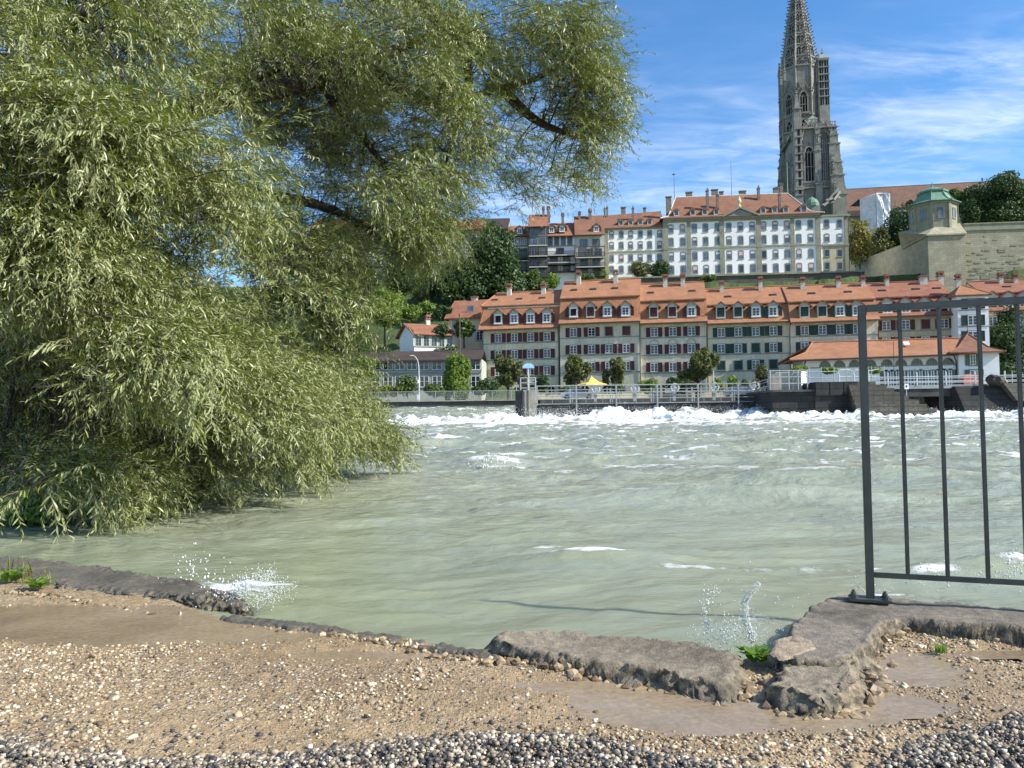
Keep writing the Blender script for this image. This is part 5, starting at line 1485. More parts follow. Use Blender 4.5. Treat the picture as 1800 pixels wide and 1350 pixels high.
def right_bank():
    P = Plane(0, 66, R(-5))
    X = lambda u, v=700, y=0: P.hit(u, v, y)[0]
    Z = lambda u, v, y=0: P.hit(u, v, y)[1]
    x0, xe = X(1545), X(1860)
    br = empty('service_bridge', P.world(x0), R(-5), 'flat footbridge with white double railing over the chute in front of the hall', 'bridge')
    W = xe-x0; zd = Z(1600, 677); 
    MB().box(-1, W, 0, 3.0, zd-.30, zd).build('deck', M['rail_metal'], br)
    MB().box(-1, W, .1, 2.9, zd-.95, zd-.302).build('girder', M['concrete_dk'], br)
    pm = MB().box(-.05, .05, -.05, .05, 0, 1.05).mesh('post', M['rail_white'])
    for i in range(9): link('post', pm, br, (X(1562)-x0+i*(X(1614)-X(1562))*.98, .0, zd))
    for i in range(12): link('post', pm, br, (X(1548)-x0+i*1.7, 2.9, zd)).scale = (.5, .5, 1)
    zr = [Z(1650, 661.5)-.0, Z(1650, 670)]
    for z in zr: MB().box(-1, W, -.06, -.01, z-.035, z+.035).build('rail', M['rail_white'], br)
    MB().box(-1, W, 2.86, 2.9, zr[0]-.06, zr[0]).box(-1, W, 2.86, 2.9, zr[1]-.03, zr[1]+.03).build('rail', M['rail_white'], br)
    # right masonry bank, cut by the chute
    rb = empty('embankment_wall', P.world(X(1650)), R(-5), 'dark sloping masonry embankment on the right of the foaming chute', 'wall')
    o = X(1650)
    zt = Z(1750, 675)
    b = MB(); b.hexa([(X(1690)-o, -2.2, -1.5), (X(1900)-o, -2.2, -1.5), (X(1900)-o, 5, -1.5), (X(1640)-o, 5, -1.5)],
                     [(X(1676)-o, -.3, zt-.15), (X(1900)-o, -.3, zt), (X(1900)-o, 5, zt), (X(1640)-o, 5, zt-.15)])
    b.build('masonry', M['wet_wall'], rb)
    b = MB(); b.hexa([(X(1770)-o, -1.5, zt-1.4), (X(1900)-o, -1.5, zt-1.9), (X(1900)-o, 2, zt-1.5), (X(1770)-o, 2, zt-1.4)],
                     [(X(1752)-o, -1.05, zt+.05), (X(1900)-o, -1.05, zt-.25), (X(1900)-o, 2, zt), (X(1752)-o, 2, zt+.05)])
    b.build('rubble_facing', M['rubble_wall'], rb)
    # back wall of the chute under the bridge
    MB().box(-6, 14, 3.2, 4.0, -1, zd-.96).build('chute_wall', M['concrete_dk'], br)
    # stepped platform railing right
    # red-brown hut
    hp = empty('red_kiosk', P.world(X(1707, 660, 5.0), 5.0, zd-.05), R(-5), 'small rounded salmon-red kiosk behind the white bridge railing', 'kiosk')
    h = Z(1707, 656, 5)-zd
    n = 8
    MB().ext([(-.62, 0, 0), (.62, 0, 0), (.62, 0, h*.62)] + [(.62*math.cos(math.pi*i/n), 0, h*.62+h*.38*math.sin(math.pi*i/n)) for i in range(1, n)] + [(-.62, 0, h*.62)], (0, .9, 0)).build('shell', M['orange'], hp)
    MB().box(-.85, -.63, .1, .8, 0, h*.55).box(.63, .85, .1, .8, 0, h*.55).build('side_panel', M['dark_metal'], hp)
    # dark boulders / driftwood heap
    zb = zt
    rnd = random.Random(8)
    for k, (u, v, r_, lab) in enumerate(((1746, 668, .55, 'largest dark boulder lying on the embankment before the railing'), (1757, 670, .42, 'mossy brown boulder beside the largest dark one'), (1765, 673, .28, 'small pale-edged stone at the right end of the boulders'))):
        bm = bmesh.new(); bmesh.ops.create_icosphere(bm, subdivisions=2, radius=r_)
        for vv in bm.verts: vv.co *= 1 + rnd.uniform(-.22, .2); vv.co.z *= .85
        me = bpy.data.meshes.new('boulder'); bm.to_mesh(me); bm.free(); me.materials.append(M['timber_dark' if k == 0 else ('rubble_wall' if k == 1 else 'concrete')])
        ob = link('boulder', me); ob.location = P.world(X(u, v, -.6), -.6, zb+r_*.55); tag(ob, lab, 'boulder')
right_bank()

def quay_things():
    # parasol
    q = PY(1040, 690, 90)
    ps = empty('parasol', (q.x, 90, 2.36), R(20), 'bright yellow square parasol open on the quay below the tall row house', 'parasol')
    zt = PY(1041, 661.5, 90).z-2.36; ze = PY(1040, 676, 90).z-2.36; w = 1.35
    m = MB(); c = [(-w, -w, ze), (w, -w, ze), (w, w, ze), (-w, w, ze)]
    a = (0, 0, zt)
    for i in range(4):
        p0, p1 = c[i], c[(i+1) % 4]; mid = lambda p, t, dz: (p[0]*(1-t), p[1]*(1-t), ze+(zt-ze)*t+dz)
        m.poly([p0, p1, mid(p1, .5, -.22), mid(p0, .5, -.22)]); m.poly([mid(p0, .5, -.22), mid(p1, .5, -.22), a])
        m.poly([p0, (p0[0], p0[1], ze-.12), (p1[0], p1[1], ze-.12), p1])
    m.build('canopy', M['umbrella_cloth'], ps)
    MB().tube((0, 0, 0), (0, 0, zt+.1), .05, 6).build('pole', M['rail_white'], ps)
    MB().box(-.3, .3, -.3, .3, 0, .12).build('base', M['umbrella_cloth'], ps)
    # street lamp left
    for u, vt, vb, Y, lab in ((737, 625, 705, 86.5, 'tall curved street lamp rising from the left quay before the long grey building'),):
        p = PY(u, vb, Y); h = PY(u, vt, Y).z-2.3
        l = empty('street_lamp', (p.x, Y, 2.3), 0, lab, 'lamp')
        MB().pathtube([(0, 0, 0), (0, 0, h*.45), (-.02, 0, h*.75), (-.15, 0, h*.9), (-.45, 0, h*.985), (-.62, 0, h)], [.07, .06, .05, .045, .04, .035], 7).build('pole', M['rail_white'], l)
        MB().box(-1.0, -.6, -.1, .1, h-.03, h+.06).build('lamp_head', M['rail_white'], l)
        MB().box(-.22, .05, -.16, -.10, .2, .8).box(-.14, .12, -.16, -.1, 2.1, 2.5).build('plate', M['sign_white'], l)
    # slender poles and lamp before the row
    for u, vt, Y, lab in ((1255, 652, 92, 'thin pale pole standing before the big dark quay tree'), (809, 551, 106, 'bare grey timber utility pole beside the white cottage')):
        p = PY(u, 690, Y); z0 = 2.36 if Y < 100 else 3.0; h = PY(u, vt, Y).z-z0
        o = MB().tube((0, 0, 0), (0, 0, h), .07 if Y < 100 else .14, 7, .05 if Y < 100 else .1).build('pole', M['rail_white'] if Y < 100 else M['bark_far']); o.location = (p.x, Y, z0)
        tag(o, lab, 'pole')
    # concrete posts (pergola) on the quay
    tops = MB().box(-.13, .13, -.13, .13, 0, 1.9).mesh('pergola_post', M['concrete'])
    for i, u in enumerate((1162, 1207, 1232, 1277)):
        p = PY(u, 690, 93); o = link('pergola_post', tops, None, (p.x, 93, 2.36))
        tag(o, ['pale square post left of the round bush by the quay', 'pale square post left of the big dark tree trunk', 'pale square post just right of the big dark tree trunk', 'pale square post between the clipped hedges'][i], 'post', 'pale pergola posts on the quay')
    # parked cars
    def car(u, v, Y, colr, lab):
        p = PY(u, v, Y)
        r = empty('parked_car', (p.x, Y, 2.36), R(-8), lab, 'car')
        m_, nt, pr = nodes_of('car_paint'); pr.inputs['Base Color'].default_value = (*colr, 1); pr.inputs['Roughness'].default_value = .25; pr.inputs['Coat Weight'].default_value = .5
        b = MB(); prof = [(-2.0, 0, .3), (2.0, 0, .3), (2.1, 0, .55), (2.0, 0, .85), (1.2, 0, .95), (-1.85, 0, .95), (-2.08, 0, .7)]
        b.ext(prof, (0, 1.65, 0)); b.build('body', m_, r)
        MB().ext([(1.2, .08, .952), (.55, .18, 1.42), (-1.0, .18, 1.45), (-1.75, .08, .952)], (0, 1.45, 0)).build('cabin', M['glass_blue'], r)
        MB().ext([(.5, .15, 1.425), (-1.0, .15, 1.455), (-1.0, .15, 1.49), (.5, .15, 1.46)], (0, 1.35, 0)).build('roof', m_, r)
        wh = MB().ext([(.33*math.cos(2*math.pi*i/14), 0, .33*math.sin(2*math.pi*i/14)) for i in range(14)], (0, .2, 0)).mesh('wheel', M['dark_metal'])
        hub = MB().ext([(.18*math.cos(2*math.pi*i/10), 0, .18*math.sin(2*math.pi*i/10)) for i in range(10)], (0, .02, 0)).mesh('rim', M['rail_metal'])
        for x in (-1.3, 1.3):
            for y in (-.03, 1.48):
                o = link('wheel', wh, r, (x, y, .33)); link('rim', hub, o, (0, -.03, 0))
    car(1305, 683, 90, (.10, .13, .19), 'dark blue-grey car parked behind the right end of the walkway')
    car(1016, 684, 91, (.45, .47, .5), 'silver car parked behind the left end of the walkway')
quay_things()
# ================================================================== WATER
def river_level(X, Y):
    """mean surface: flat pool below the weir, ramp upstream of the pier on the left"""
    lft = sstep(3.0, .3, X - .0)
    z = lft*(0.55*sstep(60, 68, Y) + 1.1*sstep(66, 85, Y)) + (1-lft)*(1.55*sstep(65.6, 66.2, Y))
    return z
def band(X, Y):
    c = 59.0 + 1.2*np.sin(X*.25) - 3.0*sstep(18, 34, X) - 3.5*sstep(-8, -20, X)
    return np.exp(-((Y-c)/4.2)**2)
def waves(X, Y):
    r = np.sqrt(X*X+Y*Y)
    wx = X + .9*(fbm(X*.25, Y*.3, 91, 3)-.5)*4; wy = Y + (fbm(X*.22+9, Y*.25, 92, 3)-.5)*4
    far = sstep(4, 22, r)
    h = (fbm(wx*.42, wy*.75, 1, 3)-.5) * (.07 + .30*far)
    rg = 1-np.abs(2*fbm(wx*.7, wy*1.5, 21, 3)-1)
    h += (rg-.72) * (.03 + .11*far)
    h += (fbm(wx*2.1, wy*4.2, 41, 4, .6)-.5) * (.045 + .09*far)
    h += (fbm(wx*6.5, wy*11., 61, 3, .55)-.5) * (.012 + .014*far)
    b = band(X, Y)*sstep(-45, -14, X)
    big = 1-np.abs(2*fbm(X*.30, Y*.42, 7, 3)-1)
    h += b*(.17 + .85*(big-.55) + .95*(fbm(X*1.1, Y*1.3, 8, 4, .6)-.5) + .55*(fbm(X*3.1, Y*2.6, 9, 3, .6)-.5))
    h += np.exp(-np.clip(56-Y, 0, 99)/22.)*sstep(60, 54, Y)*(.30*(fbm(X*.9, Y*1.2, 19, 4, .6)-.45))
    # standing humps below each gate post
    for u, a in ((872, .85), (1078, .75), (1147, .8), (1222, .85), (1292, .6), (1345, .95), (1520, .45), (1400, .35)):
        x0 = PY(u, 720, 61.0).x
        h += a*np.exp(-((X-x0)/1.5)**2 - ((Y-61.8)/2.0)**2)*(.85+.5*(fbm(X*1.4, Y*1.4, 18, 3)-.5))
    # breaking crests seen in the middle distance
    for u, v, a, wl_, wn_ in ((858, 817, .16, .55, .35), (1045, 985, .07, .42, .12), (1240, 875, .10, 1.6, .3), (1450, 845, .12, 1.3, .3), (1400, 880, .10, .9, .2), (1180, 812, .14, 1.8, .4), (940, 795, .14, 1.2, .4), (1640, 1005, .06, .35, .12), (1780, 1000, .07, .25, .12), (960, 940, .05, .3, .1)):
        p = PZ(u, v, 0); h += a*np.exp(-((X-p.x)/wl_)**2 - ((Y-p.y)/wn_)**2)
    calm = sstep(3.2, 2.1, r)*sstep(2.5, .5, np.abs(X))*.6
    return h*(1-calm*.6) * (1 - .75*sstep(3.4, 1.6, Y))
def foam_glint_mask(X, Y, h):
    b = band(X, Y)*sstep(-45, -14, X)
    f = b**.6*(1.9*fbm(X*1.3, Y*.8, 77, 5, .66)-.02)
    tail = np.exp(-np.clip(57-Y, 0, 99)/34.)*sstep(62, 57, Y)
    st = fbm(X*.38 + fbm(X*.2, Y*.2, 5, 2)*3, Y*.95, 33, 5, .62)
    f = np.maximum(f, tail*np.minimum(sstep(.42, .60, st)*1.8, 1))
    n2 = fbm(X*1.3, Y*3.0, 35, 5, .65)
    n3 = fbm(X*6.5, Y*13, 36, 4, .6)*.6 + .4*fbm(X*.9, Y*1.4, 37, 3)
    f = np.maximum(f, sstep(.575, .64, n3)*sstep(2.4, 3.2, Y)*sstep(14, 7, Y)*sstep(-1.2, .8, X)*.42)  # fine white speckles: small foam flecks and painted glints near the bank
    f = np.maximum(f, sstep(.55, .68, n2)*sstep(4, 12, Y)*.85)
    for u, v, ax, ay, a in ((858, 817, .42, .30, 1.0), (1045, 985, .38, .07, 1.0), (960, 960, .12, .05, .9), (1240, 875, 1.2, .16, .7), (1450, 845, .9, .2, .7), (1220, 1000, .4, .06, .7), (1590, 1000, .35, .06, .9), (1660, 1010, .25, .06, .9), (1780, 1000, .16, .08, 1.1), (1400, 1000, .5, .10, .55), (1560, 1045, .25, .05, .8), (440, 1030, .24, .13, 1.3), (400, 1045, .20, .07, 1.1), (1320, 1100, .14, .10, .6), (1180, 790, 2, .25, .6), (930, 770, 3, .5, .6), (1650, 780, 3, .7, .6), (1350, 770, 3, .6, .6)):
        p = PZ(u, v, 0); d = np.exp(-((X-p.x)/ax)**2 - ((Y-p.y)/ay)**2)
        k = 8. if ax < .6 else 3.
        f = np.maximum(f, a*d*(.35+1.25*fbm(X*k, Y*k*1.4, int(u), 4, .6)))
    # chute on the right and slope by the pier
    p = PY(1640, 705, 64); f = np.maximum(f, .95*np.exp(-((X-p.x)/3.4)**2-((Y-63.5)/3.)**2)*(.4+fbm(X*1.2, Y*1.2, 3, 4)))
    p = PY(880, 720, 64); f = np.maximum(f, .8*np.exp(-((X-p.x)/1.6)**2-((Y-64)/2.)**2)*(.3+fbm(X*1.2, Y*1.2, 4, 4)))
    return np.clip(f, 0, 1.2)
def water_mat():
    m, nt, p = nodes_of('glacial_water')
    at = nt.nodes.new('ShaderNodeAttribute'); at.attribute_name = 'foam'
    g = geoco(nt); gs = geoco(nt, (1.0, 1.9, 1.0))
    big = tex_noise(nt, geoco(nt, (.35, .8, 1)), .5, 5, .6, .6)
    base = ramp(nt, big, [(.30, (.225, .255, .20)), (.52, (.285, .312, .248)), (.72, (.335, .358, .295))])
    fine = tex_noise(nt, gs, 16, 8, .78, .4)
    mid = tex_noise(nt, gs, 4.2, 7, .72, .8)
    far_n = tex_noise(nt, geoco(nt, (1, 1, 1.4)), 2.3, 9, .8, .5)
    brk = mth(nt, 'ADD', mth(nt, 'MULTIPLY', fine, .38), mth(nt, 'ADD', mth(nt, 'MULTIPLY', mid, .32), mth(nt, 'MULTIPLY', far_n, .30)))
    t = mth(nt, 'ADD', at.outputs['Fac'], mth(nt, 'MULTIPLY', mth(nt, 'SUBTRACT', brk, .5), 2.9))
    mr = nt.nodes.new('ShaderNodeMapRange'); mr.interpolation_type = 'SMOOTHSTEP'
    mr.inputs['From Min'].default_value = .42; mr.inputs['From Max'].default_value = .86
    lk(nt, t, mr.inputs['Value'])
    yel = ramp(nt, tex_noise(nt, geoco(nt, (.5, 1.3, 1)), 1.1, 6, .65, 1.2), [(.40, 0.0), (.70, .5)])
    base = mixrgb(nt, yel, base, (.27, .29, .155))
    base = mixrgb(nt, ramp(nt, tex_noise(nt, geoco(nt, (.3, 1.6, 1)), 1.7, 7, .7, 1.0), [(.56, 0.0), (.70, .55)]), base, (.19, .175, .135))
    near_tint = nt.nodes.new('ShaderNodeAttribute'); near_tint.attribute_name = 'near_tint'
    base = mixrgb(nt, mth(nt, 'MULTIPLY', near_tint.outputs['Fac'], .75), base, mixrgb(nt, big, (.15, .172, .095), (.255, .275, .175)))  # water colour turns darker and more olive towards the near bank
    fo = mth(nt, 'MULTIPLY', mr.outputs[0], ramp(nt, at.outputs['Fac'], [(.04, 0.0), (.20, .55), (.75, 1.0)]))
    lk(nt, mixrgb(nt, fo, base, (.74, .77, .77)), p.inputs['Base Color'])
    lk(nt, ramp(nt, fo, [(0, .12), (.6, .75)]), p.inputs['Roughness'])
    p.inputs['IOR'].default_value = 1.33
    p.inputs['Specular IOR Level'].default_value = .5
    p.inputs['Subsurface Weight'].default_value = 0.45; p.inputs['Subsurface Radius'].default_value = (.9, 1.0, .7); p.inputs['Subsurface Scale'].default_value = .28
    h1 = tex_noise(nt, gs, 6.5, 6, .6, .4); h2 = tex_noise(nt, gs, 24, 5, .6, .3); h3 = tex_noise(nt, geoco(nt, (1, 1.8, 1)), 1.6, 6, .62, .5)
    hh = mth(nt, 'ADD', mth(nt, 'MULTIPLY', h3, 1.0), mth(nt, 'ADD', mth(nt, 'MULTIPLY', h1, .28), mth(nt, 'MULTIPLY', h2, .03)))
    hh = mth(nt, 'ADD', hh, mth(nt, 'MULTIPLY', mth(nt, 'MULTIPLY', fo, brk), .9))
    ch = nt.nodes.new('ShaderNodeAttribute'); ch.attribute_name = 'chop'
    bump(nt, p, mth(nt, 'MULTIPLY', hh, ch.outputs['Fac']), .95, .11)
    return m
def water():
    rows = []
    y = 1.35
    while y < 52: rows.append(y); y *= 1.0085
    while y < 66: rows.append(y); y += .16
    while y < 92: rows.append(y); y += .5
    ys = np.array(rows); nx = 580
    ts = np.linspace(-.86, .80, nx)
    near = np.clip(1.0 + 2.5/ys, 1, 2)
    Xg = ts[None, :]*ys[:, None]*1.0*near[:, None]; Yg = np.repeat(ys[:, None], nx, 1)
    h = waves(Xg, Yg); z = h + river_level(Xg, Yg)
    # chute on the right climbs under the bridge
    p = PY(1650, 705, 66).x
    z += 1.3*np.exp(-((Xg-p)/3.2)**2)*sstep(60.5, 68, Yg)
    f = foam_glint_mask(Xg, Yg, h)
    v = np.stack([Xg, Yg, z], -1).reshape(-1, 3)
    idx = np.arange(v.shape[0]).reshape(len(ys), nx)
    fc = np.stack([idx[:-1, :-1], idx[:-1, 1:], idx[1:, 1:], idx[1:, :-1]], -1).reshape(-1, 4)
    chop = .18 + .82*sstep(2.5, 9, np.sqrt(Xg**2+Yg**2))
    me = np_mesh('river', v, fc, water_mat(), attrs={'foam': f.ravel(), 'chop': chop.ravel(), 'near_tint': sstep(9, 2.2, np.sqrt(Xg**2+Yg**2)+.6*Xg).ravel()})
    tag(link('river', me), kind='structure')
    b = MB(); b.box(-400, 500, -2, 84, -3, -.9)
    tag(b.build('river_bed', M['concrete_dk']), kind='structure')
water()
def spray():
    """thrown droplets and foam flecks above the weir and the breaking crests"""
    m, nt, p = nodes_of('foam_spray'); p.inputs['Base Color'].default_value = (.88, .9, .9, 1); p.inputs['Roughness'].default_value = .35
    M['spray'] = m
    rng = np.random.default_rng(4)
    tet = np.array([[1, 1, 1], [-1, -1, 1], [-1, 1, -1], [1, -1, -1]])*.7
    tf = np.array([[0, 2, 1], [0, 1, 3], [0, 3, 2], [1, 2, 3]])
    P_, S_ = [], []
    def jet(x0, y0, z0, n, sx, sz, s0, s1, lean=0):
        a = rng.random(n)**1.6
        x = x0 + rng.normal(0, 1, n)*sx*(.4+a) + lean*a; y = y0 + rng.normal(0, 1, n)*sx*.8; zz = z0 + a*sz*(.6+.4*rng.random(n))
        P_.append(np.stack([x, y, zz], -1)); S_.append(rng.uniform(s0, s1, n)*(1-.6*a))
    for u in (872, 1078, 1147, 1222, 1292, 1345, 1400, 1520, 1620, 1740, 960, 1010):
        q = PY(u, 722, 61.5); jet(q.x, 61.6, .35, 700, 1.0, 1.15 if u < 1380 else .7, .015, .05)
    for k in range(90):
        x = rng.uniform(-14, 46); y = 59+rng.normal(0, 2.2)
        jet(x, y, .15, 90, .5, .5, .012, .04)
    P_ = np.concatenate(P_); S_ = np.concatenate(S_)
    v = (P_[:, None, :] + tet[None]*S_[:, None, None]).reshape(-1, 3)
    f = (np.arange(len(P_))[:, None, None]*4 + tf[None]).reshape(-1, 3)
    tag(link('weir_spray', np_mesh('weir_spray', v, f, m)), 'white spray and droplets thrown up along the foaming weir', 'spray', kind='stuff')
    # near splashes
    def splash(name, label, pts, seed):
        r = np.random.default_rng(seed); b = MB()
        for (u0, v0, u1, v1, Y, n, s, jit) in pts:
            a, c = PY(u0, v0, Y), PY(u1, v1, Y)
            for i in range(n):
                t = r.random(); q = a.lerp(c, t) + Vector(r.normal(0, jit, 3).tolist()) + Vector((math.sin(t*9)*jit*.8, 0, 0))
                b.ball(q, s*r.uniform(.35, 1.25)*(1-.3*t), sq=r.uniform(.7, 1.8))
        mm, nt_, pp = M['drop']
        o = b.build(name, mm, smooth=True); tag(o, label, 'splash', kind='stuff')
    mm, nt_, pp = nodes_of('water_drop'); pp.inputs['Base Color'].default_value = (.8, .84, .82, 1); pp.inputs['Roughness'].default_value = .05
    pp.inputs['Transmission Weight'].default_value = .25; pp.inputs['IOR'].default_value = 1.33
    M['drop'] = (mm, nt_, pp)
    splash('splash', 'column of splashing droplets leaping up in the gap between the edge stones', (
        (1322, 1128, 1306, 1060, 2.25, 900, .0018, .0055), (1306, 1060, 1333, 1027, 2.25, 420, .0016, .0045), (1310, 1115, 1270, 1105, 2.25, 90, .003, .02),
        (1243, 1112, 1236, 1060, 2.3, 60, .003, .006), (1236, 1060, 1258, 1032, 2.3, 40, .0028, .009), (1225, 1120, 1350, 1105, 2.28, 700, .0017, .022), (1250, 1050, 1370, 1030, 2.4, 40, .0026, .05)), 1)
    splash('splash', 'foamy splash bursting over the submerged left rock', ((400, 1048, 470, 1012, 2.95, 1100, .0024, .022), (440, 1055, 505, 1030, 2.9, 600, .0020, .020), (360, 1055, 400, 1030, 2.95, 90, .004, .03), (310, 1000, 380, 1010, 3.2, 80, .004, .04)), 2)
    splash('splash', 'white splash beyond the railing at the right edge', ((1755, 1005, 1790, 975, 2.95, 130, .004, .03), (1600, 1010, 1740, 1008, 3.05, 120, .0035, .03), (1500, 1040, 1560, 1035, 2.95, 60, .003, .03)), 3)
    splash('splash', 'little white crest breaking in mid river', ((835, 822, 890, 812, 10.2, 160, .012, .07),), 4)
spray()
# ================================================================== FOREGROUND BANK
def polysd(px, py, poly):
    """signed distance to polygon (negative inside)"""
    poly = np.asarray(poly); n = len(poly)
    d = np.full(px.shape, 1e9); inside = np.zeros(px.shape, bool)
    for i in range(n):
        a, b = poly[i], poly[(i+1) % n]; e = b-a
        wx, wy = px-a[0], py-a[1]
        t = np.clip((wx*e[0]+wy*e[1])/max(e.dot(e), 1e-12), 0, 1)
        d = np.minimum(d, (wx-e[0]*t)**2+(wy-e[1]*t)**2)
        c = (a[1] > py) != (b[1] > py)
        with np.errstate(divide='ignore', invalid='ignore'):
            xx = (b[0]-a[0])*(py-a[1])/(b[1]-a[1])+a[0]
        inside ^= c & (px < xx)
    return np.where(inside, -1, 1)*np.sqrt(d)
def pxpoly(pts, z): return [(PZ(u, v, z).x, PZ(u, v, z).y) for u, v in pts]
SHORE = pxpoly([(-500, 1000), (-60, 1000), (60, 1020), (250, 1045), (390, 1085), (520, 1095), (690, 1125), (835, 1150), (1000, 1160), (1280, 1180), (1370, 1150), (1420, 1090), (1520, 1075), (1800, 1090), (2400, 1140)], .05)
SX = np.array([p[0] for p in SHORE]); SY = np.array([p[1] for p in SHORE])
PUD = [(PZ(u, v, .05), a, b, d) for u, v, a, b, d in ((60, 1085, .75, .16, .035), (330, 1110, .55, .12, .030), (1080, 1200, .30, .05, .022), (1270, 1255, .32, .10, .026), (1180, 1225, .3, .07, .022), (1590, 1170, .13, .14, .028), (1530, 1240, .22, .07, .020), (1790, 1150, .16, .05, .022), (640, 1150, .3, .05, .018))]
def gheight(X, Y):
    s = np.interp(X, SX, SY)
    z = .057 + (fbm(X*2.2, Y*2.2, 5, 4)-.5)*.022 + (fbm(X*14, Y*14, 6, 4, .6)-.5)*.009 + (fbm(X*55, Y*55, 9, 2)-.5)*.006
    for p, a, b, d in PUD: z = z - d*np.exp(-((X-p.x)/a)**2-((Y-p.y)/b)**2)
    return z - .9*sstep(0, .35, Y-s-.02)
GRAVEL_EDGE = pxpoly([(-200, 1322), (0, 1305), (150, 1322), (330, 1336), (540, 1332), (700, 1308), (900, 1292), (1050, 1306), (1250, 1345), (1420, 1378), (1500, 1356), (1620, 1308), (1740, 1272), (1800, 1262), (2100, 1240)], .05)
GX = np.array([p[0] for p in GRAVEL_EDGE]); GY = np.array([p[1] for p in GRAVEL_EDGE])
def bank():
    xs = np.arange(-3.6, 3.2, .0115); ys = np.arange(1.0, 4.1, .0115)
    Xg, Yg = np.meshgrid(xs, ys); z = gheight(Xg, Yg)
    v = np.stack([Xg, Yg, z], -1).reshape(-1, 3); n = len(xs)
    idx = np.arange(v.shape[0]).reshape(len(ys), n)
    f = np.stack([idx[:-1, :-1], idx[:-1, 1:], idx[1:, 1:], idx[1:, :-1]], -1).reshape(-1, 4)
    keep = (v[f[:, 0], 2] > -.35); f = f[keep]
    grav = sstep(.03, -.06, Yg - np.interp(Xg, GX, GY) + (fbm(Xg*5, Yg*5, 3, 3)-.5)*.08)
    wet = np.zeros_like(Xg)
    for p, a, b, d in PUD: wet = np.maximum(wet, np.exp(-((Xg-p.x)/(a*1.5))**2-((Yg-p.y)/(b*1.7))**2))
    m, nt, p = nodes_of('wet_gravel_sand')
    ga = nt.nodes.new('ShaderNodeAttribute'); ga.attribute_name = 'gravel'
    wa = nt.nodes.new('ShaderNodeAttribute'); wa.attribute_name = 'wet'
    g = geoco(nt)
    n1 = tex_noise(nt, g, 2.2, 6, .65); n2 = tex_noise(nt, g, 42, 6, .7)
    sand = ramp(nt, n1, [(.3, (.235, .158, .082)), (.5, (.335, .235, .125)), (.7, (.43, .315, .18))])
    sand = mixrgb(nt, .8, sand, ramp(nt, n2, [(.3, (.45, .45, .45)), (.55, (1, 1, 1)), (.75, (1.5, 1.5, 1.45))]), 'MULTIPLY')
    def stones(scale, lo, hi, dark):
        vo = nt.nodes.new('ShaderNodeTexVoronoi'); vo.inputs['Scale'].default_value = scale; vo.inputs['Randomness'].default_value = 1
        lk(nt, g, vo.inputs['Vector'])
        hs = nt.nodes.new('ShaderNodeSeparateColor'); lk(nt, vo.outputs['Color'], hs.inputs[0])
        msk = mth(nt, 'MULTIPLY', ramp(nt, hs.outputs[0], [(lo, 0.0), (lo+.02, 1.0)]), ramp(nt, vo.outputs['Distance'], [(hi*.7, 1.0), (hi, 0.0)]))
        colr = ramp(nt, hs.outputs[1], [(0, dark), (.4, (.26, .195, .125)), (.75, (.46, .38, .265)), (1, (.66, .60, .49))])
        return msk, colr, vo.outputs['Distance']
    m1, c1, d1 = stones(95, .45, .5, (.06, .055, .055)); m2, c2, d2 = stones(190, .35, .55, (.07, .06, .05)); m3, c3, d3 = stones(48, .80, .42, (.10, .09, .08))
    dry = ramp(nt, tex_noise(nt, g, 3.1, 4, .6), [(.38, .35), (.6, 1.0)])
    notwet = mth(nt, 'SUBTRACT', 1.0, mth(nt, 'MULTIPLY', wa.outputs['Fac'], .75))
    k = mth(nt, 'MULTIPLY', dry, notwet)
    cc = mixrgb(nt, mth(nt, 'MULTIPLY', m2, k), sand, c2); cc = mixrgb(nt, mth(nt, 'MULTIPLY', m1, k), cc, c1); cc = mixrgb(nt, mth(nt, 'MULTIPLY', m3, k), cc, c3)
    cc = mixrgb(nt, mth(nt, 'MULTIPLY', wa.outputs['Fac'], .35), cc, (.25, .185, .115))
    cc = mixrgb(nt, mth(nt, 'MULTIPLY', ga.outputs['Fac'], .75), cc, (.045, .042, .042))
    lk(nt, cc, p.inputs['Base Color'])
    rough = mth(nt, 'SUBTRACT', .62, mth(nt, 'MULTIPLY', wa.outputs['Fac'], .32))
    lk(nt, rough, p.inputs['Roughness']); p.inputs['Specular IOR Level'].default_value = .4
    h = mth(nt, 'ADD', mth(nt, 'MULTIPLY', mth(nt, 'SUBTRACT', 1.0, d1), mth(nt, 'MULTIPLY', m1, k)), mth(nt, 'ADD', mth(nt, 'MULTIPLY', m3, 1.2), mth(nt, 'ADD', mth(nt, 'MULTIPLY', m2, .4), mth(nt, 'MULTIPLY', n2, .6))))
    bump(nt, p, h, .9, .006)
    tag(link('gravel_bank', np_mesh('gravel_bank', v, f, m, attrs={'gravel': grav.ravel(), 'wet': wet.ravel()})), kind='structure')
    b = MB(); b.box(-60, 60, -40, 1.005, -1, .045); b.box(-60, -3.59, 1.006, 3.4, -1, .03); b.box(3.19, 60, 1.006, 2.5, -1, .04)
    b.box(-60, -3.59, 3.401, 14, -1, .02)
    tag(b.build('riverbank_path', m), kind='structure')
    # shallow puddle water
    pm, nt, p = nodes_of('puddle_water')
    gq = geoco(nt); q1 = tex_noise(nt, gq, 3.0, 6, .65); q2 = tex_noise(nt, gq, 60, 5, .7)
    cq = ramp(nt, q1, [(.3, (.20, .145, .092)), (.5, (.265, .20, .128)), (.7, (.31, .24, .16))])
    cq = mixrgb(nt, .6, cq, ramp(nt, q2, [(.3, (.6, .6, .6)), (.7, (1.3, 1.3, 1.3))]), 'MULTIPLY')
    lk(nt, cq, p.inputs['Base Color']); p.inputs['Roughness'].default_value = .12; p.inputs['Specular IOR Level'].default_value = .45
    bump(nt, p, tex_noise(nt, geoco(nt, (1, 2, 1)), 14, 5, .6, .5), .35, .01)
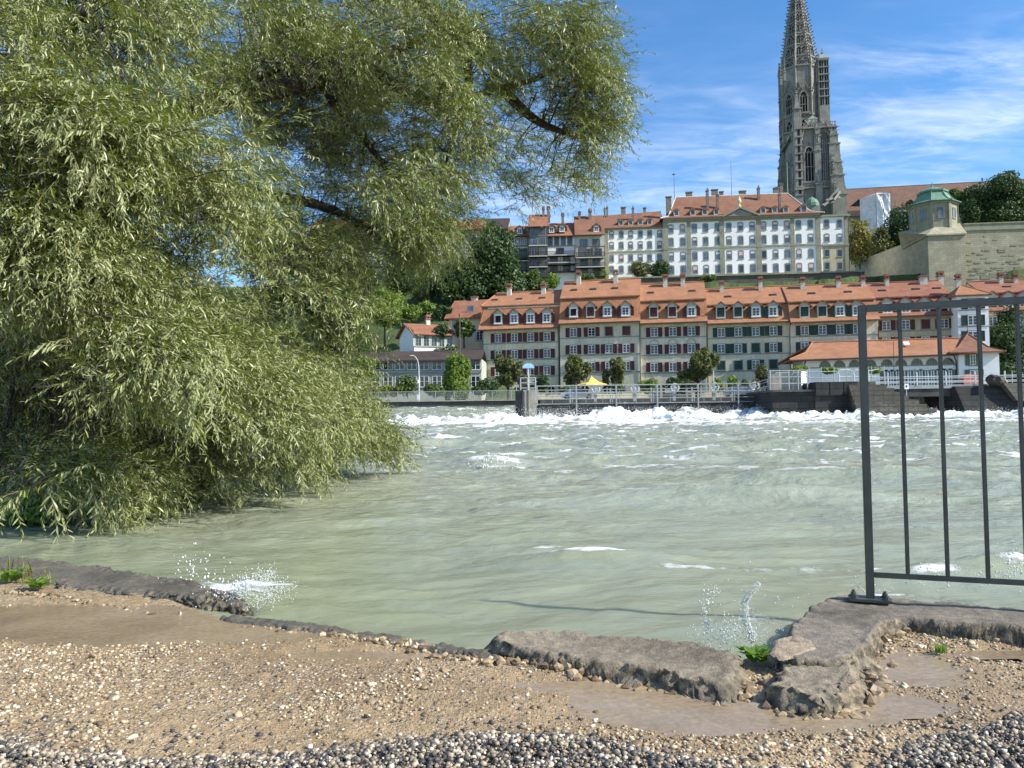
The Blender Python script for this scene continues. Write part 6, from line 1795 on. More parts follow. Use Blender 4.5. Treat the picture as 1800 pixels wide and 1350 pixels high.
    out = nt.nodes['Material Output']; gl = nt.nodes.new('ShaderNodeBsdfGlossy'); gl.inputs['Roughness'].default_value = .04
    tr = nt.nodes.new('ShaderNodeBsdfTransparent'); tr.inputs['Color'].default_value = (.97, .95, .90, 1)
    df = nt.nodes.new('ShaderNodeBsdfDiffuse'); df.inputs['Color'].default_value = (.30, .25, .165, 1)
    mx0 = nt.nodes.new('ShaderNodeMixShader'); mx0.inputs[0].default_value = .12; lk(nt, tr.outputs[0], mx0.inputs[1]); lk(nt, df.outputs[0], mx0.inputs[2])
    fr = nt.nodes.new('ShaderNodeFresnel'); fr.inputs['IOR'].default_value = 1.33
    mx = nt.nodes.new('ShaderNodeMixShader'); lk(nt, fr.outputs[0], mx.inputs[0]); lk(nt, mx0.outputs[0], mx.inputs[1]); lk(nt, gl.outputs[0], mx.inputs[2])
    bp = nt.nodes.new('ShaderNodeBump'); bp.inputs['Strength'].default_value = .5; bp.inputs['Distance'].default_value = .02
    lk(nt, tex_noise(nt, geoco(nt, (1, 2, 1)), 9, 4, .6, .5), bp.inputs['Height'])
    for nd in (fr, gl): lk(nt, bp.outputs[0], nd.inputs['Normal'])
    nt.links.remove([l for l in nt.links if l.to_node == out][0]) if False else None
    xs = np.arange(-2.9, 2.4, .04); ys = np.arange(1.5, 3.1, .04); Xp, Yp = np.meshgrid(xs, ys)
    zp = .0475 + (fbm(Xp*5, Yp*9, 3, 3)-.5)*.005
    s = np.interp(Xp, SX, SY); v = np.stack([Xp, Yp, zp], -1).reshape(-1, 3)
    idx = np.arange(v.shape[0]).reshape(len(ys), len(xs)); f = np.stack([idx[:-1, :-1], idx[:-1, 1:], idx[1:, 1:], idx[1:, :-1]], -1).reshape(-1, 4)
    ok = (Yp < s+.02).ravel()
    wv = np.zeros_like(Xp)
    for p_, a, b_, d in PUD: wv = np.maximum(wv, np.exp(-((Xp-p_.x)/(a*1.3))**2-((Yp-p_.y)/(b_*1.3))**2))
    ok &= (wv > .25).ravel()
    f = f[ok[f].all(1)]
    tag(link('puddle', np_mesh('puddle', v, f, pm)), kind='structure')
bank()

# ------------------------------------------------------------------ edge stones
def rock_mat(name, c, wet=.0, patch=None):
    m, nt, p = nodes_of(name)
    g = geoco(nt)
    a = tex_noise(nt, g, 3.5, 8, .72, .6); b = tex_noise(nt, g, 38, 7, .75)
    cc = ramp(nt, a, [(.30, tuple(x*.55 for x in c)), (.5, c), (.68, tuple(min(1, x*1.35) for x in c))])
    cc = mixrgb(nt, .85, cc, ramp(nt, b, [(.3, (.5, .5, .5)), (.52, (1, 1, 1)), (.7, (1.5, 1.48, 1.4))]), 'MULTIPLY')
    # ochre on the broken faces, lichen film
    gn = nt.nodes.new('ShaderNodeNewGeometry'); sp = nt.nodes.new('ShaderNodeSeparateXYZ'); lk(nt, gn.outputs['Normal'], sp.inputs[0])
    side = ramp(nt, sp.outputs[2], [(.45, 1.0), (.85, 0.0)])
    crg = ramp(nt, tex_noise(nt, g, 26, 6, .75), [(.38, (.035, .032, .026)), (.5, (.12, .10, .07)), (.62, (.36, .30, .19))])
    cc = mixrgb(nt, mth(nt, 'MULTIPLY', side, ramp(nt, a, [(.35, .45), (.6, 1.0)])), cc, crg)
    if patch: cc = mixrgb(nt, mth(nt, 'MULTIPLY', ramp(nt, tex_noise(nt, g, 1.7, 4, .6), [(.5, 0.0), (.62, 1.0)]), .6), cc, patch)
    lk(nt, cc, p.inputs['Base Color']); p.inputs['Roughness'].default_value = .75-.5*wet
    p.inputs['Specular IOR Level'].default_value = .3+.4*wet
    bump(nt, p, mth(nt, 'ADD', mth(nt, 'MULTIPLY', b, .5), tex_noise(nt, g, 140, 4, .7)), 1.0, .007)
    return m
M['rock'] = rock_mat('rock', (.195, .168, .132))
M['rock_slab'] = rock_mat('rock_slab', (.235, .198, .145))
M['rock_wet'] = rock_mat('rock_wet', (.125, .112, .085), .5)
M['rock_pale'] = rock_mat('rock_pale', (.30, .24, .165))
def stone(name, label, outline, ztop, zlow, mat, rough=.012, edge=.05, res=.0058, tiltx=0, tilty=0, seed=0, jag=.03, cat='stone', group='stone edging blocks of the bank', bulge=0.0):
    poly = np.array(pxpoly(outline, ztop))
    x0, y0 = poly.min(0)-.1; x1, y1 = poly.max(0)+.1
    xs = np.arange(x0, x1, res); ys = np.arange(y0, y1, res); Xg, Yg = np.meshgrid(xs, ys)
    jx = (fbm(Xg*7, Yg*7, seed+1, 4, .6)-.5)*jag*2; jy = (fbm(Xg*7, Yg*7, seed+2, 4, .6)-.5)*jag*2
    d = polysd(Xg+jx, Yg+jy, poly)
    prof = 1 - sstep(-edge, edge*.25, d)**1.2
    cx_, cy_ = poly.mean(0)
    top = ztop + tiltx*(Xg-cx_) + tilty*(Yg-cy_) + (fbm(Xg*4, Yg*4, seed+3, 4)-.5)*rough*1.6 + (fbm(Xg*22, Yg*22, seed+4, 4, .6)-.5)*rough*.9
    top = top + bulge*np.clip(-d, 0, .25)/.25
    crag = (1-np.abs(2*fbm(Xg*16, Yg*16, seed+5, 4, .62)-1)-.6)*rough*4.5*np.exp(-(d/(edge*1.0))**2)
    z = zlow + (top-zlow)*prof + crag*prof
    sd_ = np.exp(-(d/(edge*.9))**2)*edge*.75
    Xd = Xg + sd_*(fbm(Xg*24+z*70, Yg*24-z*55, seed+8, 4, .6)-.5)*1.5; Yd = Yg + sd_*(fbm(Xg*24-z*60, Yg*24+z*75, seed+9, 4, .6)-.5)*1.5
    z = z + sd_*.55*(fbm(Xg*34, Yg*34, seed+12, 3, .6)-.5)
    v = np.stack([Xd-cx_, Yd-cy_, z], -1).reshape(-1, 3); n = len(xs)
    idx = np.arange(v.shape[0]).reshape(len(ys), n)
    f = np.stack([idx[:-1, :-1], idx[:-1, 1:], idx[1:, 1:], idx[1:, :-1]], -1).reshape(-1, 4)
    dd = d.reshape(-1); f = f[(dd[f] < edge*.6).all(1)]
    used = np.unique(f); remap = -np.ones(len(v), int); remap[used] = np.arange(len(used))
    o = link(name, np_mesh(name, v[used], remap[f], mat)); o.location = (cx_, cy_, 0)
    return tag(o, label, cat, group)
def stones_():
    S = stone('edge_stone', 'large grey corner slab carrying the railing post plate', [(1378, 1098), (1400, 1072), (1432, 1052), (1470, 1044), (1530, 1046), (1800, 1068), (2300, 1112), (2300, 1160), (1800, 1108), (1690, 1098), (1600, 1088), (1565, 1095), (1555, 1118), (1520, 1150), (1470, 1165), (1400, 1162), (1356, 1150)], .10, -.05, M['rock'], rough=.006, edge=.035, seed=10, jag=.016)
    stone('edge_stone', 'crumbling rough stone with pale ochre broken faces below the corner slab', [(1352, 1160), (1420, 1152), (1500, 1140), (1540, 1135), (1552, 1160), (1530, 1180), (1538, 1205), (1500, 1228), (1440, 1245), (1375, 1232), (1300, 1210), (1318, 1185)], .078, .01, M['rock_slab'], rough=.014, edge=.055, seed=20, jag=.05)
    stone('edge_stone', 'long flat brown slab lying between the splash and the low stones', [(838, 1128), (880, 1108), (950, 1104), (1150, 1117), (1245, 1133), (1318, 1152), (1328, 1178), (1306, 1208), (1275, 1218), (1180, 1196), (1080, 1178), (960, 1160), (880, 1145)], .084, .01, M['rock_slab'], rough=.010, edge=.05, seed=30, jag=.022)
    stone('edge_stone', 'low dark worn stone edge running left from the long flat slab', [(380, 1078), (520, 1086), (690, 1112), (800, 1130), (880, 1146), (905, 1160), (860, 1160), (760, 1146), (620, 1122), (470, 1100), (370, 1090)], .056, .0, M['rock_wet'], rough=.010, edge=.035, seed=40, jag=.02)
    stone('edge_stone', 'dark wet rounded boulder at the left water edge behind the weeds', [(-120, 985), (40, 976), (130, 985), (250, 1000), (380, 1022), (440, 1046), (400, 1060), (300, 1058), (200, 1050), (90, 1040), (0, 1020), (-120, 1012)], .062, -.08, M['rock_wet'], rough=.010, edge=.10, seed=50, jag=.02, bulge=.012)
    stone('edge_stone', 'small wet stone overrun by foam beside the left splash', [(335, 1040), (390, 1032), (440, 1045), (470, 1062), (420, 1070), (360, 1062)], .045, -.12, M['rock_wet'], rough=.012, edge=.07, seed=60, jag=.02, bulge=.02)
    stone('stone_chip', 'pale flat chip of stone inset in the corner slab beside the weeds', [(1356, 1148), (1366, 1124), (1400, 1114), (1428, 1126), (1434, 1138), (1410, 1150), (1375, 1158)], .1015, .096, M['rock_pale'], rough=.0015, edge=.010, seed=70, jag=.008, group='loose stones')
    stone('stone_chip', 'ochre broken lump at the lower end of the corner slab', [(1445, 1200), (1480, 1185), (1530, 1190), (1535, 1212), (1500, 1228), (1455, 1226)], .080, .04, M['rock_pale'], rough=.012, edge=.035, seed=80, jag=.02, group='loose stones')
stones_()

# ------------------------------------------------------------------ loose pebbles
def pebbles(name, label, N, gen, s0, s1, mat, seed, sub=1, flat=.65, hf=None):
    rng = np.random.default_rng(seed)
    bm = bmesh.new(); bmesh.ops.create_icosphere(bm, subdivisions=sub, radius=1)
    bv = np.array([v.co[:] for v in bm.verts]); bf = np.array([[v.index for v in f.verts] for f in bm.faces]); bm.free()
    xy = gen(rng, N); N = len(xy)
    s = s0 + (s1-s0)*rng.random(N)**2.4
    ax = rng.uniform(.7, 1.35, (N, 3))*np.array([1, 1, flat])
    # lumpy deformation of each pebble
    k = rng.normal(0, 1, (N, 3, 1)); ph = rng.uniform(0, 6.28, (N, 1))
    pert = 1 + .16*np.sin((bv[None] * k.transpose(0, 2, 1)*1.6).sum(-1)*2 + ph)
    P_ = bv[None]*pert[..., None]*ax[:, None]
    a = rng.uniform(0, 6.28, N); t = rng.normal(0, .35, N)
    ca, sa, ct, st = np.cos(a)[:, None], np.sin(a)[:, None], np.cos(t)[:, None], np.sin(t)[:, None]
    x, y, z = P_[..., 0], P_[..., 1], P_[..., 2]
    y, z = y*ct-z*st, y*st+z*ct
    x, y = x*ca-y*sa, x*sa+y*ca
    P_ = np.stack([x, y, z], -1)*s[:, None, None]
    h = gheight(xy[:, 0], xy[:, 1]) + (hf(rng, xy, s) if hf is not None else s*.25)
    P_ = P_ + np.stack([xy[:, 0], xy[:, 1], h], -1)[:, None]
    v = P_.reshape(-1, 3); f = (np.arange(N)[:, None, None]*len(bv)+bf[None]).reshape(-1, 3)
    r = np.repeat(rng.random(N), len(bf)); r2 = np.repeat(rng.random(N), len(bf))
    o = link(name, np_mesh(name, v, f, mat, smooth=True, fattrs={'rnd': r, 'rnd2': r2}))
    return tag(o, label, 'gravel', kind='stuff')
def pebble_mat(name, stops, rough=.55):
    m, nt, p = nodes_of(name)
    a = nt.nodes.new('ShaderNodeAttribute'); a.attribute_name = 'rnd'
    b = nt.nodes.new('ShaderNodeAttribute'); b.attribute_name = 'rnd2'
    c = ramp(nt, a.outputs['Fac'], stops)
    n = tex_noise(nt, geoco(nt), 160, 5, .7)
    c = mixrgb(nt, .6, c, ramp(nt, n, [(.3, (.65, .65, .65)), (.7, (1.25, 1.25, 1.2))]), 'MULTIPLY')
    lk(nt, c, p.inputs['Base Color'])
    lk(nt, mth(nt, 'ADD', mth(nt, 'MULTIPLY', b.outputs['Fac'], .35), rough-.2), p.inputs['Roughness'])
    bump(nt, p, n, .4, .002)
    return m
M['peb_mix'] = pebble_mat('peb_mix', [(0, (.035, .033, .033)), (.26, (.075, .07, .066)), (.46, (.17, .135, .095)), (.72, (.31, .245, .165)), (.90, (.44, .385, .29)), (1, (.60, .56, .48))])
M['peb_warm'] = pebble_mat('peb_warm', [(0, (.12, .082, .048)), (.3, (.26, .185, .105)), (.6, (.36, .27, .16)), (.85, (.50, .41, .27)), (1, (.68, .62, .50))])
def gravel_fields():
    lim = lambda x, y: (np.abs(x) < .74*y+.12)
    def dense(rng, N):
        x = rng.uniform(-1.5, 1.6, N*3); y = rng.uniform(1.34, 1.9, N*3)
        e = np.interp(x, GX, GY) - .012 + (fbm(x*9, y*9, 3, 3)-.5)*.10
        k = (y < e) & lim(x, y); return np.stack([x[k], y[k]], -1)[:N]
    def pile(rng, xy, s): return s*.3 + rng.random(len(xy))*.012*sstep(0, .08, np.interp(xy[:, 0], GX, GY)-xy[:, 1])
    pebbles('gravel', 'dense mixed dark and pale gravel along the bottom of the bank', 27000, dense, .0027, .0076, M['peb_mix'], 1, hf=pile, flat=.75)
    def edge(rng, N):
        x = rng.uniform(-1.8, 2.0, N*4); y = rng.uniform(1.3, 2.2, N*4)
        e = np.interp(x, GX, GY); k = lim(x, y) & (rng.random(N*4) < np.exp(-np.abs(y-e)/.05)*.8); return np.stack([x[k], y[k]], -1)[:N]
    pebbles('gravel', 'scattered gravel thinning out into the sand', 2200, edge, .004, .009, M['peb_mix'], 2)
    def sparse(rng, N):
        x = rng.uniform(-2.4, 2.3, N*6); y = rng.uniform(1.35, 2.9, N*6)
        e = np.interp(x, SX, SY)
        w = np.zeros_like(x)
        for p, a, b, d in PUD: w = np.maximum(w, np.exp(-((x-p.x)/(a*1.1))**2-((y-p.y)/(b*1.1))**2))
        dn = sstep(.40, .58, fbm(x*2.6, y*2.6, 55, 4))*.85+.15
        k = (y < e-.07) & lim(x, y) & (rng.random(N*6) < dn*(1-.9*w)); return np.stack([x[k], y[k]], -1)[:N]
    pebbles('gravel', 'small warm-toned gravel pressed into the sandy bank', 13500, sparse, .0022, .0068, M['peb_warm'], 3, sub=1, hf=lambda r, xy, s: s*.15)
    pebbles('gravel', 'larger pale pebbles dotted over the sandy bank', 420, sparse, .006, .0125, M['peb_warm'], 4, sub=2, flat=.5, hf=lambda r, xy, s: s*.12)
gravel_fields()
def rubble():
    """angular broken bits along the worn faces of the edge stones"""
    rng = np.random.default_rng(77)
    lines = [([(858, 1158), (960, 1172), (1080, 1190), (1180, 1208), (1275, 1222), (1312, 1200)], 420, .0035, .016), ([(1305, 1212), (1375, 1238), (1445, 1250), (1510, 1235), (1545, 1205), (1545, 1165), (1560, 1125), (1590, 1096)], 420, .003, .017),
             ([(420, 1092), (560, 1106), (700, 1130), (800, 1150), (880, 1164)], 380, .003, .013), ([(1600, 1094), (1700, 1104), (1800, 1116)], 150, .003, .009), ([(0, 1040), (90, 1046), (200, 1062), (320, 1074)], 170, .003, .012),
             ([(1420, 1165), (1480, 1160), (1530, 1140)], 70, .003, .011)]
    pts, sz = [], []
    for L, n, a, b in lines:
        P_ = np.array(pxpoly(L, .06)); seg = rng.integers(0, len(P_)-1, n); t = rng.random(n)[:, None]
        q = P_[seg]*(1-t)+P_[seg+1]*t + rng.normal(0, .013, (n, 2)); pts.append(q); sz.append(a+(b-a)*rng.random(n)**2.6)
    xy = np.concatenate(pts); s = np.concatenate(sz); N = len(xy)
    bm = bmesh.new(); bmesh.ops.create_icosphere(bm, subdivisions=1, radius=1); bv = np.array([v.co[:] for v in bm.verts]); bf = np.array([[v.index for v in f.verts] for f in bm.faces]); bm.free()
    V = bv[None]*(1+rng.normal(0, .22, (N, len(bv), 1)))*rng.uniform(.6, 1.4, (N, 1, 3))*np.array([1, 1, .75])
    V = V*s[:, None, None] + np.stack([xy[:, 0], xy[:, 1], gheight(xy[:, 0], xy[:, 1]).clip(.04, .08)+s*.35], -1)[:, None]
    f = (np.arange(N)[:, None, None]*len(bv)+bf[None]).reshape(-1, 3)
    tag(link('rubble', np_mesh('rubble', V.reshape(-1, 3), f, M['peb_warm'], smooth=False, fattrs={'rnd': np.repeat(rng.random(N)**1.5*.85, len(bf)), 'rnd2': np.repeat(rng.random(N), len(bf))})), 'crumbled angular stone bits along the foot of the edge stones', 'rubble', kind='stuff')
rubble()

# ------------------------------------------------------------------ railing
def railing():
    b0 = PZ(1530, 1051, .112); ang = math.atan2(-1352, 3744)
    P = Plane(b0.x, b0.y, ang)
    root = empty('railing', (b0.x, b0.y, .104), ang, 'dark grey steel railing with slim upright bars on the corner slab', 'railing')
    Z = lambda u, v: P.hit(u, v)[1] - .104
    X = lambda u, v: P.hit(u, v)[0]
    m, nt, p = nodes_of('painted_steel')
    n = tex_noise(nt, geoco(nt), 9, 6, .7); n2 = tex_noise(nt, geoco(nt), 120, 4, .8)
    c = ramp(nt, n, [(.35, (.060, .066, .060)), (.6, (.092, .098, .088))])
    c = mixrgb(nt, ramp(nt, n2, [(.70, 0.0), (.78, .7)]), c, (.30, .29, .26))
    lk(nt, c, p.inputs['Base Color']); p.inputs['Roughness'].default_value = .42; p.inputs['Metallic'].default_value = .35
    bump(nt, p, n2, .25, .0015)
    H = Z(1515, 537); w = .0115
    def bev(b, x0, x1, y0, y1, z0, z1, name, par, loc=None):
        me = MB().box(x0, x1, y0, y1, z0, z1).mesh(name, m)
        bm = bmesh.new(); bm.from_mesh(me); bmesh.ops.bevel(bm, geom=bm.edges[:], offset=.0018, segments=2, affect='EDGES'); bm.to_mesh(me); bm.free()
        me.polygons.foreach_set('use_smooth', [False]*len(me.polygons))
        return link(name, me, par, loc)
    bev(None, -w-.001, w+.001, -w, w, .009, H, 'post', root)
    zb = Z(1536, 1006); zb2 = zb - .0165
    bev(None, w+.0015, 3.2, -.0075, .0075, zb2, zb, 'bottom_rail', root)
    bev(None, w+.0015, 3.2, -w, w, H-.0235, H, 'top_rail', root)
    xb = [X(1588, 770), X(1657.5, 770), X(1728, 770), X(1796, 770)]
    sp = (xb[-1]-xb[0])/3
    bar = None
    for i in range(20):
        x = xb[i] if i < 4 else xb[-1] + sp*(i-3)
        if i == 11: x0 = x
        if bar is None: bar = bev(None, -.0061, .0061, -.0061, .0061, zb+.0005, H-.024, 'bar', root, (x, 0, 0))
        else: link('bar', bar.data, root, (x, 0, 0))
    # base plate with bolts
    pl = bev(None, -.066, .062, -.036, .036, 0, .009, 'base_plate', root)
    bolt = MB()
    bolt.ext([(.0085*math.cos(2*math.pi*i/6), .0085*math.sin(2*math.pi*i/6), .0125) for i in range(6)], (0, 0, .008), 0)
    bolt.tube((0, 0, 0.009), (0, 0, .028), .0048, 8); bolt.tube((0, 0, .0092), (0, 0, .0122), .0125, 12)
    bme = bolt.mesh('bolt', m)
    for x, y in ((-.050, .020), (-.050, -.022), (.046, .020), (.046, -.022)): link('bolt', bme, pl, (x, y, 0))
railing()

# ------------------------------------------------------------------ weeds
def blade(b, p, ang, L, w, lean, m=0, seg=4, fold=.15):
    d = Vector((math.cos(ang), math.sin(ang), 0)); s = Vector((-d.y, d.x, 0)); prev = None
    for i in range(seg+1):
        t = i/seg; c = Vector(p) + d*(L*lean*t*t) + Vector((0, 0, L*(t-.35*lean*t*t)))
        ww = w*(math.sin(math.pi*min(1, t*.85+.15))**.8)
        cur = (c - s*ww, c + Vector((0, 0, -fold*ww)), c + s*ww)
        if prev: b.add([prev[0], prev[1], cur[1], cur[0]], [(0, 1, 2, 3)], m); b.add([prev[1], prev[2], cur[2], cur[1]], [(0, 1, 2, 3)], m)
        prev = cur
def weeds():
    rnd = random.Random(21)
    def broad(u, v, z, n, L, w, label, name='weed', Y=None):
        q = PZ(u, v, z); r = empty(name, q, 0, label, 'plant', 'weeds in the bank edge')
        for k in range(n):
            b = MB(); a = rnd.uniform(0, 6.28)
            blade(b, (rnd.uniform(-.3, .3)*L, rnd.uniform(-.3, .3)*L, 0), a, L*rnd.uniform(.6, 1.1), w*rnd.uniform(.7, 1.2), rnd.uniform(.6, 1.5), seg=5, fold=.35)
            b.build('leaf', M['leaf_weed'], r, smooth=True)
        return r
    broad(1330, 1160, .07, 34, .045, .014, 'bright green leafy weed in the gap beside the pale chip')
    broad(66, 1032, .07, 16, .06, .016, 'light green broad-leaved weed before the dark boulder')
    broad(20, 1020, .07, 14, .075, .014, 'broad-leaved weed at the far left edge of the bank')
    broad(1303, 1142, .08, 8, .02, .008, 'tiny green seedling at the right end of the flat slab')
    for u, v, n, L, lab in ((1655, 1148, 46, .035, 'small grass tuft in the gravel right of the corner slab'), (50, 1025, 16, .16, 'tall pale grass stalks rising before the dark boulder'), (15, 1020, 12, .15, 'dry grass stalks at the far left of the bank'), (80, 1030, 10, .11, 'short yellowish grass beside the broad-leaved weed')):
        q = PZ(u, v, .055); r = empty('grass_tuft', q, 0, lab, 'grass', 'grass tufts on the bank'); b = MB()
        for k in range(n): blade(b, (rnd.gauss(0, L*.25 if L < .1 else .02), rnd.gauss(0, L*.2 if L < .1 else .02), 0), rnd.uniform(0, 6.28), L*rnd.uniform(.5, 1.1), .0016 if L < .1 else .0022, rnd.uniform(.15, .9), seg=4)
        o = b.build('blades', M['leaf_weed'] if L < .1 else M['leaf_autumn'], r); o['kind'] = 'stuff'
weeds()
# ================================================================== TREES
def crown_mesh(name, blobs, N, size, seed, mat, shell=.35, aspect=1.5):
    """thousands of small folded leaf sprays spread through the volumes of the blobs"""
    rng = np.random.default_rng(seed)
    B = np.array(blobs, dtype=float)                      # x y z rx ry rz
    w = (B[:, 3]*B[:, 4]*B[:, 5])**(2/3); w /= w.sum()
    pick = rng.choice(len(B), N, p=w)
    d = rng.normal(0, 1, (N, 3)); d /= np.linalg.norm(d, axis=1)[:, None]
    rr = 1 - shell*rng.random(N)**1.5 + .15*rng.normal(0, 1, N)
    rr *= .80+.4*fbm(d[:, 0]*2.2+pick*3.1, d[:, 2]*2.2+d[:, 1]*2, seed, 3)
    c = B[pick, :3] + d*B[pick, 3:6]*rr[:, None]
    # orientation: normal biased outwards and up
    nrm = d*.8 + rng.normal(0, .6, (N, 3)) + np.array([0, 0, .25]); nrm /= np.linalg.norm(nrm, axis=1)[:, None]
    t = np.cross(nrm, rng.normal(0, 1, (N, 3))); t /= np.linalg.norm(t, axis=1)[:, None]; b = np.cross(nrm, t)
    s = size*rng.uniform(.55, 1.3, N)[:, None]
    p0 = c - t*s*aspect*.5; p2 = c + t*s*aspect*.5; p1 = c + b*s*.5 + nrm*s*.15; p3 = c - b*s*.5 + nrm*s*.15
    v = np.stack([p0, p1, p2, p3], 1).reshape(-1, 3)
    i = np.arange(N)[:, None]*4; f = np.concatenate([i+np.array([0, 1, 2]), i+np.array([0, 2, 3])], 1).reshape(-1, 3)
    clump = np.clip(fbm(c[:, 0]/size*.25+3, c[:, 2]/size*.25+c[:, 1]/size*.15, seed+5, 3)*1.6-.3, 0, 1)
    r = np.repeat(np.clip(clump*.7+.3*rng.random(N), 0, 1), 2)
    return np_mesh(name, v, f, mat, smooth=False, fattrs={'rnd': r})
def blobs_for(kind, W, H, rnd):
    """envelopes in local metres, z measured from the ground"""
    out = []
    if kind == 'round':
        for _ in range(15):
            a = rnd.uniform(0, 6.28); q = rnd.uniform(0, .30)*W; z = H*rnd.uniform(.42, .86)
            s = (1-abs(z/H-.6)*1.0)
            out.append((q*math.cos(a), q*math.sin(a), z, W*.24*s, W*.24*s, H*.15*s))
        out.append((0, 0, H*.62, W*.33, W*.33, H*.27))
    elif kind == 'dense':
        for _ in range(26):
            a = rnd.uniform(0, 6.28); z = H*rnd.uniform(.12, .92); e = math.sqrt(max(.05, 1-((z/H-.42)/.60)**2)); q = rnd.uniform(.15, .34)*W*e
            out.append((q*math.cos(a), q*math.sin(a), z, W*.19*e+.2, W*.19*e+.2, H*.11*e+.2))
        out.append((0, 0, H*.45, W*.36, W*.36, H*.42))
    elif kind == 'bush':
        for _ in range(9):
            a = rnd.uniform(0, 6.28); q = rnd.uniform(0, .32)*W
            out.append((q*math.cos(a), q*math.sin(a), H*rnd.uniform(.35, .7), W*.2, W*.2, H*.26))
    elif kind == 'weep':
        for _ in range(22):
            a = rnd.uniform(0, 6.28); z = H*rnd.uniform(.12, .85); q = (.10+.30*math.sqrt(1-z/H))*W
            out.append((q*math.cos(a), q*math.sin(a), z, W*.11, W*.11, H*.22))
        out.append((0, 0, H*.5, W*.3, W*.3, H*.42))
    elif kind == 'plane':
        for _ in range(17):
            a = rnd.uniform(0, 6.28); q = rnd.uniform(.12, .42)*W; z = H*(rnd.uniform(.45, .80) + .12*(1-q/W/.4)); s = rnd.uniform(.6, 1.1)
            out.append((q*math.cos(a), q*math.sin(a), z, W*.125*s, W*.125*s, H*.085*s))
        out.append((W*.04, 0, H*.68, W*.2, W*.2, H*.15))
    return out
_tn = 0
def tree(label, u, vb, vt, wpx, Y, kind='round', mat='leaf_mid', N=3000, size=.34, name='tree', cat='tree', base=None, trunk=.14, group=None, zoff=0, bark='bark_far'):
    global _tn
    _tn += 1; rnd = random.Random(_tn*7+1)
    p = PY(u, vb, Y); z0 = base if base is not None else p.z
    H = PY(u, vt, Y).z - z0; W = wpx*Y/F
    root = empty(name, (p.x, Y, z0), rnd.uniform(0, .5), label, cat, group)
    bl = blobs_for(kind, W, H, rnd)
    sx = (W/2)/max(max(abs(b_[0]), abs(b_[1]))+b_[3] for b_ in bl); zt_ = max(b_[2]+b_[5] for b_ in bl); zl_ = min(b_[2]-b_[5] for b_ in bl)
    lo_ = {'plane': .30, 'round': .28}.get(kind, .02)*H; kz = (H*.97-lo_)/(zt_-zl_)
    bl = [(b_[0]*sx, b_[1]*sx, lo_+(b_[2]-zl_)*kz, b_[3]*sx, b_[4]*sx, b_[5]*kz) for b_ in bl]
    if kind != 'bush':
        b = MB(); top = H*(.5 if kind != 'dense' else .7)
        b.pathtube([(0, 0, -.5), (rnd.uniform(-.1, .1), 0, H*.2), (rnd.uniform(-.2, .2), 0, top)], [trunk*1.4, trunk, trunk*.5], 7)
        for q in range(7 if kind in ('plane', 'round') else 3):
            bb = bl[q % len(bl)]; b.pathtube([(0, 0, H*rnd.uniform(.25, .42)), (bb[0]*.5, bb[1]*.5, bb[2]*.8), (bb[0], bb[1], bb[2])], [trunk*.6, trunk*.4, trunk*.15], 5)
        b.build('trunk', M[bark], root)
    o = link('crown', crown_mesh('crown', bl, N, size, _tn, M[mat]), root); o['kind'] = 'stuff'
    return root
# hillside and upper town
tree('tall dense dark green tree filling the slope left of the old town houses', 873, 548, 386, 118, 141, 'dense', 'leaf_dark', 15000, .42)
tree('dark broad tree on the slope left of the tall dark one', 815, 552, 452, 90, 138, 'dense', 'leaf_dark', 7000, .40)
tree('mid green tree on the slope just below the narrow oriel house', 935, 548, 470, 62, 147, 'dense', 'leaf_mid', 4000, .36)
tree('bright yellow-green round bush before the left end of the white building', 1055, 498, 460, 44, 172, 'bush', 'leaf_light', 3200, .33, cat='bush', name='bush')
tree('dark bush left of the pair before the white building', 1125, 494, 459, 38, 177, 'bush', 'leaf_olive', 2600, .33, cat='bush', name='bush')
tree('dark bush right of the pair before the white building', 1161, 494, 458, 38, 177, 'bush', 'leaf_dark', 2600, .33, cat='bush', name='bush')
tree('ivy-green bush over the garden wall below the white building', 1248, 500, 484, 46, 174, 'bush', 'leaf_mid', 1800, .3, cat='bush', name='bush')
tree('autumn-tinted tree beside the right end of the white building', 1512, 470, 382, 58, 196, 'dense', 'leaf_autumn', 5000, .42)
tree('olive tree between the autumn-tinted tree and the sloping wall', 1545, 468, 396, 50, 200, 'dense', 'leaf_olive', 4000, .42)
tree('dark evergreen mass behind the sloping wall, below the nave', 1590, 455, 352, 74, 201, 'dense', 'leaf_dark', 7000, .42)
tree('small dark tree directly left of the copper-domed pavilion', 1618, 430, 352, 50, 190, 'dense', 'leaf_dark', 4000, .4)
tree('mid green tree behind the right side of the pavilion roof', 1680, 400, 328, 46, 186, 'round', 'leaf_mid', 4000, .4, zoff=0)
tree('great dark tree crown rising above the terrace parapet', 1752, 402, 303, 120, 182, 'dense', 'leaf_dark', 13000, .42)
tree('second great dark tree at the right edge above the parapet', 1830, 402, 306, 120, 184, 'dense', 'leaf_dark', 9000, .42)
tree('lower dark shrub tree on the terrace left of the great crown', 1706, 400, 348, 46, 178, 'bush', 'leaf_dark', 3000, .38)
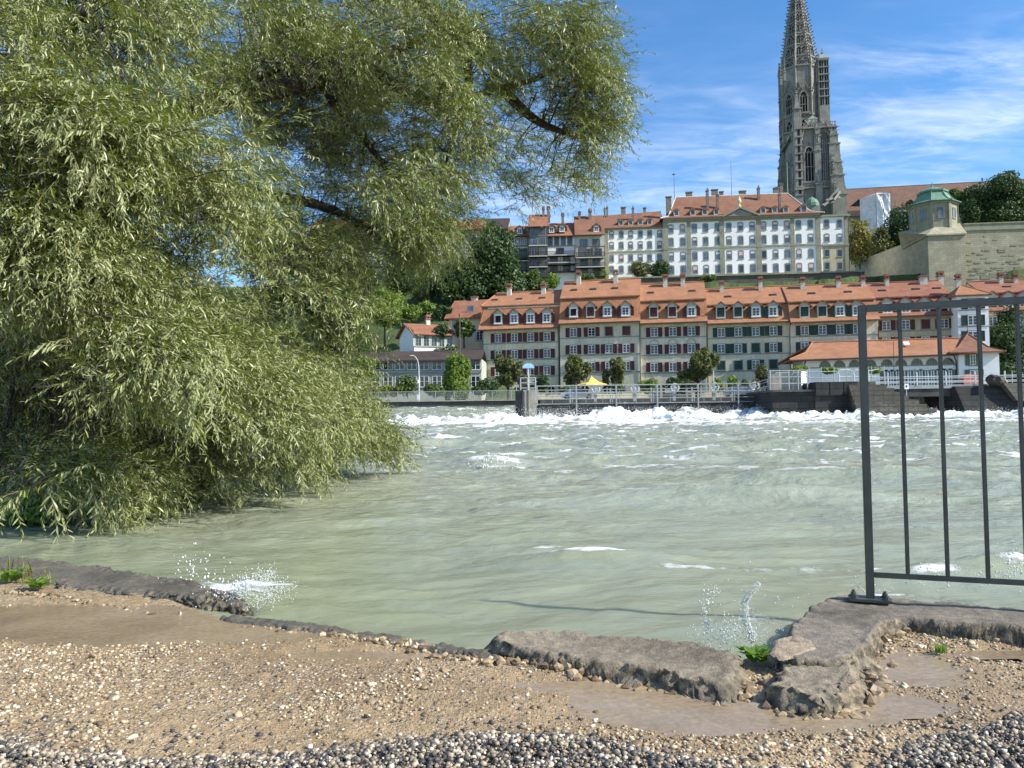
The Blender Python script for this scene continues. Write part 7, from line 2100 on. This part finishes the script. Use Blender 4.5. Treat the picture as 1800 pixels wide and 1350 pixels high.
for i, (u, vb, vt, w, Y, k, mt, lab) in enumerate((
    (676, 605, 500, 92, 123, 'round', 'leaf_light', 'light green spreading tree left of the white cottage'),
    (753, 566, 527, 36, 128, 'round', 'leaf_light', 'small bright green round tree above the white cottage'),
    (816, 606, 560, 38, 113, 'round', 'leaf_mid', 'small green tree before the brown-roofed house'),
    (705, 520, 448, 70, 148, 'dense', 'leaf_dark', 'dark tree on the slope under the grey old house'),
    (752, 528, 478, 66, 142, 'dense', 'leaf_mid', 'mid green tree on the slope in the middle of the gardens'),
    (640, 560, 460, 80, 140, 'dense', 'leaf_dark', 'dark tree on the slope at the left, seen through the willow'),
    (585, 600, 450, 100, 135, 'dense', 'leaf_mid', 'large tree on the slope farthest left'),
    (785, 522, 470, 50, 136, 'dense', 'leaf_dark', 'narrow dark tree between the garden trees and the big ones'),
    (628, 690, 560, 70, 110, 'dense', 'leaf_dark', 'dark tree standing at the left end of the long grey building'),
    (640, 690, 620, 56, 100, 'round', 'leaf_light', 'light green tree before the left end of the long grey building'))):
    tree(lab, u, vb, vt, w, Y, k, mt, 5200 if w > 60 else 2600, .34)
for u, v, w, mt, lab in ((650, 530, 44, 'leaf_mid', 'green shrub on the slope at the edge of the willow foliage'), (692, 535, 40, 'leaf_dark', 'dark shrub on the slope above the spreading light green tree'),
    (722, 548, 38, 'leaf_light', 'light green shrub just left of the small bright round tree'), (738, 515, 44, 'leaf_olive', 'olive shrub in the upper part of the garden slope'),
    (780, 548, 40, 'leaf_dark', 'dark shrub between the small bright round tree and the brown roof'), (775, 580, 36, 'leaf_dark', 'dark low shrub at the right gable of the white cottage'),
    (905, 508, 44, 'leaf_mid', 'green shrub behind the left chimney of the hipped row house'), (935, 500, 40, 'leaf_dark', 'dark shrub behind the hipped row house, below the balconies'),
    (968, 492, 36, 'leaf_light', 'light shrub in the gap beside the tallest row house'), (1030, 492, 40, 'leaf_mid', 'green shrub below the dark balconies, left of the yellow-green bush'),
    (790, 620, 60, 'leaf_dark', 'long dark shrub behind the roof of the long grey building')):
    tree(lab, u, v+16, v-12, w, 116+(560-v)*.5 if v < 575 else 112, 'bush', mt, 1500, .3, name='shrub', cat='shrub')
# near bank under the willow: thickets added to darken it, one bright shrub
tree('dark thicket added to deepen the shade under the willow at the left edge', -10, 940, 560, 420, 12.5, 'dense', 'leaf_dark', 9000, .12, base=0.0, trunk=.08, name='thicket', cat='bush')
tree('second dark thicket added to deepen the shade behind the willow trunk', 120, 905, 560, 330, 14.5, 'dense', 'leaf_dark', 8000, .13, base=0.0, trunk=.08, name='thicket', cat='bush')
tree('bright green shrub trailing into the river at the left edge', 30, 945, 872, 170, 5.7, 'bush', 'leaf_weed', 2600, .045, base=-.08, name='bush', cat='bush')
# quay planting
tree('weeping light green tree before the long grey building', 805, 692, 620, 60, 96, 'weep', 'leaf_light', 6500, .24, base=2.4)
tree('round plane tree with leaning trunk left of the weir pier', 894, 692, 619, 62, 99, 'plane', 'leaf_olive', 5200, .24, base=2.4, trunk=.2)
tree('forked plane tree just left of the yellow parasol', 1012, 692, 620, 56, 98, 'plane', 'leaf_olive', 3600, .24, base=2.4, trunk=.22)
tree('sparse plane tree just right of the yellow parasol', 1084, 692, 624, 52, 98, 'plane', 'leaf_olive', 3000, .24, base=2.4, trunk=.18)
tree('biggest dark quay tree hiding windows of the three-column house', 1227, 693, 608, 78, 97, 'plane', 'leaf_olive', 8500, .25, base=2.4, trunk=.26)
tree('slim young tree with propped stem near the concrete post', 1340, 690, 636, 26, 95, 'round', 'leaf_olive', 1100, .2, base=2.4, trunk=.06)
tree('dark leafy tree hiding the far right row house', 1782, 690, 528, 92, 99, 'dense', 'leaf_dark', 9500, .28, base=2.4)
tree('dark bush between the hall and the far right tree', 1772, 668, 636, 40, 94, 'bush', 'leaf_dark', 1600, .24, cat='bush', name='bush')
for i, (u, vb, vt, w, mt, lab) in enumerate((
    (862, 696, 664, 46, 'leaf_dark', 'dark shrub left of the plane tree by the pier'), (842, 696, 676, 40, 'leaf_mid', 'low shrub under the weeping tree'),
    (953, 692, 656, 40, 'leaf_dark', 'dark round bush right of the weir pier railing'), (930, 694, 672, 30, 'leaf_mid', 'small bush behind the weir pier'),
    (760, 698, 674, 44, 'leaf_mid', 'shrub right of the street lamp'), (715, 698, 655, 40, 'leaf_mid', 'tall shrub left of the street lamp'), (690, 698, 676, 44, 'leaf_light', 'light shrub before the long grey building'),
    (650, 698, 672, 50, 'leaf_olive', 'olive shrub near the left end of the fence'), (610, 698, 670, 50, 'leaf_mid', 'shrub at the farthest left of the fence'), (667, 698, 680, 30, 'leaf_autumn', 'ochre shrub behind the fence'),
    (1140, 692, 665, 40, 'leaf_light', 'flowering pale bush left of the pale square post'), (1190, 692, 661, 36, 'leaf_dark', 'round dark clipped bush between pale posts'),
    (1262, 690, 664, 22, 'leaf_light', 'left clipped light hedge beside the pale post'), (1289, 690, 660, 24, 'leaf_light', 'taller clipped light hedge beside the pale post'), (1309, 690, 666, 16, 'leaf_mid', 'narrow hedge right of the clipped light ones'),
    (1329, 690, 665, 18, 'leaf_autumn', 'yellow-flowered bush at the foot of the slim young tree'), (1000, 694, 678, 40, 'leaf_mid', 'low planting under the forked plane tree'), (1085, 692, 674, 34, 'leaf_mid', 'low planting right of the yellow parasol'),
    (1218, 692, 668, 44, 'leaf_dark', 'dark undergrowth round the big quay tree'), (1405, 655, 643, 34, 'leaf_light', 'trailing plant behind the box hut'), (1455, 657, 646, 34, 'leaf_light', 'yellow-green creeper before the hall wall'), (1535, 657, 646, 26, 'leaf_light', 'yellow-green creeper behind the tubular gates'))):
    tree(lab, u, vb, vt, w, 94 if u < 1390 else 84, 'bush', mt, 1500 if w > 30 else 900, .2, name='bush', cat='bush')
# ================================================================== WILLOW
def willow():
    base = Vector((-6.2, 8.2, -.3))
    root = empty('willow_tree', base, 0, 'huge willow with silvery narrow leaves hanging over the river at the left', 'tree')
    lm = leaf_mat('willow_leaf', (.046, .076, .012), (.205, .240, .040), under=(.265, .29, .125), trans=.17, rough=.38, spec=.5)
    tw = simple('twig_bark', (.16, .13, .06), .7, .2, 9)
    rng = random.Random(5)
    # --- sprig prototypes: a bending stem with alternate lance-shaped leaves
    def sprig(seed, n=17, L=.30):
        r = random.Random(seed); b = MB(); rn = []
        pts = []
        for i in range(n+1):
            t = i/n; pts.append(Vector((L*t, .035*math.sin(t*2+seed), -.07*t*t*(1+.5*math.sin(seed)))))
        b.pathtube([pts[0], pts[n//2], pts[n]], [.0016, .0012, .0006], 3, m=1); rn += [0]*(len(b.f))
        for i in range(1, n+1):
            p = pts[i]; t = i/n
            az = (i*2.4 + r.uniform(-1.3, 1.3))
            ll = r.uniform(.040, .086)*(1-.35*t); w = ll*r.uniform(.072, .098)
            fwd = Vector((1, 0, -.15)).normalized(); rad = Vector((0, math.cos(az), math.sin(az)))
            d = (fwd*r.uniform(.35, 1.4) + rad*r.uniform(.35, 1.1) + Vector((0, 0, r.uniform(-.45, .05)))).normalized()
            s = d.cross(Vector((r.uniform(-1, 1), r.uniform(-1, 1), 1))).normalized(); nn = s.cross(d)
            cu = r.uniform(.05, .30)*ll
            def q(tt, ww, lift=0): return p + d*(ll*tt) - nn*(cu*tt*tt) + s*ww + nn*lift
            vs_ = [q(0, 0), q(.28, w*.85, .15*w), q(.28, -w*.85, .15*w), q(.62, w, .15*w), q(.62, -w, .15*w), q(1, 0), q(.28, 0, -.1*w), q(.62, 0, -.1*w)]
            b.add(vs_, [(0, 6, 1), (0, 2, 6), (6, 7, 3, 1), (2, 4, 7, 6), (7, 5, 3), (4, 5, 7)], 0)
            rn += [r.random()]*6
        me = b.mesh('leafy_twig', [lm, tw], smooth=False)
        a = me.attributes.new('rnd', 'FLOAT', 'FACE'); a.data.foreach_set('value', rn)
        return me
    protos = [sprig(i) for i in range(9)]
    # --- crown volumes: (u, v, ru, rv, Y, dY, strands)
    ell = [(110, 120, 230, 190, 5.6, .6, 150), (60, 330, 200, 200, 5.2, .5, 150), (150, 560, 190, 190, 5.0, .5, 165), (230, 380, 200, 190, 5.8, .6, 140),
           (330, 250, 150, 150, 6.4, .6, 70), (340, 560, 160, 150, 6.0, .6, 120), (250, 770, 190, 90, 5.9, .5, 110), (420, 730, 140, 120, 6.6, .5, 85),
           (480, 600, 120, 150, 7.2, .7, 85), (120, 800, 110, 80, 5.9, .4, 45), (540, 720, 100, 90, 8.2, .5, 60), (600, 760, 60, 55, 9.0, .4, 34), (640, 775, 45, 40, 9.5, .3, 26),
           (560, 520, 90, 140, 8.5, .7, 65), (610, 420, 110, 110, 9.0, .8, 66), (700, 400, 90, 70, 9.4, .6, 50), (770, 400, 70, 60, 9.4, .5, 36), (735, 450, 60, 40, 9.6, .4, 24),
           (680, 240, 150, 130, 8.4, .8, 130), (800, 230, 100, 130, 8.6, .7, 85), (560, 60, 100, 110, 8.0, .7, 60), (700, 60, 160, 100, 8.4, .8, 105), (450, 380, 60, 120, 8.2, .6, 40), (520, 450, 90, 90, 8.8, .6, 40),
           (820, 110, 100, 90, 9.0, .6, 60), (480, 40, 80, 60, 7.5, .5, 34), (400, 130, 80, 70, 7.4, .6, 34), (330, 20, 120, 40, 6.6, .5, 30), (300, 130, 120, 90, 6.4, .5, 40), (580, 620, 70, 80, 9.0, .5, 36),
           (930, 60, 100, 70, 9.6, .5, 44), (1020, 60, 50, 60, 9.7, .4, 26), (960, 150, 110, 70, 9.6, .5, 48), (1030, 180, 65, 70, 9.7, .4, 30), (960, 245, 90, 60, 9.6, .5, 38), (900, 200, 60, 90, 9.4, .5, 32), (1000, 290, 55, 35, 9.8, .3, 16), (900, 300, 40, 50, 9.6, .3, 14), (955, 320, 50, 40, 9.8, .3, 20), (900, 345, 45, 35, 9.7, .3, 12), (1000, 330, 45, 30, 9.8, .3, 14), (1040, 110, 40, 60, 9.7, .3, 18), (1045, 220, 40, 50, 9.7, .3, 14), (80, 20, 150, 60, 6.2, .5, 60), (240, 60, 140, 90, 7.2, .5, 70), (680, 790, 28, 36, 9.6, .2, 12), (620, 700, 50, 50, 9.2, .3, 22), (30, 690, 100, 160, 8.0, .8, 60), (330, 800, 160, 80, 6.3, .4, 60), (180, 830, 120, 70, 5.9, .3, 46), (500, 790, 80, 60, 7.6, .4, 34), (560, 790, 60, 45, 8.6, .3, 24),
           # deeper, shaded layer behind
           (540, 160, 150, 130, 10.6, .9, 240), (640, 330, 130, 120, 11, .8, 110), (680, 90, 150, 110, 11, .8, 90), (420, 90, 120, 90, 10.2, .8, 60), (780, 260, 70, 100, 10.6, .6, 40), (300, 500, 250, 300, 8.6, .8, 130), (100, 600, 180, 250, 7.6, .8, 90), (520, 620, 120, 160, 10.2, .8, 60), (60, 760, 130, 150, 7.4, .6, 80), (240, 760, 180, 120, 7.2, .5, 90), (420, 740, 140, 110, 8.0, .5, 60), (260, 150, 200, 160, 8.6, .8, 60), (480, 300, 120, 160, 10.5, .8, 44)]
    holes = [(375, 60, 48, 22), (340, 280, 45, 26), (540, 360, 26, 34), (868, 45, 22, 34), (862, 345, 40, 22), (160, 18, 20, 12), (515, 260, 20, 20), (560, 165, 0, 0)]
    limbs_px = [[(-40, 640, 7.6), (60, 420, 7.8), (200, 250, 8.0), (380, 180, 8.6), (520, 150, 9.2), (640, 110, 9.6), (760, 60, 9.6), (860, 20, 9.6)],
                [(200, 250, 8.0), (400, 330, 8.8), (560, 360, 9.2), (680, 420, 9.4), (760, 440, 9.4)],
                [(380, 180, 8.6), (520, 110, 9.4), (600, 200, 9.8), (660, 270, 9.8), (700, 330, 9.6), (740, 375, 9.5)],
                [(640, 110, 9.6), (760, 180, 9.4), (880, 155, 9.5), (960, 130, 9.6), (1030, 70, 9.7)],
                [(880, 155, 9.5), (940, 210, 9.6), (1000, 235, 9.7), (1060, 250, 9.7)],
                [(60, 420, 7.8), (200, 560, 7.6), (340, 640, 7.6), (460, 660, 8.2), (560, 690, 8.8), (620, 720, 9.3)],
                [(60, 420, 7.8), (40, 200, 6.6), (120, 60, 6.2), (200, -40, 6.0)],
                [(400, 330, 8.8), (470, 480, 8.8), (560, 560, 9.0), (600, 640, 9.3)],
                [(-40, 640, 7.6), (40, 640, 6.6), (160, 600, 6.0), (280, 540, 6.0)],
                [(520, 150, 9.2), (500, 60, 9.0), (560, -20, 8.8)], [(700, -40, 9.2), (820, 110, 9.2), (800, 230, 9.2), (770, 320, 9.3)]]
    rel = lambda p: Vector(p) - base
    tb = MB()
    tr_pts = [Vector((0, 0, 0)), Vector((.35, -.1, 1.4)), Vector((.7, -.2, 2.4)), rel(PY(-40, 640, 7.6))]
    tb.pathtube(tr_pts, [.46, .36, .30, .26], 12); tb.build('trunk', M['bark'], root, smooth=True)
    limb_pts = []
    for k, L in enumerate(limbs_px):
        P_ = [rel(PY(*q)) for q in L]; dense = []
        for i in range(len(P_)-1):
            a = P_[i-1] if i else P_[i]; b_, c_ = P_[i], P_[i+1]; d_ = P_[i+2] if i+2 < len(P_) else c_
            for s in range(5):
                t = s/5; dense.append(.5*((2*b_)+(-a+c_)*t+(2*a-5*b_+4*c_-d_)*t*t+(-a+3*b_-3*c_+d_)*t**3))
        dense.append(P_[-1]); n = len(dense)
        r0 = .20 if k == 0 else (.09 if k in (1, 5) else .065)
        rad = [max(.010, r0*(1-i/(n-1))**.8 + .008) for i in range(n)]
        b = MB(); b.pathtube([tuple(p) for p in dense], rad, 8); b.build('limb', M['bark'], root, smooth=True)
        limb_pts += dense
    LP = np.array([tuple(p) for p in limb_pts])
    pos, eul, scl, pk = [], [], [], []
    twig = MB()
    for (u, v, ru, rv, Y, dY, n) in ell:
        n = int(n*(2.7 if Y < 10 else 3.6))
        for _ in range(n):
            while True:
                a, q = rng.uniform(-1, 1), rng.uniform(-1, 1)
                if a*a+q*q <= 1: break
            yy = Y + rng.uniform(-dY, dY)
            uu, vv = u+a*ru*.92, v+q*rv*.92
            st = PY(uu, vv, yy)
            # foliage gathers in boughs with dark gaps between
            cn = float(fbm(np.array(st.x*1.15+st.z*.4), np.array(st.z*1.25-st.x*.3), 61, 3, .5))
            if Y < 10 and not (Y > 7.3 and False):
                if rng.random() > min(1, max(.34 if vv > 600 or uu > 450 else .16, (cn-.37)/.12)): continue
                yy = max(4.7, yy + min(1.1, max(-.75, (.52-cn)*(5.5 if yy < 8 else 4.0)))); st = PY(uu, vv, yy)
            # start a little up-left so the strand sweeps through the volume
            L = rng.uniform(.35, .85)*(.75 if yy > 8.8 else 1)
            az = rng.gauss(-.35, .8)
            d = Vector((math.cos(az), math.sin(az)*.8, rng.uniform(-.25, .45))).normalized()
            p = st - d*L*.5 + Vector((0, 0, .10)); droop = rng.uniform(.25, 1.0)
            line = [p.copy()]; ns = max(4, int(L/.085)); ok = True
            for i in range(ns):
                t = i/ns
                dd = (d + Vector((0, 0, -droop*(t*1.3)**1.3))).normalized()
                p = p + dd*(L/ns)
                if p.z < .05: break
                # leave the sky gaps open
                if yy < 8.2 or yy > 10:
                    pass
                cp = CAMR.transposed() @ (p-CAMO); pu, pv = 900-F*cp.x/cp.z, 675+F*cp.y/cp.z
                inh = False
                for hu, hv, hr, hs in holes:
                    if hr and ((pu-hu)/hr)**2+((pv-hv)/hs)**2 < 1: inh = True
                line.append(p.copy())
                if inh and rng.random() < .85: continue
                side = dd.orthogonal().normalized(); side.rotate(Matrix.Rotation(rng.uniform(0, 6.28), 3, dd))
                sd = (dd + side*rng.uniform(.35, 1.3)).normalized()
                pos.append(p - base)
                e = sd.to_track_quat('X', 'Z'); e = e.to_euler(); eul.append((e.x + 0, e.y, e.z))
                scl.append(rng.uniform(.75, 1.15)*(1.0 if yy < 7.5 else .95)); pk.append(rng.randrange(9))
            if rng.random() < .75 and len(line) > 2:
                twig.pathtube([tuple(q_-base) for q_ in line], [.0042*(1-.7*i/len(line)) for i in range(len(line))], 4)
            # thin carrier from the nearest limb
            if rng.random() < .16:
                s0 = np.array(tuple(line[0]-base)); j = int(np.argmin(((LP-s0)**2).sum(1) + (LP[:, 2] < s0[2]-.3)*2)); a0 = Vector(LP[j])
                b0 = line[0]-base
                if .15 < (a0-b0).length < 1.3:
                    m_ = a0.lerp(b0, .5)+Vector((0, 0, .12)); twig.pathtube([tuple(a0), tuple(m_), tuple(b0)], [.008, .006, .0045], 5)
    o = twig.build('twigs', M['bark'], root); o['kind'] = 'stuff'
    pos = np.array([tuple(p) for p in pos]); N = len(pos)
    # the sprigs nearest to the camera are parts of their own
    d2 = ((pos + np.array(tuple(base)) - np.array([0, 0, EYE]))**2).sum(1); order = np.argsort(d2); near = set(order[:260].tolist())
    for i in near:
        s = link('leafy_twig', protos[pk[i]], root, tuple(pos[i])); s.rotation_euler = eul[i]; s.scale = (scl[i],)*3
    rest = np.array([i for i in range(N) if i not in near])
    me = bpy.data.meshes.new('foliage'); me.vertices.add(len(rest)); me.vertices.foreach_set('co', pos[rest].astype(np.float32).ravel())
    a = me.attributes.new('rot', 'FLOAT_VECTOR', 'POINT'); a.data.foreach_set('vector', np.array(eul, dtype=np.float32)[rest].ravel())
    a = me.attributes.new('scl', 'FLOAT', 'POINT'); a.data.foreach_set('value', np.array(scl, dtype=np.float32)[rest])
    a = me.attributes.new('pick', 'INT', 'POINT'); a.data.foreach_set('value', np.array(pk, dtype=np.int32)[rest])
    me.materials.append(lm)
    fo = link('foliage', me, root); fo['kind'] = 'stuff'
    ng = bpy.data.node_groups.new('foliage', 'GeometryNodeTree')
    ng.interface.new_socket('Geometry', in_out='INPUT', socket_type='NodeSocketGeometry'); ng.interface.new_socket('Geometry', in_out='OUTPUT', socket_type='NodeSocketGeometry')
    gi = ng.nodes.new('NodeGroupInput'); go = ng.nodes.new('NodeGroupOutput')
    iop = ng.nodes.new('GeometryNodeInstanceOnPoints'); g2i = ng.nodes.new('GeometryNodeGeometryToInstance')
    firsts = {}
    for c in kids(root):
        if c.name.startswith('leafy_twig'): firsts.setdefault(c.data.name, c)
    for me_ in reversed(protos):
        oi = ng.nodes.new('GeometryNodeObjectInfo'); oi.transform_space = 'ORIGINAL'; oi.inputs['Object'].default_value = firsts[me_.name]
        ng.links.new(oi.outputs['Geometry'], g2i.inputs[0])
    iop.inputs['Pick Instance'].default_value = True
    ng.links.new(gi.outputs[0], iop.inputs['Points']); ng.links.new(g2i.outputs[0], iop.inputs['Instance'])
    for nm, ty, sock in (('rot', 'FLOAT_VECTOR', 'Rotation'), ('scl', 'FLOAT', 'Scale'), ('pick', 'INT', 'Instance Index')):
        na = ng.nodes.new('GeometryNodeInputNamedAttribute'); na.data_type = ty; na.inputs['Name'].default_value = nm
        src = na.outputs['Attribute']
        if nm == 'rot':
            er = ng.nodes.new('FunctionNodeEulerToRotation'); ng.links.new(src, er.inputs[0]); src = er.outputs[0]
        ng.links.new(src, iop.inputs[sock])
    ng.links.new(iop.outputs[0], go.inputs[0])
    md = fo.modifiers.new('foliage', 'NODES'); md.node_group = ng
    print('willow sprigs', N)
willow()
